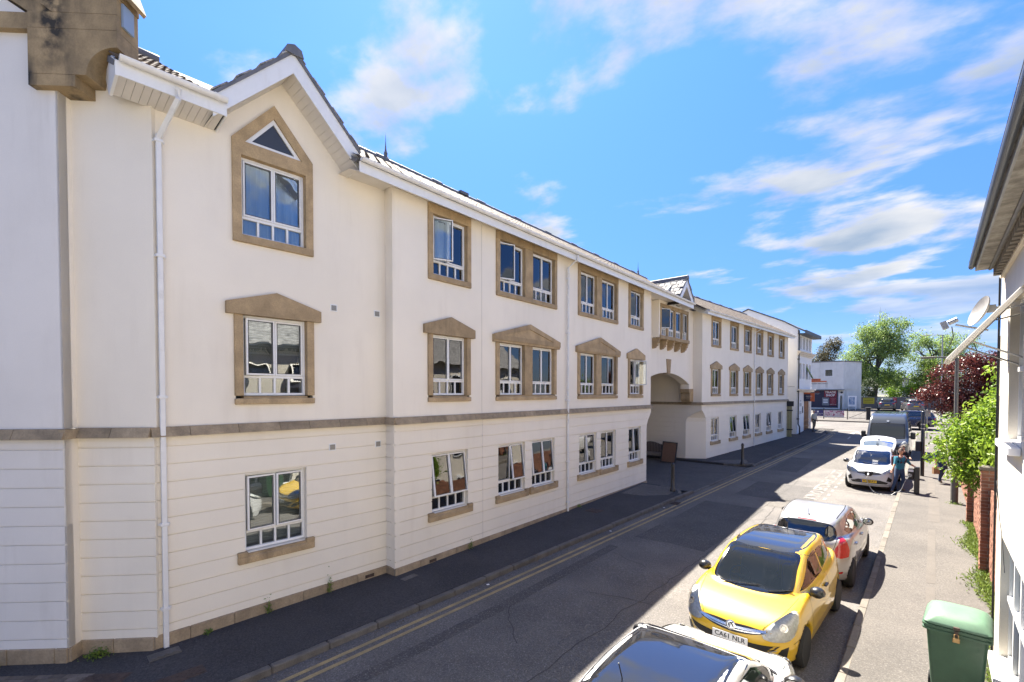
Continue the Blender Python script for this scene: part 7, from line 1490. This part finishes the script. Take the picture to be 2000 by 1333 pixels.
tree('birch_tree', 'tall pale green birch with hanging twigs behind the grey boundary wall', (-6.2, 90, ZB - .3), (-5.9, 90, ZB + 9.5),
     [(-6.0, 90, 11.8, 3.0, 2.6, 2.6), (-8.3, 90, 9.3, 1.9, 2, 2.6), (-3.9, 90, 10.4, 1.9, 2, 3.0), (-7.3, 90, 13.6, 1.5, 1.6, 1.5), (-5.0, 90, 14.6, 1.6, 1.6, 1.5), (-3.1, 90, 14.2, .9, 1, 1.6), (-9.3, 90, 6.5, 1.3, 1.5, 2.0), (-6.8, 90, 6.6, 2.4, 2, 1.6), (-4.2, 90, 6.6, 1.6, 1.6, 1.8)], lf_birch, m_bark, 400, 66, .42, .26, 20, .30, 2, droop=1.2, shell=.4)
tree('lime_tree', 'broad green tree with bare upper twigs to the right of the birch', (.6, 92, ZB - .3), (.6, 92, ZB + 8),
     [(.2, 92, 10.3, 3.4, 2.6, 2.4), (2.6, 92, 11.0, 2.6, 2.2, 2.0), (-1.2, 92, 12.2, 1.7, 1.5, 1.3), (3.6, 92, 8.4, 2.4, 2, 2), (-.6, 91, 7.0, 2.4, 1.5, 2.4)], lf_birch, m_bark, 210, 56, .42, .26, 22, .28, 3, shell=.5)
tree('olive_tree', 'dark olive brown tree behind the flat roofed trade shop', (-13.6, 97, ZB), (-13.4, 97, 9), [(-13.3, 97, 11.2, 2.1, 2, 2.2), (-12.2, 97, 12.6, 1.2, 1.2, 1.3), (-14.2, 97, 9.6, 1.7, 1.5, 1.6)], lf_brown, m_bark2, 110, 50, .36, .26, 12, .2, 4, shell=.35)
tree('ivy_tree', 'dense green ivy clad tree standing between the birch and the copper leaves', (.3, 86.5, ZB - .3), (.3, 86.5, 8), [(.2, 86.5, 7.4, 1.5, 1.4, 2.2), (-.6, 86.5, 5.3, 2.0, 1.4, 1.7), (1.8, 86.5, 5.6, 1.7, 1.4, 2.4)], lf_mid, m_bark2, 170, 60, .3, .24, 8, .2, 6, shell=.6)
def bush(label, blobs, lm, seed, ncl=60, size=.2, rcl=.25, name='bush'):
    c = blobs[0]; return tree(name, label, (c[0], c[1], gz(c[1])), (c[0], c[1], c[2]), blobs, lm, m_bark2, ncl, 50, rcl, size, 5, .06, seed, None, .2, 'bush', .6)
bush('dark green bush against the side of the trade shop', [(-6.6, 85.6, 5.0, 1.0, 1.0, 1.6), (-6.9, 85.4, 3.9, .9, .8, 1.2)], lf_dark, 21)
bush('yellow green bush topping the grey boundary wall', [(-3.2, 86, 4.4, 1.6, 1.0, .9), (-1.6, 86, 4.9, 1.2, 1.0, 1.1)], lf_bright, 22)
bush('dark laurel bush behind the grey boundary wall', [(-1.2, 86.2, 4.0, 1.6, 1.0, 1.1), (1.5, 86.2, 4.2, 1.8, 1.0, 1.4)], lf_dark, 23)
bush('low green hedge on the bank across the junction', [(3.2, 64.0, 2.2, 2.6, .8, .8), (6.5, 64.5, 2.4, 2.5, .9, .9)], lf_mid, 24, 90)
for k, (x, y, w, h, lab) in enumerate([(-16, 118, 14, 5, 'pale house roof glimpsed through the trees'), (6, 120, 20, 4.5, 'flat roofed pale building glimpsed beyond the copper leaves')]):
    t = thing('distant_building', lab, 'building', (x, y, gz(y))); s = MB(); s.box(x - w / 2, x + w / 2, y, y + 8, gz(y) - .5, gz(y) + h); s.obj('wall', m_ts, t); s = MB(); s.prism([(x - w / 2 - .3, gz(y) + h), (x + w / 2 + .3, gz(y) + h), (x + w / 2, gz(y) + h + .4 + 2 * (k == 0)), (x - w / 2, gz(y) + h + .4 + 2 * (k == 0))], y - .4, y + 8.4); s.obj('roof', m_slate, t)
bm_far = []
rngf = np.random.default_rng(77)
for k in range(16): bm_far.append((rngf.uniform(-40, 70), rngf.uniform(125, 150), rngf.uniform(4, 7), rngf.uniform(4, 7), 3, rngf.uniform(3, 5.5)))
C, _ = clumps(rngf, bm_far, 420, 46, .8, .6); o = link(bpy.data.objects.new('far_trees', leaves_mesh('far_trees', C, .7, lf_mid, .2, .6, rngf))); tag(o, 'belt of distant green trees beyond the car park', 'trees', kind='stuff')
# weeds
def weed(label, x, y, z, n, r, h, seed, lm=None, group=None, size=.05, name='weed'):
    rng = np.random.default_rng(seed); t = thing(name, label, 'weed', (x, y, z), 0, group); C = np.stack([rng.normal(0, r, n), rng.normal(0, r, n), np.abs(rng.normal(0, h, n))], 1) * [1, 1, 1]; C[:, :2] *= (1 - .5 * np.clip(C[:, 2:3] / (h * 2.5), 0, 1))
    link(bpy.data.objects.new('leaves', leaves_mesh('leaves', C + [x, y, z], size, lm or lf_mid, -.3, .4, rng)), t)
    s = MB(); 
    for k in range(5): s.tube([(x, y, z), (x + rng.normal(0, r * .5), y + rng.normal(0, r * .5), z + h * rng.uniform(1, 2))], [.004, .001], 4)
    s.obj('stem', lf_mid, t)
def on(fr, u, off=-.07): p = fr.w(u, off); return p.x, p.y, gz(p.y) + PH
weed('leafy weed at the corner of the near building beside the block paving', *on(FA1, .35, -.12), 260, .11, .05, 1)
weed('weed clump at the foot of the far left wall', *on(FA0, -.1, -.08), 200, .10, .05, 2)
weed('thin weed growing in the plinth below the ground floor window', *on(FB1, 1.75), 60, .03, .14, 3)
weed('tall thin weed growing up the plinth right of the ground floor window', *on(FB1, 2.95), 70, .03, .18, 4)
weed('small weed at the plinth next to the nearest downpipe', *on(FB1, .75), 60, .04, .03, 5)
weed('wispy weed on the plinth below the open bottom windows', *on(FB2, 2.4), 70, .04, .10, 6)
weed('weed beside the middle downpipe shoe', *on(FB2, 7.9), 70, .05, .05, 7)
weed('weeds round the base of the grey street lamp', .74, 22.98, gz(23) + PH, 160, .12, .03, 8)
gr = np.random.default_rng(9); n = 5200; yy = gr.uniform(10.9, 20.0, n); xx = 1.03 - np.abs(gr.normal(0, .11, n)) * (1 + .6 * np.sin(yy * 1.9)); zz = np.array([gz(v) for v in yy]) + PH + np.abs(gr.normal(0, .03, n))
tag(link(bpy.data.objects.new('verge_grass', leaves_mesh('verge_grass', np.stack([xx, yy, zz], 1), .09, lf_grass, -.6, .25, gr))), 'bright weedy grass growing along the foot of the brick wall', 'grass', kind='stuff')
n = 1500; yy = gr.uniform(7.2, 10.8, n); xx = .78 - np.abs(gr.normal(0, .06, n)); zz = np.array([gz(v) for v in yy]) + PH
tag(link(bpy.data.objects.new('verge_grass', leaves_mesh('verge_grass', np.stack([xx, yy, zz], 1), .07, lf_grass, -.6, .25, gr))), 'weedy grass strip along the foot of the cream house behind the bin', 'grass', kind='stuff')
# ------------------------------------------------------------------ people
m_skin = mat('skin', (.48, .27, .18), .6); m_hair = mat('brown_hair', (.07, .04, .025), .7); m_teal = mat('teal_shirt', (.03, .19, .27), .85, .2, 30); m_jeans = mat('blue_jeans', (.025, .05, .105), .9, .3, 30, col2=(.05, .08, .15)); m_shoe = mat('tan_shoe', (.22, .15, .09), .8)
m_pack = mat('maroon_backpack', (.06, .01, .018), .8); m_dtop = mat('dark_top', (.02, .02, .025), .9); m_ltop = mat('pale_jacket', (.45, .44, .38), .9); m_bluetop = mat('navy_dress', (.02, .035, .10), .9)
CR = Vector((.7486, .663, 0)); CFW = Vector((.663, -.7486, 0))     # across and towards the viewer
def person(label, base, J, mats, hair=m_hair, look=(-.6, .6), hat=None):
    """J: joint -> (across, towards viewer, height); mats: shirt, sleeve, legs, shoe"""
    t = thing('person', label, 'person', base); B = Vector(base); P = {k: B + CR * v[0] + CFW * v[1] + Vector((0, 0, v[2])) for k, v in J.items()}
    names = ['pelvis', 'belly', 'chest', 'neck', 'head0']; edges = [('pelvis', 'belly'), ('belly', 'chest'), ('chest', 'neck'), ('neck', 'head0')]
    for sd_ in 'LR':
        edges += [('chest', 'sh' + sd_), ('sh' + sd_, 'el' + sd_), ('el' + sd_, 'wr' + sd_), ('wr' + sd_, 'pa' + sd_), ('pelvis', 'hp' + sd_), ('hp' + sd_, 'kn' + sd_), ('kn' + sd_, 'an' + sd_), ('an' + sd_, 'to' + sd_)]
        w, e = P['wr' + sd_], P['el' + sd_]; d = (w - e).normalized(); P['pa' + sd_] = w + d * .07
        side = d.cross(Vector((0, 0, 1))); side = side.normalized() if side.length > .1 else CR
        for i in range(5):
            k = f'f{i}{sd_}'; o = side * (-.03 + .02 * i) if i < 4 else side * .045; l = (.075, .085, .08, .065, .05)[i]; P[k + 'a'] = P['pa' + sd_] + o * (1 if i < 4 else .5) + d * (.02 if i < 4 else -.03); P[k + 'b'] = P[k + 'a'] + d * l * .8 + Vector((0, 0, -.02)) + (side * .03 if i == 4 else Vector())
            edges += [('pa' + sd_, k + 'a'), (k + 'a', k + 'b')]
    R = dict(pelvis=.15, belly=.14, chest=.165, neck=.06, head0=.055, sh=.075, el=.05, wr=.034, pa=.03, hp=.105, kn=.068, an=.05, to=.045)
    keys = list(P); bm = bmesh.new(); V = {k: bm.verts.new(P[k] - B) for k in keys if any(k in e for e in edges)}
    for a, b in edges: bm.edges.new((V[a], V[b]))
    bm.verts.index_update(); order = [k for k in keys if k in V]; me = bpy.data.meshes.new('body_cage'); bm.to_mesh(me); bm.free()
    o = bpy.data.objects.new('body_cage', me); COL.objects.link(o); o.modifiers.new('skin', 'SKIN'); sb = o.modifiers.new('sub', 'SUBSURF'); sb.levels = 1; sb.render_levels = 1
    sv = me.skin_vertices[0].data if me.skin_vertices else None
    if sv is None:
        bm = bmesh.new(); bm.from_mesh(me); lay = bm.verts.layers.skin.verify(); bm.to_mesh(me); bm.free(); sv = me.skin_vertices[0].data
    for i, k in enumerate(order):
        r = .011 if k[0] == 'f' else R.get(k, R.get(k[:2], .05)); sv[i].radius = (r, r); sv[i].use_root = k == 'pelvis'
    bpy.context.view_layer.update(); dg = bpy.context.evaluated_depsgraph_get(); m2 = bpy.data.meshes.new_from_object(o.evaluated_get(dg)); bpy.data.objects.remove(o)
    segs = [(P[a] - B, P[b] - B, a, b) for a, b in edges]; m2.materials.clear(); MS = [m_skin] + list(mats)
    for m in MS: m2.materials.append(m)
    for p in m2.polygons:
        c = p.center; best, bd = None, 9
        for a, b, na, nb in segs:
            e = b - a; tt = max(0, min(1, (c - a).dot(e) / (e.length_squared + 1e-9))); d = (c - a - e * tt).length - R.get(na, R.get(na[:2], .02)) * .8
            if d < bd: bd, best = d, (na, nb, tt)
        na, nb, tt = best; p.material_index = 0
        if na in ('belly', 'pelvis') and nb in ('belly', 'chest'): p.material_index = 1
        elif na == 'chest' and nb[:2] == 'sh' or na == 'chest' and tt < .6: p.material_index = 1
        elif na[:2] == 'sh': p.material_index = 2
        elif na == 'pelvis' or na[:2] in ('hp', 'kn'): p.material_index = 3
        elif na[:2] == 'an': p.material_index = 4
        p.use_smooth = True
    link(bpy.data.objects.new('body', m2), t, Matrix.Translation(B))
    H = P['head0'] + Vector((0, 0, .10)); lk = (CR * look[0] + CFW * look[1] + Vector((0, 0, -.15))).normalized(); Mh = Matrix.Translation(H) @ lk.to_track_quat('Y', 'Z').to_matrix().to_4x4()
    bm = bmesh.new(); bmesh.ops.create_icosphere(bm, subdivisions=3, radius=1)
    for v in bm.verts:
        x, y, z = v.co; f = max(0, y); v.co = Vector((x * .078 * (1 - .22 * max(0, -z)), y * .10 + (.022 * math.exp(-((x / .16) ** 2 + ((z + .12) / .22) ** 2)) if y > .5 else 0) - .012 * max(0, -z - .3) * (y < 0), z * .125)); 
    me = bpy.data.meshes.new('head'); bm.to_mesh(me); bm.free(); me.materials.append(m_skin); me.shade_smooth(); link(bpy.data.objects.new('head', me), t, Mh)
    s = MB()
    for sx in (-1, 1): s = MB(); s.lathe([(0, -.012), (.012, 0), (0, .012)], 8, Mh @ Matrix.Translation((sx * .03, .088, .015))); s.obj('eye', m_dtop, t)
    s = MB(); s.box(-.022, .022, .086, .094, -.062, -.054, Mh); s.obj('mouth', mat('lips', (.30, .11, .09), .6) if 'lips' not in bpy.data.materials else bpy.data.materials['lips'], t)
    for sx in (-1, 1): s = MB(); s.lathe([(0, -.012), (.022, 0), (0, .012)], 8, Mh @ Matrix.Translation((sx * .078, 0, -.01)) @ Matrix.Rotation(rad(90), 4, 'Y')); s.obj('ear', m_skin, t)
    bm = bmesh.new(); bmesh.ops.create_icosphere(bm, subdivisions=3, radius=1)
    for v in bm.verts:
        x, y, z = v.co; v.co = Vector((x * .088, y * .108 - .012, max(z, -.25 if y < -.1 else .18 + .3 * max(0, y)) * .135 + .012 + .004 * math.sin(x * 30 + y * 23)))
    me = bpy.data.meshes.new('hair'); bm.to_mesh(me); bm.free(); me.materials.append(hat or hair); me.shade_smooth(); link(bpy.data.objects.new('hat' if hat else 'hair', me), t, Mh)
    return t, P
JM = dict(pelvis=(.08, 0, .92), belly=(.09, 0, 1.10), chest=(.10, .02, 1.34), neck=(.10, .04, 1.50), head0=(.07, .07, 1.57), shL=(-.10, .06, 1.42), elL=(-.21, .12, 1.20), wrL=(-.37, .2, .98), shR=(.32, .0, 1.39), elR=(.50, -.02, 1.17), wrR=(.68, -.04, 1.08), hpL=(-.02, 0, .86), hpR=(.18, 0, .86), knL=(-.15, .08, .48), anL=(-.22, 0, .08), toL=(-.28, .14, .045), knR=(.19, .06, .52), anR=(.19, -.02, .16), toR=(.20, .14, .13))
t, P = person('man in a teal shirt and jeans with a backpack, one hand on the charging post', (-.92, 24.55, gz(24.5) + .01), JM, (m_teal, m_teal, m_jeans, m_shoe), look=(-.8, .6))
PKT = thing('backpack', 'maroon backpack worn by the man in the teal shirt', 'backpack', P['chest'])
s = MB(); T = Matrix.Translation(P['chest'] - CFW * .2 + Vector((0, 0, -.06))) @ Matrix.Rotation(rad(41.5), 4, 'Z'); s.box(-.15, .15, -.02, .14, -.25, .2, T, .05); s.obj('bag', m_pack, PKT)
for q in (-1, 1):
    c = P['shL'] if q < 0 else P['shR']; c = c.lerp(P['neck'], .3); s = MB(); s.tube([tuple(c - CFW * .16 + Vector((0, 0, .02))), tuple(c + Vector((0, 0, .075))), tuple(c + CFW * .13 + Vector((0, 0, -.02))), tuple(P['belly'].lerp(c, .45) + CFW * .15), tuple(P['belly'].lerp(c, .1) - CFW * .06 + CR * q * .14)], .026, 6); s.obj('strap', m_pack, PKT)
JW = dict(pelvis=(0, 0, .90), belly=(0, 0, 1.05), chest=(0, 0, 1.28), neck=(0, 0, 1.44), head0=(0, 0, 1.5), shL=(-.17, 0, 1.35), elL=(-.24, .02, 1.08), wrL=(-.27, .06, .85), shR=(.17, 0, 1.35), elR=(.23, -.03, 1.1), wrR=(.22, .08, .88), hpL=(-.09, 0, .84), hpR=(.09, 0, .84), knL=(-.08, .1, .48), anL=(-.07, .02, .08), toL=(-.07, .15, .04), knR=(.08, .02, .48), anR=(.09, -.18, .1), toR=(.09, -.06, .045))
t, P = person('woman in navy walking behind the street lamp carrying a paper bag', (.42, 27.6, gz(27.6) + PH), JW, (m_bluetop, m_bluetop, m_jeans, m_shoe), look=(.1, 1))
s = MB(); n_ = 16; loft(s, [[(r * math.cos(2 * PI * k / n_), r * math.sin(2 * PI * k / n_), z) for k in range(n_)] for r, z in ((.24, .62), (.20, .78), (.155, .92), (.145, 1.05))], False); s.obj('skirt', m_bluetop, t, Matrix.Translation((.42, 27.6, gz(27.6) + PH)), 60)
pb_ = P['wrL'] + Vector((0, 0, -.28)); PB = thing('paper_bag', 'brown paper carrier bag held by the woman in navy', 'bag', pb_); s = MB(); T = Matrix.Translation(pb_) @ Matrix.Rotation(rad(30), 4, 'Z'); m_kraft = mat('kraft_paper', (.34, .20, .10), .85, .15, 12)
s.box(-.11, .11, -.06, .06, -.17, .12, T); s.obj('bag', m_kraft, PB); s = MB(); s.tube([T @ Vector(p) for p in ((-.05, 0, .12), (-.04, 0, .22), (.04, 0, .22), (.05, 0, .12))], .006, 5); s.obj('handle', m_kraft, PB)
JB = dict(JW, chest=(-.1, .2, 1.18), belly=(-.03, .08, 1.02), neck=(-.16, .3, 1.28), head0=(-.18, .34, 1.32), shL=(-.26, .2, 1.24), elL=(-.34, .3, 1.02), wrL=(-.3, .46, .95), shR=(.06, .26, 1.22), elR=(.1, .4, 1.0), wrR=(.02, .52, .98))
person('person in a dark top bending at the open boot of the white electric car', (-.98, 28.7, gz(28.7) + .01), JB, (m_dtop, m_dtop, m_dtop, m_shoe), look=(-.4, .9))
person('pedestrian in a pale jacket and cap standing by the shop posts at the far corner', (-7.85, 50.4, gz(50.4) + PH), {k: (v[0] * 1.05, v[1], v[2] * 1.10) for k, v in JW.items()}, (m_ltop, m_ltop, m_dtop, m_dtop), look=(.9, .3), hat=m_ltop)
